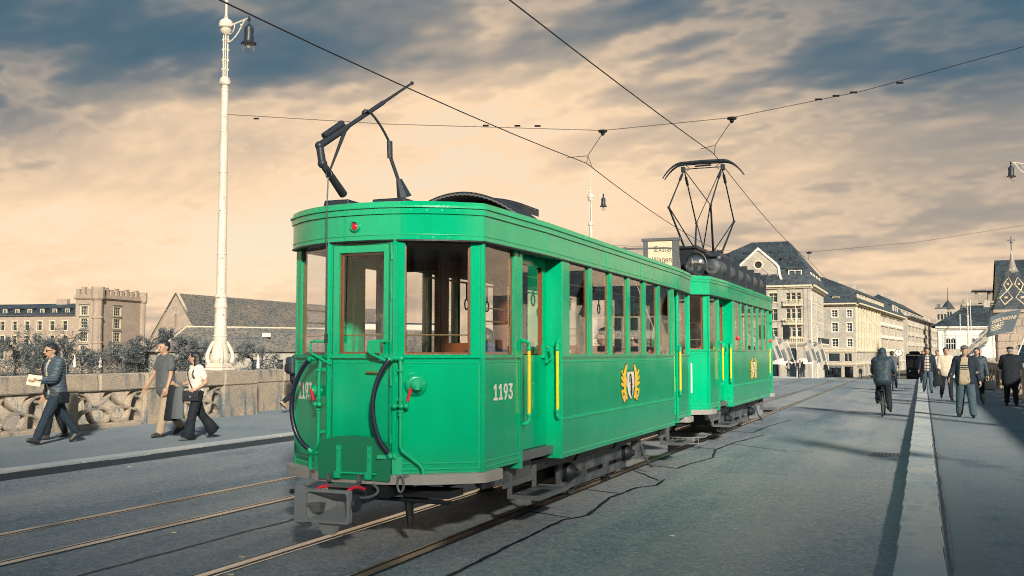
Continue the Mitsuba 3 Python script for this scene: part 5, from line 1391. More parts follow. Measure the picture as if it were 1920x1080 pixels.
    if hs == 'long':
        sc += [MF.batch_hull([ell(hr(0, -0.055, 0.02), 0.088, 0.075, 0.09), ell(hr(0, -0.095, -0.20), 0.085, 0.040, 0.07), ell(hr(-0.06, -0.05, -0.15), 0.03, 0.03, 0.05), ell(hr(0.06, -0.05, -0.15), 0.03, 0.03, 0.05)])]
    if hs in ('short', 'long', 'bald'):
        put('hair', lo_(relax(fuse(sc) - cut, 0.022, 2, 0.010 if lod < 3 else 0, freq=40)), wear.get('hair_mat', 'hair_dark'), k, smooth=True)
    if hs == 'cap':
        put('cap', lo_(relax(fuse([ell(hr(0, -0.012, 0.060), 0.097, 0.112, 0.075), MF.batch_hull([ell(hr(-0.05, 0.09, 0.062), 0.03, 0.03, 0.008), ell(hr(0.05, 0.09, 0.062), 0.03, 0.03, 0.008), ell(hr(0, 0.165, 0.050), 0.05, 0.03, 0.008)])]), 0.03, 2)), wear.get('hair_mat', 'hair_dark'), k, smooth=True)
        put('hair', lo_(relax(ell(hr(0, -0.055, -0.01), 0.084, 0.062, 0.07), 0.03, 1)), 'hair_dark', k, smooth=True)
    if hs == 'flatcap':
        put('cap', lo_(relax(fuse([ell(hr(0, 0.0, 0.075), 0.105, 0.125, 0.052), ell(hr(0, 0.09, 0.055), 0.07, 0.06, 0.015)]), 0.03, 2)), wear.get('hair_mat', 'hair_dark'), k, smooth=True)
        put('hair', lo_(relax(ell(hr(0, -0.045, 0.0), 0.086, 0.068, 0.07), 0.03, 1)), 'hair_grey', k, smooth=True)
    if hs == 'hood':
        put('hood', lo_(relax(fuse([ell(hr(0, -0.02, 0.035), 0.115, 0.125, 0.13), cap(hr(-0.05, -0.06, -0.10), 0.09, hr(0.05, -0.06, -0.10), 0.09)]) - cut, 0.03, 3, 0.02)), wear['jacket'], k, smooth=True)
    if lod == 1:
        for s in (-1, 1):
            put('eye', B().man(ell(hr(s * 0.033, 0.092, 0.006), 0.013, 0.010, 0.007, 8), Mx), 'black', k)
        if wear.get('glasses'):
            gb = B()
            for s in (-1, 1):
                gb.man(ell(hr(s * 0.036, 0.102, 0.006), 0.030, 0.010, 0.020, 10), Mx); gb.tube([hr(s * 0.065, 0.095, 0.010), hr(s * 0.088, -0.01, 0.012)], 0.005, 5, M=Mx)
            put('sunglasses', gb, 'black', k)
    Wd = {n: (Mx @ np.append(p, 1))[:3] for n, p in J.items() if n[0] not in 'fd'}
    Wd['M'] = Mx; Wd['tor'] = lambda x, y, z: (Mx @ np.append(tor(x, y, z), 1))[:3]
    return k, Wd


def cloth(n, col, rough=0.85):
    return pbr(n, col, rough, sheen=0.3, bump=CL, bscale=0.008)


pbr('hair_dark', (0.018, 0.020, 0.026), 0.5)
pbr('hair_grey', (0.22, 0.23, 0.24), 0.6)
cloth('jacket_puffer', (0.055, 0.085, 0.110), 0.55)
cloth('denim', (0.014, 0.030, 0.050)); cloth('denim_pale', (0.050, 0.085, 0.115))
cloth('khaki', (0.36, 0.285, 0.20)); cloth('shirt_grey', (0.095, 0.110, 0.118)); cloth('top_white', (0.76, 0.71, 0.61))
cloth('black_cloth', (0.007, 0.012, 0.020)); cloth('navy', (0.010, 0.020, 0.035)); cloth('tshirt', (0.42, 0.35, 0.25)); cloth('shirt_pale', (0.58, 0.52, 0.42))
cloth('jacket_blue', (0.024, 0.048, 0.070), 0.6); cloth('grey_cloth', (0.10, 0.115, 0.125)); cloth('work_blue', (0.018, 0.055, 0.15))


def f_check(p, n, uv):
    a = smoothstep(0.35, 0.5, dr.abs(dr.sin(p.x * 26))); b = smoothstep(0.35, 0.5, dr.abs(dr.sin(p.z * 26)))
    return mix((0.06, 0.08, 0.10), (0.62, 0.52, 0.38), a * b)


pbr('checked', proc(f_check), 0.85)
for m_ in ('shoe_brown',):
    pbr(m_, (0.05, 0.05, 0.05), 0.4)
pbr('leather_black', (0.012, 0.016, 0.024), 0.35)


def strap(k, pts, w=0.013, mat='leather_black', name='strap'):
    put(name, B().tube(bez3(pts, 22), w, 6, sq=(1.0, 1.0)), mat, k, smooth=True)


def rbox(c, hx, hy, hz, r, M=None):
    return MF.batch_hull([sph((c[0] + a * (hx - r), c[1] + b * (hy - r), c[2] + d * (hz - r)), r, 10) for a in (-1, 1) for b in (-1, 1) for d in (-1, 1)])


# walkers on the left pavement
ZP = 0.122
k, W1 = person('man in a ribbed puffer jacket and sunglasses walking left with a paper in his hand', (-14.10, 13.55, ZP), 160, dict(hip_l=27, knee_l=6, hip_r=-24, knee_r=14, foot_l=14, foot_r=-32, arm_l=20, elb_l=62, inn_l=10, arm_r=-14, elb_r=18, abd_r=14, abd_l=14, lean=6, look=6, nod=-6, curl_r=60),
       dict(trousers='denim', shirt='shirt_pale', jacket='jacket_puffer', rib=0.016, jg=1.18, open=0.055, jhem=-0.02, shoes='shoe_brown', hair='short', glasses=1), H=1.80)
t = W1['tor']
strap(k, [t(0.13, 0.02, 0.56), t(0.08, 0.17, 0.42), t(-0.06, 0.185, 0.20), t(-0.20, 0.10, -0.02), t(-0.24, 0.02, -0.08)], 0.016)
bag = thing('shoulder_bag', 'small black bag hanging at the hip of the man in the puffer jacket', 'bag')
put('pouch', B().man(rbox((0, 0, 0), 0.04, 0.09, 0.10, 0.025), trans(*t(-0.225, -0.02, -0.10)) @ rotz(math.radians(160))), 'leather_black', bag, smooth=40)
put('flap', B().man(rbox((-0.04, 0, 0.03), 0.010, 0.085, 0.065, 0.009), trans(*t(-0.225, -0.02, -0.10)) @ rotz(math.radians(160))), 'leather_black', bag)
w = W1['wl'] + np.array([-0.03, -0.06, 0.02])
X, Y = np.meshgrid(np.linspace(-0.11, 0.11, 7), np.linspace(-0.10, 0.08, 7))
Mp = trans(*w) @ frame((0, 0, 0), (-0.66, -0.70, 0.22), (0.0, 0.2, 1))
tag(put('paper', B().sheet(X, Y, 0.03 * np.sin(X * 18) + 0.02 * Y, Mp), 'cream', smooth=True), 'crumpled pale paper held by the man in the puffer jacket', 'paper')
person('man in dark trousers walking behind the man in the puffer jacket, mostly hidden', (-14.88, 14.27, ZP), 146, dict(hip_l=14, knee_l=8, hip_r=-12, knee_r=10, arm_l=-8, arm_r=8), dict(trousers='black_cloth', shirt='grey_cloth', jacket='navy', shoes='shoe_brown'), H=1.60, lod=2)
k, W2 = person('smiling man in a grey short-sleeved shirt and khaki trousers walking beside a woman', (-13.38, 15.5, ZP), 160, dict(hip_l=12, knee_l=2, hip_r=-16, knee_r=22, foot_r=-28, foot_l=4, arm_r=14, elb_r=10, abd_r=16, arm_l=2, elb_l=18, abd_l=6, lean=2, look=8, nod=-8, twist=0),
       dict(trousers='khaki', shirt='shirt_grey', sleeve='short', hem=-0.08, collar=1, fat=1.12, shoes='shoe_brown', hair='short', leg=0.008), H=1.84)
k2, W3 = person('woman in a white short-sleeved top and black flared trousers with long dark hair', (-12.42, 15.2, ZP), 152, dict(hip_l=16, knee_l=4, hip_r=-20, knee_r=20, foot_r=-24, arm_r=10, elb_r=70, inn_r=20, arm_l=-22, elb_l=74, abd_l=16, inn_l=25, lean=1, look=-45, nod=0, curl_l=70, curl_r=60),
       dict(trousers='black_cloth', shirt='top_white', sleeve='short', hem=0.07, fat=0.93, leg=0.012, shoes='grey_cloth', hair='long'), H=1.63)
# flared hems of her trousers
for n in 'lr':
    a = W3['a' + n]; q = W3['k' + n]
    put('trouser_flare', B().tube([q + (a - q) * 0.35, q + (a - q) * 0.7, a + np.array([0, 0, -0.03])], [0.082, 0.10, 0.125], 14), 'black_cloth', k2, smooth=True)
t = W3['tor']
strap(k2, [t(0.12, 0.0, 0.55), t(0.06, 0.15, 0.40), t(-0.07, 0.155, 0.20), t(-0.15, 0.12, 0.05)], 0.010)
strap(k2, [t(-0.12, -0.02, 0.56), t(-0.13, 0.12, 0.42), t(-0.16, 0.10, 0.30)], 0.016)
hb = thing('handbag', 'black handbag with a flap carried at the hip of the woman in white', 'handbag')
Mb = trans(*t(-0.13, 0.16, -0.04)) @ rotz(math.radians(25))
put('body', B().man(rbox((0, 0, 0), 0.15, 0.05, 0.10, 0.025), Mb), 'leather_black', hb, smooth=40)
put('flap', B().man(rbox((0, -0.052, 0.03), 0.14, 0.010, 0.065, 0.009), Mb), 'leather_black', hb)
put('clasp', B().box(-0.012, -0.066, -0.022, 0.012, -0.058, 0.0, Mb), 'pale_metal', hb)
# the coat carried between them
jk = W3['wr'] + np.array([0.0, 0.0, 0.0])
th = np.linspace(0, 1, 10); ph = np.linspace(0, 2 * np.pi, 17)
rr = 0.05 + 0.085 * th ** 0.6
Xc = jk[0] + (rr[:, None] * np.cos(ph)) * (1 + 0.18 * np.sin(3 * ph + 4 * th[:, None])); Yc = jk[1] + 0.65 * rr[:, None] * np.sin(ph); Zc = jk[2] + 0.05 - 0.66 * th[:, None] + 0 * ph
tag(put('coat', B().sheet(Xc, Yc, Zc), 'grey_cloth', smooth=True), 'grey coat hanging over the arm of the woman in white', 'coat')
tag(put('coat', B().sheet(Xc + 0.10 - 0.35, Yc + 0.10, Zc - 0.05), 'black_cloth', smooth=True), 'black coat carried at the side of the man in the grey shirt', 'coat')
# man with a rucksack behind the tram's left edge
k, W4 = person('person in dark clothes with a rucksack, half hidden behind the left edge of the tram', (-15.55, 23.1, ZP), -20, dict(hip_l=10, knee_l=6, hip_r=-22, knee_r=34, foot_r=-40, arm_l=-8, arm_r=12, lean=5), dict(trousers='black_cloth', jacket='navy', shoes='khaki', hair='short'), H=1.80)
rk = thing('rucksack', 'dark rucksack on the back of the person behind the tram', 'rucksack')
t = W4['tor']
put('sack', B().man(rbox((0, 0, 0), 0.16, 0.10, 0.23, 0.07), trans(*t(0, -0.22, 0.28)) @ rotz(math.radians(-20))), 'jacket_blue', rk, smooth=40)
put('pocket', B().man(rbox((0, -0.10, -0.07), 0.12, 0.045, 0.11, 0.035), trans(*t(0, -0.22, 0.28)) @ rotz(math.radians(-20))), 'leather_black', rk, smooth=40)

# walkers on the right pavement
k, W5 = person('man in a white shirt with a dark coat over his arm, walking towards the viewer', (0.72, 37.2, ZP), 186, dict(hip_l=10, knee_l=4, hip_r=-14, knee_r=24, foot_r=-20, arm_r=6, elb_r=40, abd_r=10, arm_l=-6, elb_l=20, lean=2), dict(trousers='black_cloth', shirt='shirt_pale', hem=-0.02, fat=1.12, hair='short', collar=1), H=1.78, lod=2)
jk = W5['wr']
Xc = jk[0] - 0.03 + (rr[:, None] * np.cos(ph)) * 1.2; Yc = jk[1] + 0.6 * rr[:, None] * np.sin(ph); Zc = jk[2] + 0.10 - 0.60 * th[:, None] + 0 * ph
tag(put('coat', B().sheet(Xc, Yc, Zc), 'black_cloth', smooth=True), 'dark coat over the arm of the man in the white shirt', 'coat')
k, W6 = person('man in a cap, pale printed t-shirt, open dark jacket and jeans walking towards the viewer', (0.96, 27.4, ZP), 172, dict(hip_l=9, knee_l=3, hip_r=-8, knee_r=6, out_l=5, out_r=5, arm_l=-8, elb_l=16, abd_l=14, arm_r=6, elb_r=34, abd_r=18, lean=0), dict(trousers='denim_pale', shirt='tshirt', hem=-0.02, jacket='navy', open=0.11, jhem=-0.05, jg=1.13, fat=1.10, leg=0.02, hair='cap', hair_mat='grey_cloth'), H=1.78)
t = W6['tor']
for i, (z, wd) in enumerate(((0.34, 0.085), (0.29, 0.10), (0.25, 0.085))):
    put('shirt_print', B().tube([t(-wd, 0.137, z), t(0, 0.148, z), t(wd, 0.137, z)], 0.012, 6), 'jacket_blue', k)
k, W7 = person('person in a dark jacket carrying a black bag, just behind the man in the cap', (1.52, 33.9, ZP), 176, dict(hip_l=-10, knee_l=14, hip_r=12, knee_r=4, arm_l=6, elb_l=10, abd_l=12, arm_r=-6), dict(trousers='black_cloth', shirt='shirt_grey', jacket='jacket_blue', fat=1.05, hair='short'), H=1.76, lod=2)
hb = thing('tote_bag', 'black bag in the hand of the person behind the man in the cap', 'bag')
put('bag', B().man(rbox((0, 0, 0), 0.16, 0.08, 0.14, 0.04), trans(*(W7['wl'] + [0.05, 0.0, -0.28]))), 'leather_black', hb, smooth=40)
put('handle', B().tube(bez3([W7['wl'] + [-0.04, 0, -0.16], W7['wl'] + [0.02, 0, -0.08], W7['wl'] + [0.13, 0, -0.16]], 12), 0.010, 6), 'leather_black', hb)
k, W8 = person('person in a long dark coat and cap seen from behind at the right parapet', (2.44, 34.0, ZP), -4, dict(hip_l=4, hip_r=-4, arm_l=14, elb_l=66, abd_l=16, arm_r=14, elb_r=66, abd_r=16, inn_l=20, inn_r=20, lean=1, look=4, nod=-10), dict(trousers='black_cloth', shirt='navy', jacket='black_cloth', jhem=-0.22, jg=1.24, fat=1.14, hair='flatcap', leg=0.01), H=1.78, lod=2)
person('man in a checked shirt under a dark open jacket walking along the right kerb', (0.16, 43.8, ZP), 182, dict(hip_l=10, knee_l=4, hip_r=-10, knee_r=14, arm_l=-8, arm_r=-10, elb_r=20, abd_l=14, abd_r=14), dict(trousers='denim_pale', shirt='checked', jacket='navy', open=0.10, jhem=-0.08, hair='short'), H=1.80, lod=2)
person('person with pale collar walking behind the man in the checked shirt', (0.62, 50.5, ZP), 178, dict(hip_l=-8, knee_l=8, hip_r=9, knee_r=3), dict(trousers='denim', shirt='shirt_pale', jacket='jacket_blue', open=0.12, hair='short'), H=1.72, lod=2)
person('dark figure with a bag on the far pavement beside the checked shirt man', (0.02, 58.0, ZP), 180, dict(hip_l=8, hip_r=-8), dict(trousers='black_cloth', jacket='black_cloth', hair='short'), H=1.72, lod=3)
# far walkers on the other side of the bridge end
for x, y, hd_, top, lab in ((-14.2, 103, 178, 'shirt_grey', 'far man in a pale grey shirt standing beside the motor car'), (-12.85, 108, 175, 'tshirt', 'far man in a dark jacket and pale shirt, left one of a pair'), (-12.25, 108, 185, 'navy', 'far person in navy, right one of the pair'), (-10.0, 118, 180, 'black_cloth', 'far person in black below the flag masts'), (-11.9, 112, 0, 'grey_cloth', 'far person in grey seen from behind near the flags')):
    person(lab, (x, y, float(zr(y)) + 0.13), hd_, dict(hip_l=8, hip_r=-8, knee_r=10, arm_l=-6, arm_r=8), dict(trousers='denim' if top != 'black_cloth' else 'black_cloth', shirt=top, **({'jacket': 'navy', 'open': 0.10} if top == 'tshirt' else {}), hair='short'), H=1.75, lod=3)

# ------------------------------------------------------------------ bicycles and riders
def bicycle(label, pos, head, group='bicycles on the bridge', lean=0.0, steer=0.0, col='dark_metal'):
    k = thing('bicycle', label, 'bicycle', group)
    M = trans(*pos) @ rotz(math.radians(head)) @ roty(lean)
    R = 0.335
    for yw, a in ((-0.52, 0.0), (0.52, steer)):
        w = fresh(k + '__wheel')
        Mw = M @ trans(0, yw, R) @ rotz(a) @ roty(math.pi / 2)
        q = np.linspace(0, 2 * np.pi, 33)
        put('tyre', B().tube(np.stack([R * np.cos(q) * 0.95, R * np.sin(q) * 0.95, 0 * q], 1), 0.019, 8, cap=False, M=Mw), 'black', w, smooth=True)
        sp = B().tube(np.stack([0.29 * np.cos(q), 0.29 * np.sin(q), 0 * q], 1), 0.010, 6, cap=False, M=Mw)
        for i in range(14):
            a_ = i * 2 * np.pi / 14
            sp.tube([(0.02 * math.cos(a_), 0.02 * math.sin(a_), 0.02 * (-1) ** i), (0.29 * math.cos(a_), 0.29 * math.sin(a_), 0)], 0.0025, 4, cap=False, M=Mw)
        sp.lathe([(0.022, -0.045), (0.022, 0.045)], 10, Mw)
        put('rim', sp, 'pale_metal', w)
        g = np.linspace(0.2, 2.6, 16)
        put('mudguard', B().tube(np.stack([0 * g, -0.37 * np.cos(g + (0.5 if yw < 0 else -0.2)), 0.37 * np.sin(g + (0.5 if yw < 0 else -0.2))], 1), 0.022, 6, M=M @ trans(0, yw, R), sq=(1.4, 0.4)), col, k)
    fr = B()
    bb, st, hd_, rh, fh = (0, -0.08, 0.29), (0, -0.22, 0.80), (0, 0.36, 0.80), (0, -0.52, R), (0, 0.52, R)
    for p, q in ((bb, st), (st, hd_), (bb, (0, 0.38, 0.70)), (hd_, (0, 0.34, 0.98)), ):
        fr.tube([p, q], 0.017, 8, M=M)
    for s in (-1, 1):
        fr.tube([(s * 0.03, *bb[1:]), (s * 0.055, *rh[1:])], 0.010, 6, M=M).tube([(s * 0.02, *st[1:]), (s * 0.055, *rh[1:])], 0.009, 6, M=M).tube([(s * 0.045, 0.39, 0.70), (s * 0.055, *fh[1:])], 0.012, 6, M=M)
        fr.tube([(s * 0.12, bb[1] + s * 0.12, bb[2] - s * 0.12), (s * 0.03, *bb[1:])], 0.011, 6, M=M).box(s * 0.10, bb[1] + s * 0.12 - 0.04, bb[2] - s * 0.12 - 0.012, s * 0.19, bb[1] + s * 0.12 + 0.04, bb[2] - s * 0.12 + 0.012, M)
    put('frame', fr, col, k)
    put('handlebar', B().tube(bez3([(-0.28, 0.20, 1.03), (-0.26, 0.30, 1.05), (0, 0.36, 1.00), (0.26, 0.30, 1.05), (0.28, 0.20, 1.03)], 20), 0.012, 7, M=M), 'black', k)
    put('saddle', B().tube([st, (0, -0.24, 0.93)], 0.013, 7, M=M).man(MF.batch_hull([sph((-0.07, -0.34, 0.955), 0.03, 10), sph((0.07, -0.34, 0.955), 0.03, 10), sph((0, -0.06, 0.955), 0.02, 10)]), M), 'leather_black', k)
    put('carrier', B().box(-0.06, -0.78, 0.70, 0.06, -0.36, 0.715, M).tube([(-0.05, -0.70, 0.70), (-0.055, -0.52, R)], 0.006, 5, M=M).tube([(0.05, -0.70, 0.70), (0.055, -0.52, R)], 0.006, 5, M=M), col, k)
    return k, M


def rider(label, pos, head, wear, H=1.75, name='person', lod=2):
    s = H / 1.75
    k, M = bicycle('bicycle ridden by the ' + label.split(' riding')[0], pos, head)
    p = np.array(pos) + rot(np.array([0, -0.22, 0]), 'z', math.radians(head))
    return person(label, p, head, dict(hip_l=62, knee_l=76, hip_r=22, knee_r=34, out_l=5, out_r=5, foot_l=-4, foot_r=-8, arm_l=40, elb_l=22, abd_l=16, arm_r=40, elb_r=22, abd_r=16, lean=14, nod=-4, curl_l=70, curl_r=70), wear, H, lod=lod, rise=0.09)


rider('cyclist in a hooded blue jacket riding away on the road beside the right kerb', (-1.02, 29.4, 0), -1, dict(trousers='black_cloth', jacket='jacket_blue', jg=1.24, jhem=-0.04, fat=1.03, hair='hood', leg=0.012, collar=0), lod=1)
rider('far cyclist in mottled clothes riding away ahead of the hooded cyclist', (-1.30, 49.2, 0), 2, dict(trousers='denim', shirt='checked', jacket='grey_cloth', hair='cap', hair_mat='hair_dark'), H=1.72, lod=3)
rider('far cyclist facing the viewer beside the group at the bridge end', (-11.3, 104, float(zr(104))), 180, dict(trousers='denim', shirt='tshirt', jacket='navy', open=0.10, hair='short'), H=1.75, lod=3)
bicycle('bicycle leaning against the right parapet, its front wheel turned to the pavement', (2.86, 52.0, ZP), 176, lean=0.12, steer=-0.5)
bicycle('second bicycle leaning against the right parapet farther along', (2.90, 57.5, ZP), 184, lean=0.12, steer=0.4)

# conductor and passengers inside the cars
person('conductor in blue overalls seated bent over on the front platform of the trailer', (XC + 0.58, 9.35, 0.74), 35, dict(hip_l=86, knee_l=86, hip_r=86, knee_r=86, lean=26, arm_l=30, elb_l=40, arm_r=36, elb_r=50, nod=-20), dict(trousers='work_blue', shirt='work_blue', jacket='work_blue', hair='short'), H=1.68, lod=2)
person('driver in dark blue standing on the near platform of the motor car', (XC + 0.42, 19.0, 0.76), 10, dict(arm_l=10, arm_r=30, elb_r=40), dict(trousers='navy', shirt='navy', jacket='navy', hair='short'), H=1.78, lod=2)
for x, y, c_, lab in ((0.72, 11.0, 'top_white', 'passenger in a pale top at the first window of the trailer'), (0.70, 12.9, 'work_blue', 'passenger in blue at the third window of the trailer'), (0.72, 14.3, 'shirt_grey', 'passenger in grey at the fifth window of the trailer')):
    person(lab, (XC + x, y, 0.73), 90, dict(hip_l=86, knee_l=86, hip_r=86, knee_r=86, arm_l=20, arm_r=20, elb_l=50, elb_r=50, lean=0), dict(trousers='denim', shirt=c_, hair='short'), H=1.7, lod=3)
# ------------------------------------------------------------------ buildings
def face(p, q, z0):
    """Frame of a facade whose foot runs from plan point p to q (outside on the right of p-q); local (u, v, t) = along, up, out."""
    d = (q[0] - p[0], q[1] - p[1], 0)
    return frame((p[0], p[1], z0), d, (0, 0, 1)), math.hypot(d[0], d[1])


def pierced(M, W, H, holes, th=0.45, b=None):
    """Wall of width W and height H with rectangular holes (u0, v0, u1, v1)."""
    b = b or B()
    us = sorted({0.0, W, *[h[0] for h in holes], *[h[2] for h in holes]}); vs = sorted({0.0, H, *[h[1] for h in holes], *[h[3] for h in holes]})
    for v0, v1 in zip(vs[:-1], vs[1:]):
        vm = (v0 + v1) / 2; run = None
        for u0, u1 in zip(us[:-1], us[1:]):
            um = (u0 + u1) / 2
            solid = not any(h[0] < um < h[2] and h[1] < vm < h[3] for h in holes)
            if solid: run = [run[0], u1] if run else [u0, u1]
            if (not solid or u1 == us[-1]) and run:
                b.box(run[0], v0, -th, run[1], v1, 0, M); run = None
    return b


def window(k, M, h, mull=(1, 1), surround=0.0, glass='dark_glass', trim='trim_cream', sill=True, back=0.28, arch=False):
    u0, v0, u1, v1 = h
    wk = fresh(k + '__window')
    f = B(); w = 0.07
    f.box(u0, v0, -back - 0.02, u0 + w, v1, -back + 0.05, M).box(u1 - w, v0, -back - 0.02, u1, v1, -back + 0.05, M).box(u0 + w, v0, -back - 0.02, u1 - w, v0 + w, -back + 0.05, M).box(u0 + w, v1 - w, -back - 0.02, u1 - w, v1, -back + 0.05, M)
    for i in range(1, mull[0] + 1):
        u = u0 + (u1 - u0) * i / (mull[0] + 1); f.box(u - 0.035, v0 + w, -back - 0.02, u + 0.035, v1 - w, -back + 0.045, M)
    for i in range(1, mull[1] + 1):
        v = v0 + (v1 - v0) * (0.68 if mull[1] == 1 else i / (mull[1] + 1)); f.box(u0 + w, v - 0.03, -back - 0.018, u1 - w, v + 0.03, -back + 0.04, M)
    put('frame', f, trim, wk)
    put('pane', B().box(u0, v0, -back - 0.06, u1, v1, -back, M), glass, wk)
    if sill:
        put('sill', B().box(u0 - 0.12, v0 - 0.14, -0.05, u1 + 0.12, v0, 0.12, M), trim, wk)
    if surround:
        s = surround
        put('surround', B().box(u0 - s, v0, -0.02, u0, v1, 0.06, M).box(u1, v0, -0.02, u1 + s, v1, 0.06, M).box(u0 - s, v1, -0.02, u1 + s, v1 + s * 1.3, 0.09, M), trim, wk)
    return wk


def cornice(k, M, W, v, d=0.4, h=0.35, mat='trim_cream', name='cornice', ext=0.3):
    put(name, B().box(-ext, v, -0.2, W + ext, v + h * 0.45, d * 0.55, M).box(-ext, v + h * 0.45, -0.2, W + ext, v + h, d, M), mat, k)


# ---- gabled corner house at the bridge end
k = thing('gabled_house', 'pale corner house with a white shaped gable and steep slate roof at the bridge end', 'building')
Y1, XA, XB, ZB = 150.0, -33.0, -14.7, -2.3
M, W = face((XA, Y1), (XB, Y1), ZB)
H = 13.3
U = lambda x: x - XA
V = lambda z: z - ZB
holes = []
rows = ((4.0, 5.35), (6.35, 8.05), (9.05, 10.35))
for a, b_ in rows:
    for x0, x1 in ((-18.1, -17.5), (-17.35, -16.75), (-16.6, -16.0), (-20.5, -19.3), (-23.2, -21.6), (-25.8, -24.6), (-28.3, -27.1), (-31, -29.8)):
        holes.append((U(x0), V(a), U(x1), V(b_)))
door = [(U(-20.3), V(-2.3), U(-19.0), V(2.6)), (U(-17.7), V(-2.3), U(-16.7), V(2.4)), (U(-24.5), V(-2.0), U(-22.5), V(2.3))]
put('wall', pierced(M, W, H, holes + door), 'facade_stone', k)
for h in holes:
    window(k, M, h, mull=(0 if h[2] - h[0] < 1 else 1, 1), surround=0.14 if h[2] - h[0] > 1 else 0)
for h in door:
    put('entrance', B().box(h[0], h[1], -0.6, h[2], h[3], -0.4, M), 'dark_glass', k)
for x0, x1, z in ((-18.7, -15.4, 3.05), (-18.4, -15.7, 5.75), (-18.4, -15.7, 8.45)):
    bk = fresh(k + '__balcony')
    put('slab', B().box(U(x0), V(z), 0, U(x1), V(z) + 0.18, 0.75, M), 'trim_cream', bk)
    rl = B()
    for u in np.linspace(U(x0) + 0.05, U(x1) - 0.05, 14): rl.box(u - 0.03, V(z) + 0.18, 0.66, u + 0.03, V(z) + 0.85, 0.72, M)
    rl.box(U(x0), V(z) + 0.85, 0.62, U(x1), V(z) + 0.93, 0.76, M)
    put('railing', rl, 'trim_cream', bk)
for x in (-18.95, -15.35, -14.75):
    put('pilaster', B().box(U(x) - 0.28, 0, 0, U(x) + 0.28, H, 0.14, M), 'facade_stone', k)
cornice(k, M, W, V(2.75), 0.5, 0.3, ext=0)
cornice(k, M, W, H, 0.7, 0.45)
Ms, Ws = face((XB, Y1), (XB, Y1 + 21), ZB)
hs = [(1.4 + i * 2.75, V(a), 2.5 + i * 2.75, V(b_)) for i in range(7) for a, b_ in rows]
put('wall', pierced(Ms, Ws, H, hs), 'facade_stone', k)
for h in hs: window(k, Ms, h, mull=(1, 1))
cornice(k, Ms, Ws, H, 0.7, 0.45)
bk = fresh(k + '__balcony')
put('slab', B().box(0.5, V(2.9), 0, 18, V(3.1), 1.0, Ms), 'trim_cream', bk)
rl = B()
for u in np.linspace(0.6, 17.9, 50): rl.box(u - 0.03, V(3.1), 0.92, u + 0.03, V(3.8), 0.98, Ms)
put('railing', rl.box(0.5, V(3.8), 0.88, 18, V(3.9), 1.0, Ms), 'dark_metal', bk)
# gable
gx, gz = -21.9, 11.0
gp = [(-25.95, 0), (-25.5, 0.9), (-25.1, 1.9), (-24.9, 3.2), (-24.5, 3.75), (-21.9, 6.1), (-19.3, 3.75), (-18.9, 3.2), (-18.7, 1.9), (-18.3, 0.9), (-17.85, 0)]
G = Polygon([(U(x), V(gz) + z) for x, z in gp])
wins = [(U(-23.3), V(11.45), U(-22.1), V(13.1)), (U(-21.7), V(11.45), U(-20.5), V(13.1)), (U(-20.2), V(11.45), U(-19.3), V(13.1))]
G2 = G
for h in wins: G2 = G2.difference(sbox(*h))
G2 = G2.difference(Point(U(gx), V(14.55)).buffer(0.55))
put('gable_wall', B().prism(G2, -0.45, 0.02, M), 'facade_stone', k)
put('gable_coping', B().prism(G.difference(G.buffer(-0.30)).difference(sbox(0, 0, W, V(gz) + 0.05)), 0.02, 0.22, M), 'white', k)
for h in wins: window(k, M, h, mull=(1, 1))
put('round_window', B().prism(Point(U(gx), V(14.55)).buffer(0.55), -0.35, -0.3, M), 'dark_glass', k)
put('round_window_frame', B().prism(Point(U(gx), V(14.55)).buffer(0.72).difference(Point(U(gx), V(14.55)).buffer(0.5)), 0.0, 0.1, M), 'trim_cream', k)
# roof: steep foot, then the hipped upper part
zc, zk, zt_ = 11.35, 14.0, 18.7
def ringpts(e, z): return [(XA - 0 + e, Y1 + e, z), (XB - e, Y1 + e, z), (XB - e, Y1 + 21 - e, z), (XA + e, Y1 + 21 - e, z)]
r0, r1 = ringpts(-0.55, zc), ringpts(0.35, zk)
r2 = [(-24.0, Y1 + 8.0, zt_), (-18.6, Y1 + 8.0, zt_), (-18.6, Y1 + 13, zt_), (-24.0, Y1 + 13, zt_)]
put('roof', B().add(r0 + r1 + r2, [[0, 1, 5, 4], [1, 2, 6, 5], [2, 3, 7, 6], [3, 0, 4, 7], [4, 5, 9, 8], [5, 6, 10, 9], [6, 7, 11, 10], [7, 4, 8, 11], [8, 9, 10, 11]]), 'slate', k)
put('roof_kink', B().box(XA, Y1 + 0.15, zk - 0.08, XB, Y1 + 0.5, zk + 0.08), 'slate', k)
def dormer(k, M, u, v, w, h, depth, lid=True, mat='slate', fr='trim_cream'):
    dk = fresh(k + '__dormer')
    put('front', pierced(M @ trans(u, v, 0), w, h, [(0.14, 0.16, w - 0.14, h - 0.18)], 0.2), fr, dk)
    put('cheeks', B().box(u + 0.02, v, -depth, u + w - 0.02, v + h - 0.02, -0.2, M), mat, dk)
    put('pane', B().box(u + 0.1, v + 0.1, -0.16, u + w - 0.1, v + h - 0.1, -0.12, M).box(u + w / 2 - 0.035, v + 0.1, -0.14, u + w / 2 + 0.035, v + h - 0.1, -0.05, M) if False else B().box(u + 0.1, v + 0.1, -0.19, u + w - 0.1, v + h - 0.1, -0.12, M), 'dark_glass', dk)
    put('mullion', B().box(u + w / 2 - 0.035, v + 0.14, -0.12, u + w / 2 + 0.035, v + h - 0.16, -0.04, M), fr, dk)
    if lid: put('lid', B().box(u - 0.15, v + h, -depth, u + w + 0.15, v + h + 0.14, 0.2, M), 'slate', dk)
    return dk
dormer(k, M, U(-17.7), V(11.5), 1.9, 2.2, 3.0, fr='white')
dormer(k, M @ trans(0, 0, -2.0), U(-18.9), V(14.5), 1.2, 1.1, 3.0, fr='slate')
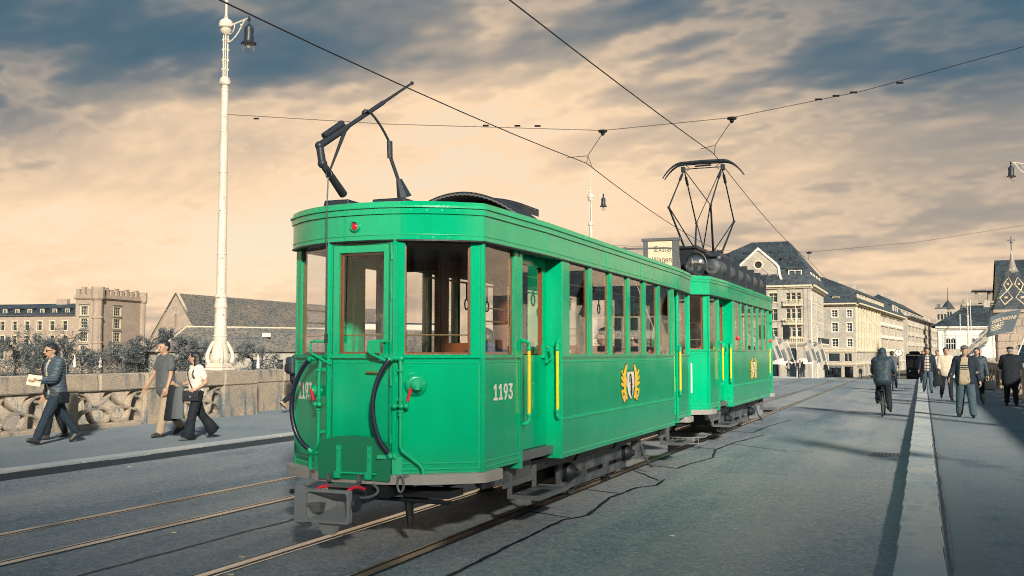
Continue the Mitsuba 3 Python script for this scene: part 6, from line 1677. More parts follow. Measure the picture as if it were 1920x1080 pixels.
dormer(k, M @ trans(0, 0, -4.6), U(-20.6), V(16.0), 0.9, 0.8, 2.0, fr='slate')
dormer(k, M @ trans(0, 0, -4.6), U(-24.6), V(16.0), 0.9, 0.8, 2.0, fr='slate')
for i in range(4): dormer(k, Ms, 2.0 + i * 4.2, V(11.6), 1.5, 1.9, 2.4, fr='white')

# ---- long corner block behind it
k = thing('corner_block', 'long cream corner block with slate mansard roof along the street beyond the bridge', 'building')
PA, PB_, PC = (-19.5, 177.0), (-10.2, 177.0), (-4.1, 258.0)
H2 = 11.9
M, W = face(PA, PB_, ZB)
rows2 = ((0.35, 1.6), (2.75, 4.05), (5.25, 6.7), (7.7, 8.85))
fx = lambda x: x - PA[0]
hs = []
for x0, x1 in ((-13.95, -13.0), (-11.55, -10.75), (-17.5, -16.5)):
    for i, (a, b_) in enumerate(rows2[1:]): hs.append((fx(x0), V(a), fx(x1), V(b_)))
g = [(fx(-14.6), V(0.3), fx(-12.8), V(1.65)), (fx(-15.9), V(0.3), fx(-15.2), V(1.65)), (fx(-12.1), V(0.3), fx(-10.9), V(1.65))]
ar = [(fx(-15.8), 0.0, fx(-12.6), V(-0.45)), (fx(-12.1), 0.0, fx(-10.7), V(-0.5)), (fx(-19), 0.0, fx(-16.2), V(-0.45))]
put('wall', pierced(M, W, H2, hs + g + ar, 0.6), 'facade_stone', k)
for h in hs: window(k, M, h, mull=(1, 2), surround=0.12, trim='white')
for h in g: window(k, M, h, mull=(1 if h[2] - h[0] < 1.5 else 0, 0), sill=False)
for h in ar: put('arcade_recess', B().box(h[0], h[1], -2.4, h[2], h[3], -2.2, M), 'dark_glass', k)
put('arcade_ceiling', B().box(fx(-19), V(-0.45) + 0.0, -2.3, fx(-10.7), V(-0.40), -0.6, M), 'interior_dark', k)
put('awning', B().box(fx(-15.9), V(-0.78), -0.1, fx(-12.5), V(-0.45), 0.25, M), 'grey_metal', k)
cornice(k, M, W, V(1.85), 0.25, 0.3, ext=0); cornice(k, M, W, H2, 0.9, 0.4); cornice(k, M, W, V(-0.30), 0.3, 0.3, ext=0); cornice(k, M, W, V(2.35), 0.12, 0.2, ext=0)
Ms, Ws = face(PB_, PC, ZB)
hs, gl = [], []
n = 9
for i in range(n):
    u = 1.2 + i * 3.55
    for a, b_ in rows2: hs.append((u, V(a), u + 1.25, V(b_) + 0.2)); hs.append((u + 1.75, V(a), u + 2.75, V(b_) + 0.2))
u0 = 1.2 + n * 3.55 + 0.6
for i in range(3):
    wd = (Ws - u0 - 1.0) / 3
    for a, b_ in ((2.5, 4.6), (5.3, 7.1), (7.9, 9.2)): gl.append((u0 + i * wd + 0.7, V(a), u0 + (i + 1) * wd - 0.7, V(b_)))
sh = [(1.0 + i * 5.0, 0.0, 4.6 + i * 5.0, V(-0.5)) for i in range(15) if 4.6 + i * 5 < Ws]
put('wall', pierced(Ms, Ws, H2, hs + gl + sh, 0.5), 'facade_stone', k)
for h in hs: window(k, Ms, h, mull=(0, 1), sill=False, glass='dark_glass')
for h in gl: window(k, Ms, h, mull=(5, 0), sill=False, glass='pale_glass', trim='trim_cream')
for h in sh: put('shop_front', B().box(h[0], h[1], -0.9, h[2], h[3], -0.7, Ms), 'dark_glass', k)
for i in range(n + 1):
    u = 0.75 + i * 3.55
    put('pilaster', B().box(u - 0.22, V(2.2), 0, u + 0.22, H2, 0.28, Ms), 'trim_cream', k)
for h in gl: put('spandrel', B().box(h[0], h[1] - 0.6, 0.0, h[2], h[1] - 0.02, 0.06, Ms), 'white', k)
cornice(k, Ms, Ws, V(1.85), 0.25, 0.3, ext=0); cornice(k, Ms, Ws, H2, 0.9, 0.4); cornice(k, Ms, Ws, V(-0.30), 0.3, 0.3, ext=0)
d_ = np.array([PC[0] - PB_[0], PC[1] - PB_[1]]); d_ /= np.linalg.norm(d_); n_ = np.array([d_[1], -d_[0]])
q = lambda s, t, z: (PB_[0] + d_[0] * s + n_[0] * t, PB_[1] + d_[1] * s + n_[1] * t, z)
z0, z1, z2 = ZB + H2 + 0.4, ZB + H2 + 3.4, ZB + H2 + 5.5
pts = [(PA[0], PA[1] - 0.8, z0), (PB_[0] + 0.8, PB_[1] - 0.8, z0), q(Ws, 0.8, z0), (PA[0], PA[1] + 1.6, z1), q(1.8, -1.6, z1), q(Ws, -1.6, z1), (PA[0], PA[1] + 8, z2), q(9.0, -6.5, z2), q(Ws, -6.5, z2), q(Ws, -14, z0)]
put('roof', B().add(pts, [[0, 1, 4, 3], [1, 2, 5, 4], [3, 4, 7, 6], [4, 5, 8, 7]]).add([pts[2], pts[5], pts[8], pts[9]], [[0, 1, 2, 3]]), 'slate', k)
dormer(k, M, fx(-13.8), V(10.1), 1.2, 1.1, 2.5, fr='trim_cream')
dormer(k, M, fx(-17.6), V(10.1), 1.2, 1.1, 2.5, fr='trim_cream')
for i in range(9): dormer(k, Ms @ trans(0, 0, 0.1), 3.0 + i * 4.4, V(10.05), 2.6, 1.7, 3.0)
dormer(k, Ms @ trans(0, 0, 0.2), 58, V(10.05), 9.0, 2.2, 4.0, fr='white')
for s in (24, 46, 60): put('chimney', B().box(*(np.array(q(s, -7.2, z2 - 1))), *(np.array(q(s + 1.6, -6.2, z2 + 0.9)))), 'facade_stone', k)

# ---- banded block farther up the street
k = thing('banded_block', 'modern pale block with long bands of windows, farther up the street', 'building')
PD, PE, PF_ = (-6.5, 262.0), (-3.3, 262.0), (4.9, 372.0)
H3 = 12.6
M, W = face(PD, PE, ZB); put('wall', pierced(M, W, H3, []), 'facade_stone', k)
Ms, Ws = face(PE, PF_, ZB)
hs = [(1.5 + i * 10.8, V(a), 11.2 + i * 10.8, V(a) + 1.55) for i in range(10) for a in (-0.6, 1.9, 4.4, 6.9)]
put('wall', pierced(Ms, Ws, H3, hs, 0.5), 'facade_stone', k)
for h in hs: window(k, Ms, h, mull=(4, 0), sill=False)
put('shop_front', B().box(2, 0.2, 0.02, Ws - 2, 1.0, 0.1, Ms), 'dark_glass', k)
cornice(k, Ms, Ws, H3, 1.2, 0.4, 'grey_metal'); cornice(k, M, W, H3, 0.6, 0.4, 'grey_metal')
Ma = Ms @ trans(0, H3 + 0.4, -2.2)
ha = [(2 + i * 11, 0.5, 11.5 + i * 11, 1.8) for i in range(9)]
put('setback_storey', pierced(Ma, Ws, 2.3, ha, 0.4), 'facade_stone', k)
for h in ha: put('setback_pane', B().box(h[0], h[1], -0.25, h[2], h[3], -0.2, Ma), 'pale_glass', k)
d_ = np.array([PF_[0] - PE[0], PF_[1] - PE[1]]); d_ /= np.linalg.norm(d_); n_ = np.array([d_[1], -d_[0]])
q = lambda s, t, z: (PE[0] + d_[0] * s + n_[0] * t, PE[1] + d_[1] * s + n_[1] * t, z)
zz = ZB + H3 + 2.6
put('roof', B().add([q(-2, -1.9, zz), q(Ws * 0.72, -1.9, zz), q(Ws * 0.64, -7, zz + 3.4), q(5, -7, zz + 3.4), q(Ws * 0.72, -12, zz), q(-2, -12, zz)], [[0, 1, 2, 3], [1, 4, 2, 2], [4, 5, 3, 2], [5, 0, 3, 3]]), 'slate', k)
for s in (10, 34, 50): put('chimney', B().box(*q(s, -8.2, zz + 2), *q(s + 3, -6.8, zz + 4.4)), 'facade_stone', k)
# ---- roofs and tower at the end of the street
k = thing('tower_house', 'small far tower with a pointed roof at the end of the street', 'building')
tx, ty = 8.9, 400
put('wall', B().box(tx - 1.7, ty - 1.7, -2, tx + 1.7, ty + 1.7, 17.6), 'facade_stone', k)
put('roof', B().lathe([(2.4, 17.6), (1.4, 19.2), (0.5, 20.4), (0.14, 20.9), (0.08, 25.5)], 8, trans(tx, ty, 0)), 'slate', k)
for i in (-1, 0, 1): put('window', B().box(tx + i * 0.9 - 0.3, ty - 1.78, 14.3, tx + i * 0.9 + 0.3, ty - 1.70, 16.6), 'dark_glass', k)
k = thing('street_end_house', 'far flat-roofed house closing the street left of the small tower', 'building')
M, W = face((4.6, 385), (8.2, 385), ZB)
hh = [(0.4 + i * 1.1, 15.6, 1.2 + i * 1.1, 17.6) for i in range(3)] + [(0.4 + i * 1.1, 12.4, 1.2 + i * 1.1, 14.4) for i in range(3)]
put('wall', pierced(M, W, 19.6, hh, 0.5), 'facade_stone', k)
for h in hh: window(k, M, h, mull=(0, 0), sill=False)
put('parapet', B().box(4.4, 384.6, 17.3, 8.4, 390, 17.7).box(5.0, 386, 17.7, 6.2, 388, 18.9), 'grey_metal', k)
# ---- white house with arched windows
k = thing('white_house', 'low white house with arched windows and dark hipped roof right of the street', 'building')
Y4 = 147.0
M, W = face((1.95, Y4), (12.5, Y4), ZB)
H4 = 7.2
ax_ = [(1.05 + i * 3.0, 2.05 + i * 3.0) for i in range(4)]
wall_ = sbox(0, 0, W, H4)
for c0, c1 in ax_:
    for s in (-0.42, 0.42):
        c_ = (c0 + c1) / 2 + s * 0.72
        wall_ = wall_.difference(unary_union([sbox(c_ - 0.26, V(1.3), c_ + 0.26, V(3.4)), Point(c_, V(3.4)).buffer(0.26)]))
put('wall', B().prism(wall_, -0.5, 0, M), 'white', k)
for c0, c1 in ax_:
    for s in (-0.42, 0.42):
        c_ = (c0 + c1) / 2 + s * 0.72
        wk = fresh(k + '__window')
        put('pane', B().box(c_ - 0.3, V(1.25), -0.36, c_ + 0.3, V(3.7), -0.3, M), 'dark_glass', wk)
        put('frame', B().box(c_ - 0.03, V(1.3), -0.3, c_ + 0.03, V(3.6), -0.2, M).box(c_ - 0.26, V(2.9), -0.3, c_ + 0.26, V(3.0), -0.2, M).box(c_ - 0.26, V(2.1), -0.3, c_ + 0.26, V(2.16), -0.2, M), 'white', wk)
for u in (0.2, 0.75, 2.35, 3.8, 5.4, 6.8, 8.4, 9.9):
    put('pilaster', B().box(u - 0.16, 0, 0, u + 0.16, H4 - 0.5, 0.10, M), 'white', k)
cornice(k, M, W, H4 - 0.05, 0.6, 0.42, 'white'); cornice(k, M, W, V(4.0), 0.12, 0.16, 'white', ext=0)
Ms, Ws = face((12.5, Y4), (12.5, Y4 + 9), ZB); put('wall', pierced(Ms, Ws, H4, []), 'white', k)
Ml, Wl = face((1.95, Y4 + 9), (1.95, Y4), ZB); put('wall', pierced(Ml, Wl, H4, []), 'white', k)
ze = ZB + H4 + 0.38
put('roof', B().add([(1.2, Y4 - 0.7, ze), (13.2, Y4 - 0.7, ze), (13.2, Y4 + 9.7, ze), (1.2, Y4 + 9.7, ze), (5.7, Y4 + 4.5, ze + 2.9), (11, Y4 + 4.5, ze + 2.9)], [[0, 1, 5, 4], [1, 2, 5, 5], [2, 3, 4, 5], [3, 0, 4, 4]]), 'slate', k)
put('chimney', B().box(7.8, Y4 + 4, ze + 2.2, 8.6, Y4 + 4.8, ze + 3.6), 'facade_stone', k)
# arched porch in front of it
k = thing('stone_arch', 'small pale stone archway in front of the white house behind the walkers', 'arch')
g_ = sbox(0, 0, 2.4, 4.3).difference(unary_union([sbox(0.6, 0, 1.8, 2.9), Point(1.2, 2.9).buffer(0.6)]))
put('arch', B().prism(unary_union([g_.difference(sbox(-1, 3.9, 4, 9)), Point(1.2, 3.9).buffer(1.2).intersection(sbox(0, 3.9, 2.4, 6)).difference(sbox(0, 4.5, 3, 9))]), -0.5, 0, face((2.9, 138), (5.3, 138), ZB)[0]), 'facade_stone', k)
# ---- office blocks behind
for x0, x1, y, z, lab in ((13.4, 16.6, 310, 19.0, 'far round-edged office block above the white house, left of a pair'), (16.9, 19.8, 310, 18.9, 'far office block above the white house, right of a pair')):
    k = thing('office_block', lab, 'building')
    put('wall', B().box(x0, y, -2, x1, y + 8, z, c=0.6), 'concrete', k)
    put('band', B().box(x0 + 0.3, y - 0.12, z - 3.4, x1 - 0.3, y - 0.04, z - 1.0), 'pale_glass', k)
    put('roof_rim', B().box(x0 - 0.15, y - 0.2, z, x1 + 0.15, y + 8, z + 0.35), 'grey_metal', k)
k = thing('office_block', 'lower flat far block above the left end of the dark roof', 'building')
put('wall', B().box(10.6, 300, -2, 14.2, 306, 16.2), 'concrete', k)
put('band', B().box(10.9, 299.9, 13.5, 13.9, 299.96, 15.2), 'pale_glass', k)
# ---- bridge chapel with lozenge-tiled spire
k = thing('bridge_chapel', 'small stone chapel with a lozenge-patterned tiled spire on the right of the bridge', 'chapel')
cx, cy, r = 7.55, 100.0, 1.45
put('pier', B().box(3.7, cy - 3.5, -9, cx + 3.5, cy + 3.5, -0.6), 'granite', k)
wl_ = B()
for i in range(9):
    for a, b_ in (((cx - r, cy - r), (cx + r, cy - r)), ((cx - r, cy + r), (cx - r, cy - r))):
        L = 2 * r; o = 0.45 * (i % 2)
        Mf, _ = face(a, b_, -0.6 + i * 0.66)
        us = [0] + [u for u in np.arange(0.55 + o, L - 0.2, 0.95)] + [L]
        for u0, u1 in zip(us[:-1], us[1:]):
            put('stone_block', B().box(u0 + 0.012, 0.012, -0.3, u1 - 0.012, 0.648, 0.0 + 0.02 * ((i * 7 + int(u0 * 10)) % 3 - 1), Mf, c=0.02), 'castle_stone', k)
put('core', B().box(cx - r + 0.06, cy - r + 0.06, -0.6, cx + r, cy + r, 5.3), 'granite', k)
put('doorway', B().box(cx + 0.2, cy - r - 0.03, -0.6, cx + 0.9, cy - r + 0.1, 2.4), 'dark_glass', k)
put('eave', B().box(cx - r - 0.25, cy - r - 0.25, 5.25, cx + r + 0.25, cy + r + 0.25, 5.5), 'castle_stone', k)
sp = [(1.60, 5.5), (1.25, 6.4), (0.86, 7.6), (0.50, 8.9)]
sq4 = B()
V4 = [(cx + sx * a * 1.05, cy + sy * a * 1.05, z) for a, z in sp for sx, sy in ((-1, -1), (1, -1), (1, 1), (-1, 1))]
sq4.add(V4, [[i * 4 + j, i * 4 + (j + 1) % 4, i * 4 + 4 + (j + 1) % 4, i * 4 + 4 + j] for i in range(3) for j in range(4)])
put('spire', sq4, 'slate', k)
tl_ = B()
for f_ in range(2):
    def on(u, h):
        a = np.interp(h, [p[1] for p in sp], [p[0] for p in sp]) * 1.05 + 0.02
        return (cx + u * a, cy - a, h) if f_ == 0 else (cx - a, cy - u * a, h)
    for c_ in (-0.5, 0.5):
        for hh_ in (6.55, 7.75):
            w_, hv = 0.40, 0.62
            ring_ = [on(c_ + w_ * x_, hh_ + hv * y_) for x_, y_ in ((0, -1), (1, 0), (0, 1), (-1, 0), (0, -1))]
            put('lozenge', B().tube(ring_, 0.055, 4), 'cream', k)
            put('lozenge_tile', B().tube([on(c_ - 0.1, hh_), on(c_ + 0.1, hh_)], 0.10, 4), 'cream', k)
    for h_ in np.arange(5.7, 8.8, 0.24):
        for u in np.linspace(-0.95, 0.95, 9):
            p = on(u + 0.1 * (int(h_ * 4) % 2), h_); tl_.box(p[0] - 0.075, p[1] - 0.02, p[2] - 0.09, p[0] + 0.075, p[1] + 0.03, p[2] + 0.06)
put('roof_tiles', tl_, 'slate', k, kind='stuff')
put('spire_cap', B().lathe([(0.60, 8.8), (0.34, 9.3), (0.20, 9.9), (0.09, 10.5), (0.03, 10.9)], 12, trans(cx, cy, 0)), 'pale_glass', k, smooth=True)
put('cross', B().rod((cx, cy, 10.8), (cx, cy, 12.1), 0.05).ball((cx, cy, 11.55), 0.13, 8).rod((cx - 0.32, cy, 11.75), (cx + 0.32, cy, 11.75), 0.045), 'grey_metal', k)
put('chapel_wall', B().box(3.7, cy - 3.6, -0.6, cx + 3.6, cy - 3.2, 0.55), 'facade_stone', k)
# ---- tall house behind the chapel
k = thing('tall_house', 'tall dark-roofed house behind the bridge chapel at the right edge', 'building')
yb = 170
M, W = face((11.1, yb), (32, yb), ZB)
hh = [(2.1, 8.2, 3.4, 10.6), (5.6, 8.2, 6.9, 10.6)]
put('wall', pierced(M, W, 13.0, hh), 'castle_stone', k)
for h in hh: window(k, M, h)
Ml, Wl = face((11.1, yb + 15), (11.1, yb), ZB)
put('gable_wall', B().prism([(0, 0), (15, 0), (15, 13.0), (7.5, 18.4), (0, 13.0)], -0.4, 0, Ml), 'facade_stone', k)
put('roof', B().add([(10.9, yb - 0.5, 10.4), (32, yb - 0.5, 10.4), (32, yb + 7.5, 16.4), (10.9, yb + 7.5, 16.4), (32, yb + 15.5, 10.4), (10.9, yb + 15.5, 10.4)], [[0, 1, 2, 3], [3, 2, 4, 5]]), 'slate', k)
cornice(k, M, W, 12.7, 0.5, 0.3, 'facade_stone')
# stone wall of the bridge head
k = put('bridge_head_wall', B().box(4.4, 124, -2.3, 26, 124.6, 0.95).box(4.3, 123.9, 0.95, 26, 124.7, 1.2), 'facade_stone'); tag(k, 'pale low wall closing the bridge head below the white house', 'wall')

# ---- riverside houses outside the picture on the right: they stand where the tram windows mirror them
for i, (x0, x1, he, hr_, lab) in enumerate(((27, 39, 9.5, 4.5, 'first'), (39.6, 50, 11.5, 5, 'second'), (51, 66, 8.5, 4.5, 'third'), (67, 80, 10.5, 5, 'fourth'), (81, 98, 9.5, 4.5, 'fifth'))):
    k = thing('riverside_house', f'{lab} riverside house beyond the right edge of the picture', 'building')
    M, W = face((x0, 140), (x1, 140), ZB)
    nc = int((W - 1) / 2.4)
    hs = [(0.9 + j * 2.4, 1.2 + r * 3.0, 2.1 + j * 2.4, 3.0 + r * 3.0) for j in range(nc) for r in range(int((he - 0.5) / 3.0))]
    put('wall', pierced(M, W, he, hs), 'facade_stone', k)
    for h in hs: put('window', B().box(h[0], h[1], -0.35, h[2], h[3], -0.3, M), 'dark_glass', k)
    put('roof', B().add([(x0, 139.4, ZB + he), (x1, 139.4, ZB + he), (x1, 146, ZB + he + hr_), (x0, 146, ZB + he + hr_), (x1, 152, ZB + he), (x0, 152, ZB + he)], [[0, 1, 2, 3], [3, 2, 4, 5]]), 'slate', k)
# ---- unseen houses added behind the viewer, their height set to shade the near road
for i, (x0, x1, h_, lab) in enumerate(((2, 20, 27.0, 'first'), (20.5, 40, 29.0, 'second'), (40.5, 55, 30.6, 'third'), (55.5, 72, 28.5, 'fourth'))):
    k = thing('near_bank_house', f'{lab} added unseen house behind the viewer, shading the foreground road', 'building')
    M, W = face((x1, -47), (x0, -47), -0.3)
    hs = [(1.0 + j * 2.6, 1.5 + r * 3.4, 2.3 + j * 2.6, 3.6 + r * 3.4) for j in range(int((W - 1) / 2.6)) for r in range(5)]
    put('wall', pierced(M, W, h_ - 6, hs), 'facade_stone', k)
    for h in hs: put('window', B().box(h[0], h[1], -0.35, h[2], h[3], -0.3, M), 'dark_glass', k)
    put('roof', B().add([(x0, -46.4, h_ - 6.3), (x1, -46.4, h_ - 6.3), (x1, -52, h_ - 0.3), (x0, -52, h_ - 0.3), (x1, -58, h_ - 6.3), (x0, -58, h_ - 6.3)], [[0, 1, 2, 3], [3, 2, 4, 5]]), 'roof_tile', k)
    put('side_wall', B().box(x0, -57.5, -0.3, x0 + 0.4, -47.5, h_ - 6.3).box(x1 - 0.4, -57.5, -0.3, x1, -47.5, h_ - 6.3), 'facade_stone', k)

# ---- left bank: barracks with battlements
k = thing('barracks', 'sandstone barracks with a battlemented corner tower and long dormered wing on the left bank', 'building')
C0 = np.array([-156.0, 160.0]); e1 = np.array([-0.14, 0.99]); e2 = np.array([-0.99, -0.14])
e1 /= np.linalg.norm(e1); e2 /= np.linalg.norm(e2)
pt = lambda a, b_: tuple(C0 + e1 * a + e2 * b_)
HT = 15.2                                                     # tower wall up to z = 12.8
rowsT = ((1.3, 3.1), (4.1, 6.0), (6.9, 8.8), (9.5, 11.3))
Mr, Wr = face(pt(0, 0), pt(15.6, 0), -2.4)
Ml, Wl = face(pt(0, 5.2), pt(0, 0), -2.4)
VT = lambda z: z + 2.4
hr_ = [(5.3, VT(a), 7.6, VT(b_)) for a, b_ in rowsT]
hl_ = [(1.3, VT(a), 2.9, VT(b_)) for a, b_ in rowsT]
put('tower_wall', pierced(Mr, Wr, HT, hr_, 0.5), 'castle_stone', k)
put('tower_wall', pierced(Ml, Wl, HT, hl_, 0.5), 'castle_stone', k)
for M_, hh_ in ((Mr, hr_), (Ml, hl_)):
    for h in hh_:
        window(k, M_, h, mull=(2, 2), surround=0.22, trim='trim_cream', back=0.2)
        put('hood_mould', B().box(h[0] - 0.35, h[3] + 0.2, 0, h[2] + 0.35, h[3] + 0.45, 0.2, M_), 'grey_metal', k)
tp = trans(C0[0], C0[1], 0)
put('corner_turret', B().lathe([(1.0, -2.4), (1.0, 3.6), (1.15, 3.7), (1.15, 4.0), (0.95, 4.1), (0.95, 8.7), (1.12, 8.8), (1.12, 9.1), (0.92, 9.2), (0.92, 12.4), (1.3, 12.8), (1.3, 15.2)], 8, tp), 'castle_stone', k)
put('turret', B().lathe([(0.7, -2.4), (0.7, 12.4), (1.0, 12.8), (1.0, 14.9)], 8, trans(*pt(15.3, 0), 0)), 'castle_stone', k)
cornice(k, Mr, Wr, VT(12.75), 0.5, 0.45, 'castle_stone', ext=0.2); cornice(k, Ml, Wl, VT(12.75), 0.5, 0.45, 'castle_stone', ext=0.2)
for M_, W_, n in ((Mr, Wr, 9), (Ml, Wl, 4)):
    put('battlement', B().box(0, VT(13.2), -0.3, W_, VT(13.7), 0.3, M_), 'castle_stone', k)
    for i in range(n):
        u = (i + 0.5) * W_ / n; hh_ = 1.0 + 0.35 * (i % 2)
        put('merlon', B().box(u - 0.42, VT(13.7), -0.3, u + 0.42, VT(13.7) + hh_, 0.3, M_).box(u - 0.5, VT(13.7) + hh_, -0.36, u + 0.5, VT(13.7) + hh_ + 0.14, 0.36, M_), 'castle_stone', k)
put('tower_body', B().prism([pt(0.3, 0.3), pt(15.3, 0.3), pt(15.3, 12), pt(0.3, 5)], -2.4, 13.2), 'castle_stone', k)
Mw, Ww = face(pt(1.0, 62), pt(1.0, 5.2), -2.4)
cols = [Ww - 3.2 - i * 3.05 for i in range(18)]
hw_ = [(u - 0.55, VT(a), u + 0.55, VT(b_)) for u in cols for a, b_ in ((6.4, 8.3), (3.4, 5.3), (0.4, 2.3))]
put('wing_wall', pierced(Mw, Ww, VT(9.4), hw_, 0.5), 'castle_stone', k)
for h in hw_: window(k, Mw, h, mull=(0, 1), surround=0.18)
cornice(k, Mw, Ww, VT(9.35), 0.5, 0.3, 'grey_metal')
put('wing_roof', B().add([tuple((Mw @ (*p, 1))[:3]) for p in ((0, VT(9.6), 0.5), (Ww, VT(9.6), 0.5), (Ww, VT(12.2), -5.0), (0, VT(12.2), -5.0), (Ww, VT(9.6), -10.5), (0, VT(9.6), -10.5))], [[0, 1, 2, 3], [3, 2, 4, 5]]), 'slate', k)
for u in cols[::1]: dormer(k, Mw @ trans(0, 0, -0.6), u - 0.5, VT(9.75), 1.0, 1.25, 1.6, fr='trim_cream')
put('chimney', B().box(Ww - 9, VT(11.5), -5.6, Ww - 6.4, VT(13.2), -4.6, Mw), 'castle_stone', k)

# ---- church with the great tiled roof, lower roofs before it
k = thing('church', 'old church with one huge tiled roof and plain gable on the left bank', 'church')
gx0, gx1, gm, y0_, ye = -132.6, -122.6, -127.6, 150.0, 236.0
Mg, Wg = face((gx0, y0_), (gx1, y0_), -2.4)
gw = Polygon([(0, 0), (Wg, 0), (Wg, 7.4), (Wg / 2, 15.0), (0, 7.4)]).difference(sbox(4.75, 9.0, 5.2, 11.2))
put('gable_wall', B().prism(gw, -0.6, 0, Mg), 'castle_stone', k)
put('gable_slit', B().box(4.7, 8.9, -0.55, 5.25, 11.3, -0.5, Mg), 'dark_glass', k)
put('gable_coping', B().add([tuple((Mg @ (*p, 1))[:3]) for p in ((Wg / 2, 15.35, 0.1), (Wg + 0.4, 7.1, 0.1), (Wg + 0.4, 7.1, -0.7), (Wg / 2, 15.35, -0.7), (-0.4, 7.1, 0.1), (-0.4, 7.1, -0.7))], [[0, 1, 2, 3], [4, 0, 3, 5]]), 'trim_cream', k)
def roof_rows(pa, pb, pc, pd, n, name='tile_course'):
    """Roof slope a-b (eave) to d-c (ridge) as overlapping courses."""
    pa, pb, pc, pd = (np.array(p, float) for p in (pa, pb, pc, pd))
    nr = np.cross(pb - pa, pd - pa); nr /= np.linalg.norm(nr)
    if nr[2] < 0: nr = -nr
    b = B()
    for i in range(n):
        t0, t1 = i / n, (i + 1.25) / n
        t1 = min(t1, 1)
        l0, l1 = pa + (pd - pa) * t0 + nr * 0.05, pa + (pd - pa) * t1
        r0_, r1_ = pb + (pc - pb) * t0 + nr * 0.05, pb + (pc - pb) * t1
        b.add([l0, r0_, r1_, l1, l0 - nr * 0.06, r0_ - nr * 0.06], [[0, 1, 2, 3], [4, 5, 1, 0]])
    return b
put('roof', roof_rows((gx1 + 0.6, y0_ - 0.3, 4.6), (gx1 + 0.6, ye, 4.6), (gm, ye, 12.75), (gm, y0_ - 0.3, 12.75), 56), 'roof_tile', k)
put('roof', roof_rows((gx0 - 0.6, ye, 4.6), (gx0 - 0.6, y0_ - 0.3, 4.6), (gm, y0_ - 0.3, 12.75), (gm, ye, 12.75), 12), 'roof_tile', k)
put('nave_wall', B().box(gx1 - 0.5, y0_, -2.4, gx1, ye, 4.7).box(gx0, y0_, -2.4, gx0 + 0.5, ye, 4.7), 'castle_stone', k)
k = thing('tiled_annexe', 'low annexe with a broad hipped tile roof before the church', 'building')
A_, Bq = np.array([-112.5, 135.0]), np.array([-84, 178.0])
d_ = (Bq - A_) / np.linalg.norm(Bq - A_); n_ = np.array([d_[1], -d_[0]])
P3 = lambda s, t, z: (A_[0] + d_[0] * s + n_[0] * t, A_[1] + d_[1] * s + n_[1] * t, z)
L_ = 51
put('roof', roof_rows(P3(-6.5, 6.0, 1.9), P3(L_, 6.0, 1.9), P3(L_, 0, 6.0), P3(0, 0, 6.0), 30), 'roof_tile', k)
put('hip', roof_rows(P3(-6.5, -7.5, 1.9), P3(-6.5, 6.0, 1.9), P3(0, 0, 6.0), P3(0, -0.5, 6.0), 12), 'roof_tile', k)
put('ridge', B().tube([P3(-0.2, 0, 6.05), P3(L_, 0, 6.05)], 0.16, 6).tube([P3(0, 0, 6.05), P3(-6.5, 6.0, 1.95)], 0.15, 6), 'trim_cream', k)
Mf, Wf = face(P3(-6.0, 5.4, 0)[:2], P3(L_, 5.4, 0)[:2], -2.4)
hf = [(2 + i * 4.4, 1.2, 3.2 + i * 4.4, 3.0) for i in range(12)]
put('wall', pierced(Mf, Wf, 4.4, hf, 0.4), 'facade_stone', k)
for h in hf: window(k, Mf, h, mull=(0, 1))
Mh, Wh = face(P3(-6.0, -7, 0)[:2], P3(-6.0, 5.4, 0)[:2], -2.4)
put('wall', pierced(Mh, Wh, 4.4, [(3, 1.2, 4.2, 3.0), (8, 1.2, 9.2, 3.0)], 0.4), 'facade_stone', k)
for h in [(3, 1.2, 4.2, 3.0), (8, 1.2, 9.2, 3.0)]: window(k, Mh, h, mull=(0, 1))
for s in (12, 34): put('roof_window', B().box(*P3(s, 2.4, 4.4), *P3(s + 1.2, 3.4, 5.1)), 'white', k)
k = thing('skylight_shed', 'pale clerestory strip standing on the church roof behind the tram', 'building')
put('wall', B().prism([P3(26, -1.2, 0)[:2], P3(50, -1.2, 0)[:2], P3(50, -2.4, 0)[:2], P3(26, -2.4, 0)[:2]], 6.1, 7.2), 'white', k)
put('roof', B().prism([P3(25.5, -0.9, 0)[:2], P3(50, -0.9, 0)[:2], P3(50, -2.8, 0)[:2], P3(25.5, -2.8, 0)[:2]], 7.2, 7.4), 'slate', k)
k = thing('slate_house', 'house with a plain slate roof between the barracks and the church', 'building')
M, W = face((-152.5, 178.0), (-140.0, 168.0), -2.4)
hs = [(1.5 + i * 3.2, 7.6, 2.7 + i * 3.2, 9.2) for i in range(4)]
put('wall', pierced(M, W, 10.0, hs, 0.4), 'castle_stone', k)
for h in hs: window(k, M, h, mull=(0, 1), trim='white')
put('roof', B().add([tuple((M @ (*p, 1))[:3]) for p in ((-0.5, 9.9, 0.6), (W + 0.5, 9.9, 0.6), (W - 1.0, 12.6, -4.0), (-0.5, 12.6, -4.0), (W + 0.5, 9.9, -8.6))], [[0, 1, 2, 3], [1, 4, 2, 2]]), 'slate', k)
k = thing('boat_house', 'small dark-roofed house behind the trees below the barracks tower', 'building')
M, W = face((-122.5, 136.0), (-111.0, 136.0), -2.4)
put('wall', pierced(M, W, 3.4, [(1.2, 1.2, 2.4, 2.8), (4.2, 1.2, 5.4, 2.8)], 0.4), 'facade_stone', k)
for h in [(1.2, 1.2, 2.4, 2.8), (4.2, 1.2, 5.4, 2.8)]: window(k, M, h)
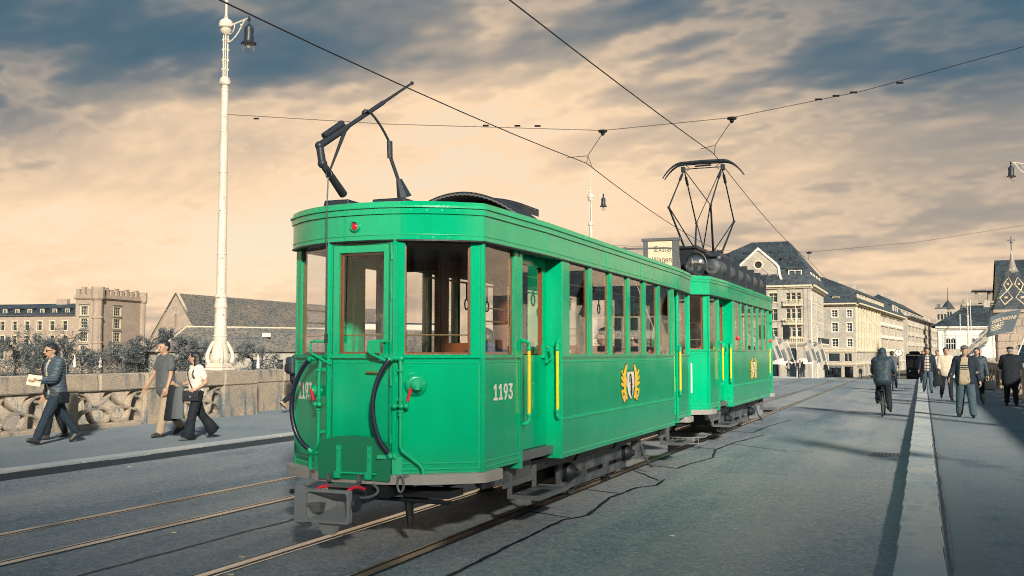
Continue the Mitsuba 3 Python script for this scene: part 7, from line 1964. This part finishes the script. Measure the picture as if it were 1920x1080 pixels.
put('roof', B().add([tuple((M @ (*p, 1))[:3]) for p in ((-0.6, 3.2, 0.7), (W + 0.6, 3.2, 0.7), (W - 1.5, 5.6, -3.5), (5.0, 5.6, -3.5), (W + 0.6, 3.2, -7.5), (-0.6, 3.2, -7.5))], [[0, 1, 2, 3], [1, 4, 2, 2], [5, 0, 3, 3]]), 'slate', k)

# ---- street things at the bridge end
k = thing('dark_tram', 'dark tram standing in the street beyond the bridge, seen end on', 'tram')
bx, by = -1.15, 160.0
M = frame((bx - 1.15, by, -2.0), (1, 0, 0), (0, 0, 1))
put('body', pierced(M, 2.3, 3.4, [(0.12, 1.55, 1.0, 2.75), (1.2, 1.55, 2.18, 2.75)], 0.1).box(0, 0, -10, 0.1, 3.4, -0.1, M).box(2.2, 0, -10, 2.3, 3.4, -0.1, M), 'navy', k)
put('roof', B().box(-0.05, 3.4, -10, 2.35, 3.62, 0.08, M, c=0.08).box(0.3, 3.62, -8, 2.0, 4.0, -1.0, M, c=0.1), 'dark_metal', k)
put('pane', B().box(0.1, 1.5, -0.16, 1.02, 2.8, -0.12, M), 'dark_glass', k); put('pane', B().box(1.18, 1.5, -0.16, 2.2, 2.8, -0.12, M), 'dark_glass', k)
for u in (0.5, 1.8): put('headlight', B().lathe([(0.11, 0), (0.10, 0.05), (0.001, 0.07)], 12, M @ trans(u, 1.05, 0.0)), 'chrome', k)
put('skirt', B().box(0.05, -0.25, -9.5, 2.25, 0.0, -0.05, M).box(0.2, 0.25, 0.0, 2.1, 0.5, 0.12, M), 'black', k)
k = thing('street_clock', 'round white street clock on a pole at the bridge end', 'clock')
put('pole', B().rod((-3.05, 148, -2.3), (-3.05, 148, 1.3), 0.07), 'grey_metal', k)
put('case', B().lathe([(0.46, -0.10), (0.50, -0.06), (0.50, 0.06), (0.46, 0.10)], 24, trans(-3.05, 148, 1.75) @ rotx(math.pi / 2)), 'dark_metal', k)
put('dial', B().lathe([(0.44, 0), (0.43, 0.02)], 24, trans(-3.05, 147.9, 1.75) @ rotx(math.pi / 2)), 'white', k)
put('hands', B().box(-0.02, 0.0, 0.02, 0.02, 0.32, 0.035, trans(-3.05, 147.88, 1.75) @ rotx(math.pi / 2)).box(0, -0.02, 0.02, 0.22, 0.02, 0.035, trans(-3.05, 147.88, 1.75) @ rotx(math.pi / 2)), 'black', k)
for x, y, r_, lab in ((-16.3, 128, 1.6, 'large pale parasol beside the gabled house, left of the flag mast'), (-13.9, 131, 1.3, 'smaller pale parasol before the house door')):
    k = thing('market_parasol', lab, 'parasol')
    put('canopy', B().lathe([(r_, 0.35), (r_ * 0.98, 0.55), (r_ * 0.5, 0.9), (0.04, 1.15)], 8, trans(x, y, 0.0)), 'white', k)
    put('pole', B().rod((x, y, -2.3), (x, y, 1.1), 0.04), 'grey_metal', k)
for x, y, lab in ((-10.6, 170, 'first'), (-9.3, 172, 'second'), (-13.0, 172, 'third'), (-14.0, 173, 'fourth')):
    person(f'{lab} of the dark figures under the arcade of the corner block', (x, y, -2.3), 180 if x > -11 else 0, dict(hip_l=6, hip_r=-6), dict(trousers='black_cloth', jacket='navy', hair='short'), H=1.75, lod=3)
# ------------------------------------------------------------------ trees and planting on the left bank
def tree_meshes(seed, H, spread, leafy, twig=3):
    """Trunk with limbs, and a crown of many small leaf clumps set along the twigs."""
    r = np.random.default_rng(seed)
    wood, tips = B(), []
    def grow(p, d, L, rad, depth):
        pts, q, dd = [p], p, d
        for i in range(4):
            dd = dd + r.normal(0, 0.13, 3) + [0, 0, 0.03]; dd /= np.linalg.norm(dd)
            q = q + dd * L / 4; pts.append(q)
        wood.tube(pts, np.linspace(rad, rad * 0.55, 5), 7 if depth < 2 else 4, cap=False)
        if depth >= twig:
            tips.extend(pts[1:]); return
        n = int(r.integers(3, 5)) if depth else int(r.integers(5, 8))
        for i in range(n):
            a = r.uniform(0, 2 * np.pi); t = r.uniform(0.35, 1.0)
            u = np.cross(dd, [math.cos(a), math.sin(a), 0.2]); u /= np.linalg.norm(u)
            nd = dd * r.uniform(0.45, 0.9) + u * spread * r.uniform(0.5, 1.1); nd /= np.linalg.norm(nd)
            k = min(4, int(t * 4) + 1)
            grow(pts[k], nd, L * r.uniform(0.52, 0.78), rad * 0.5, depth + 1)
        tips.extend(pts[3:])
    grow(np.zeros(3), np.array([0, 0, 1.0]), H * 0.40, H * 0.022, 0)
    tips = np.array(tips)
    leaves = B()
    n = int(len(tips) * leafy)
    if n:
        c = tips[r.integers(0, len(tips), n)] + r.normal(0, H * 0.018, (n, 3))
        s = r.uniform(0.05, 0.13, n) * (H / 9.0)
        ax = r.normal(size=(n, 3)); ax /= np.linalg.norm(ax, axis=1, keepdims=True)
        bx_ = np.cross(ax, r.normal(size=(n, 3))); bx_ /= np.linalg.norm(bx_, axis=1, keepdims=True)
        V = np.stack([c - ax * s[:, None], c + bx_ * s[:, None] * 0.6, c + ax * s[:, None], c - bx_ * s[:, None] * 0.6], 1).reshape(-1, 3)
        F = np.arange(n * 4).reshape(n, 4)
        leaves.add(V, F)
    return wood, leaves


protos = {'bare': tree_meshes(5, 10.5, 0.75, 1.2, 4), 'dense': tree_meshes(11, 8.5, 0.85, 5.5, 4), 'half': tree_meshes(17, 9.0, 0.8, 3, 4), 'small': tree_meshes(23, 6.0, 0.9, 5, 4)}
cache = {}
for n, (w_, l_) in protos.items():
    cache[n] = (mikit.ply(w_.mesh(), 'bark'), mikit.ply(l_.mesh(), 'foliage'))
spots = [('bare', -133.5, 131, 1.12, 0.3, 'tall bare tree in front of the barracks tower'), ('bare', -146, 135, 1.05, 2.0, 'bare tree at the far left before the barracks wing'), ('half', -139.5, 132, 1.05, 1.1, 'half-leafed tree between two bare trees before the barracks wing'),
         ('dense', -115.0, 128.6, 1.12, 0.5, 'dense dark tree right of the barracks tower'), ('dense', -109.5, 131, 1.12, 2.5, 'dense dark tree left of the hipped tile roof'), ('half', -121.5, 130, 0.85, 0.9, 'thin tree between the barracks and the dense trees'),
         ('dense', -143.5, 128.8, 0.95, 4.1, 'broad dark tree at the left edge behind the parapet'), ('dense', -136.2, 128.8, 0.85, 1.5, 'dark bushy tree behind the man in the puffer jacket'), ('dense', -128.5, 128.8, 0.80, 3.3, 'dark bushy tree just right of the man in the puffer jacket'),
         ('half', -104.5, 133, 0.55, 2.2, 'slender tree before the annexe wall'), ('small', -94.6, 129.5, 1.25, 0.2, 'small leafy tree right of the lamp standard'), ('bare', -113.8, 137.5, 1.05, 5.1, 'bare tree before the church gable'), ('small', -84.5, 131, 0.8, 2.9, 'small tree behind the tram on the left bank'), ('dense', -151.0, 130, 0.9, 0.7, 'dark tree at the left margin of the picture')]
for n, x, y, s, a, lab in spots:
    k = thing('bank_tree', lab, 'tree', None)
    M = trans(x, y, -2.5) @ rotz(a) @ np.diag([s, s, s, 1.0])
    for nm, sh in zip(('trunk', 'crown'), cache[n]):
        scene[fresh(k + '__' + nm)] = {**sh, 'to_world': T(M)}
# hedge and ground planting along the quay
r = np.random.default_rng(3)
n = 26000
x = r.uniform(-175, -62, n); y = r.uniform(128.3, 131, n)
top = -0.6 + 2.6 * meshkit.noise(np.stack([x * 0.35, x * 0, x * 0 + 3], 1), seed=9) + 0.8 * meshkit.noise(np.stack([x * 1.7, y, y * 0], 1), seed=10) - np.where(x > -104, 1.3, 0.0)
z = -2.4 + (top + 2.4) * r.uniform(0, 1, n) ** 0.7
c = np.stack([x, y, z], 1); s = r.uniform(0.06, 0.16, n)[:, None]
ax = r.normal(size=(n, 3)); ax /= np.linalg.norm(ax, axis=1, keepdims=True)
bx_ = np.cross(ax, r.normal(size=(n, 3))); bx_ /= np.linalg.norm(bx_, axis=1, keepdims=True)
k = put('hedge', B().add(np.stack([c - ax * s, c + bx_ * s * 0.7, c + ax * s, c - bx_ * s * 0.7], 1).reshape(-1, 3), np.arange(n * 4).reshape(n, 4)), 'foliage', kind='stuff')
labels[k].update(label='shaggy dark hedge along the quay of the left bank', category='hedge')
# closed parasols on the quay
for x, lab in ((-129.3, 'leftmost of the closed white parasols on the left bank'), (-123.8, 'closed white parasol second from the left on the bank'), (-119.0, 'closed white parasol behind the man in the grey shirt'), (-105.0, 'closed white parasol between the couple'), (-94.0 + 0.9, 'closed white parasol right of the lamp standard'), (-99.0, 'closed white parasol half hidden by the lamp standard')):
    k = thing('closed_parasol', lab, 'parasol', 'closed parasols on the left bank')
    put('canopy', B().lathe([(0.10, 0.2), (0.26, 0.35), (0.20, 1.2), (0.06, 2.3), (0.001, 2.4)], 8, trans(x, 127.9, -0.9)), 'white', k)
    put('pole', B().rod((x, 127.9, -2.3), (x, 127.9, -0.6), 0.03), 'grey_metal', k)
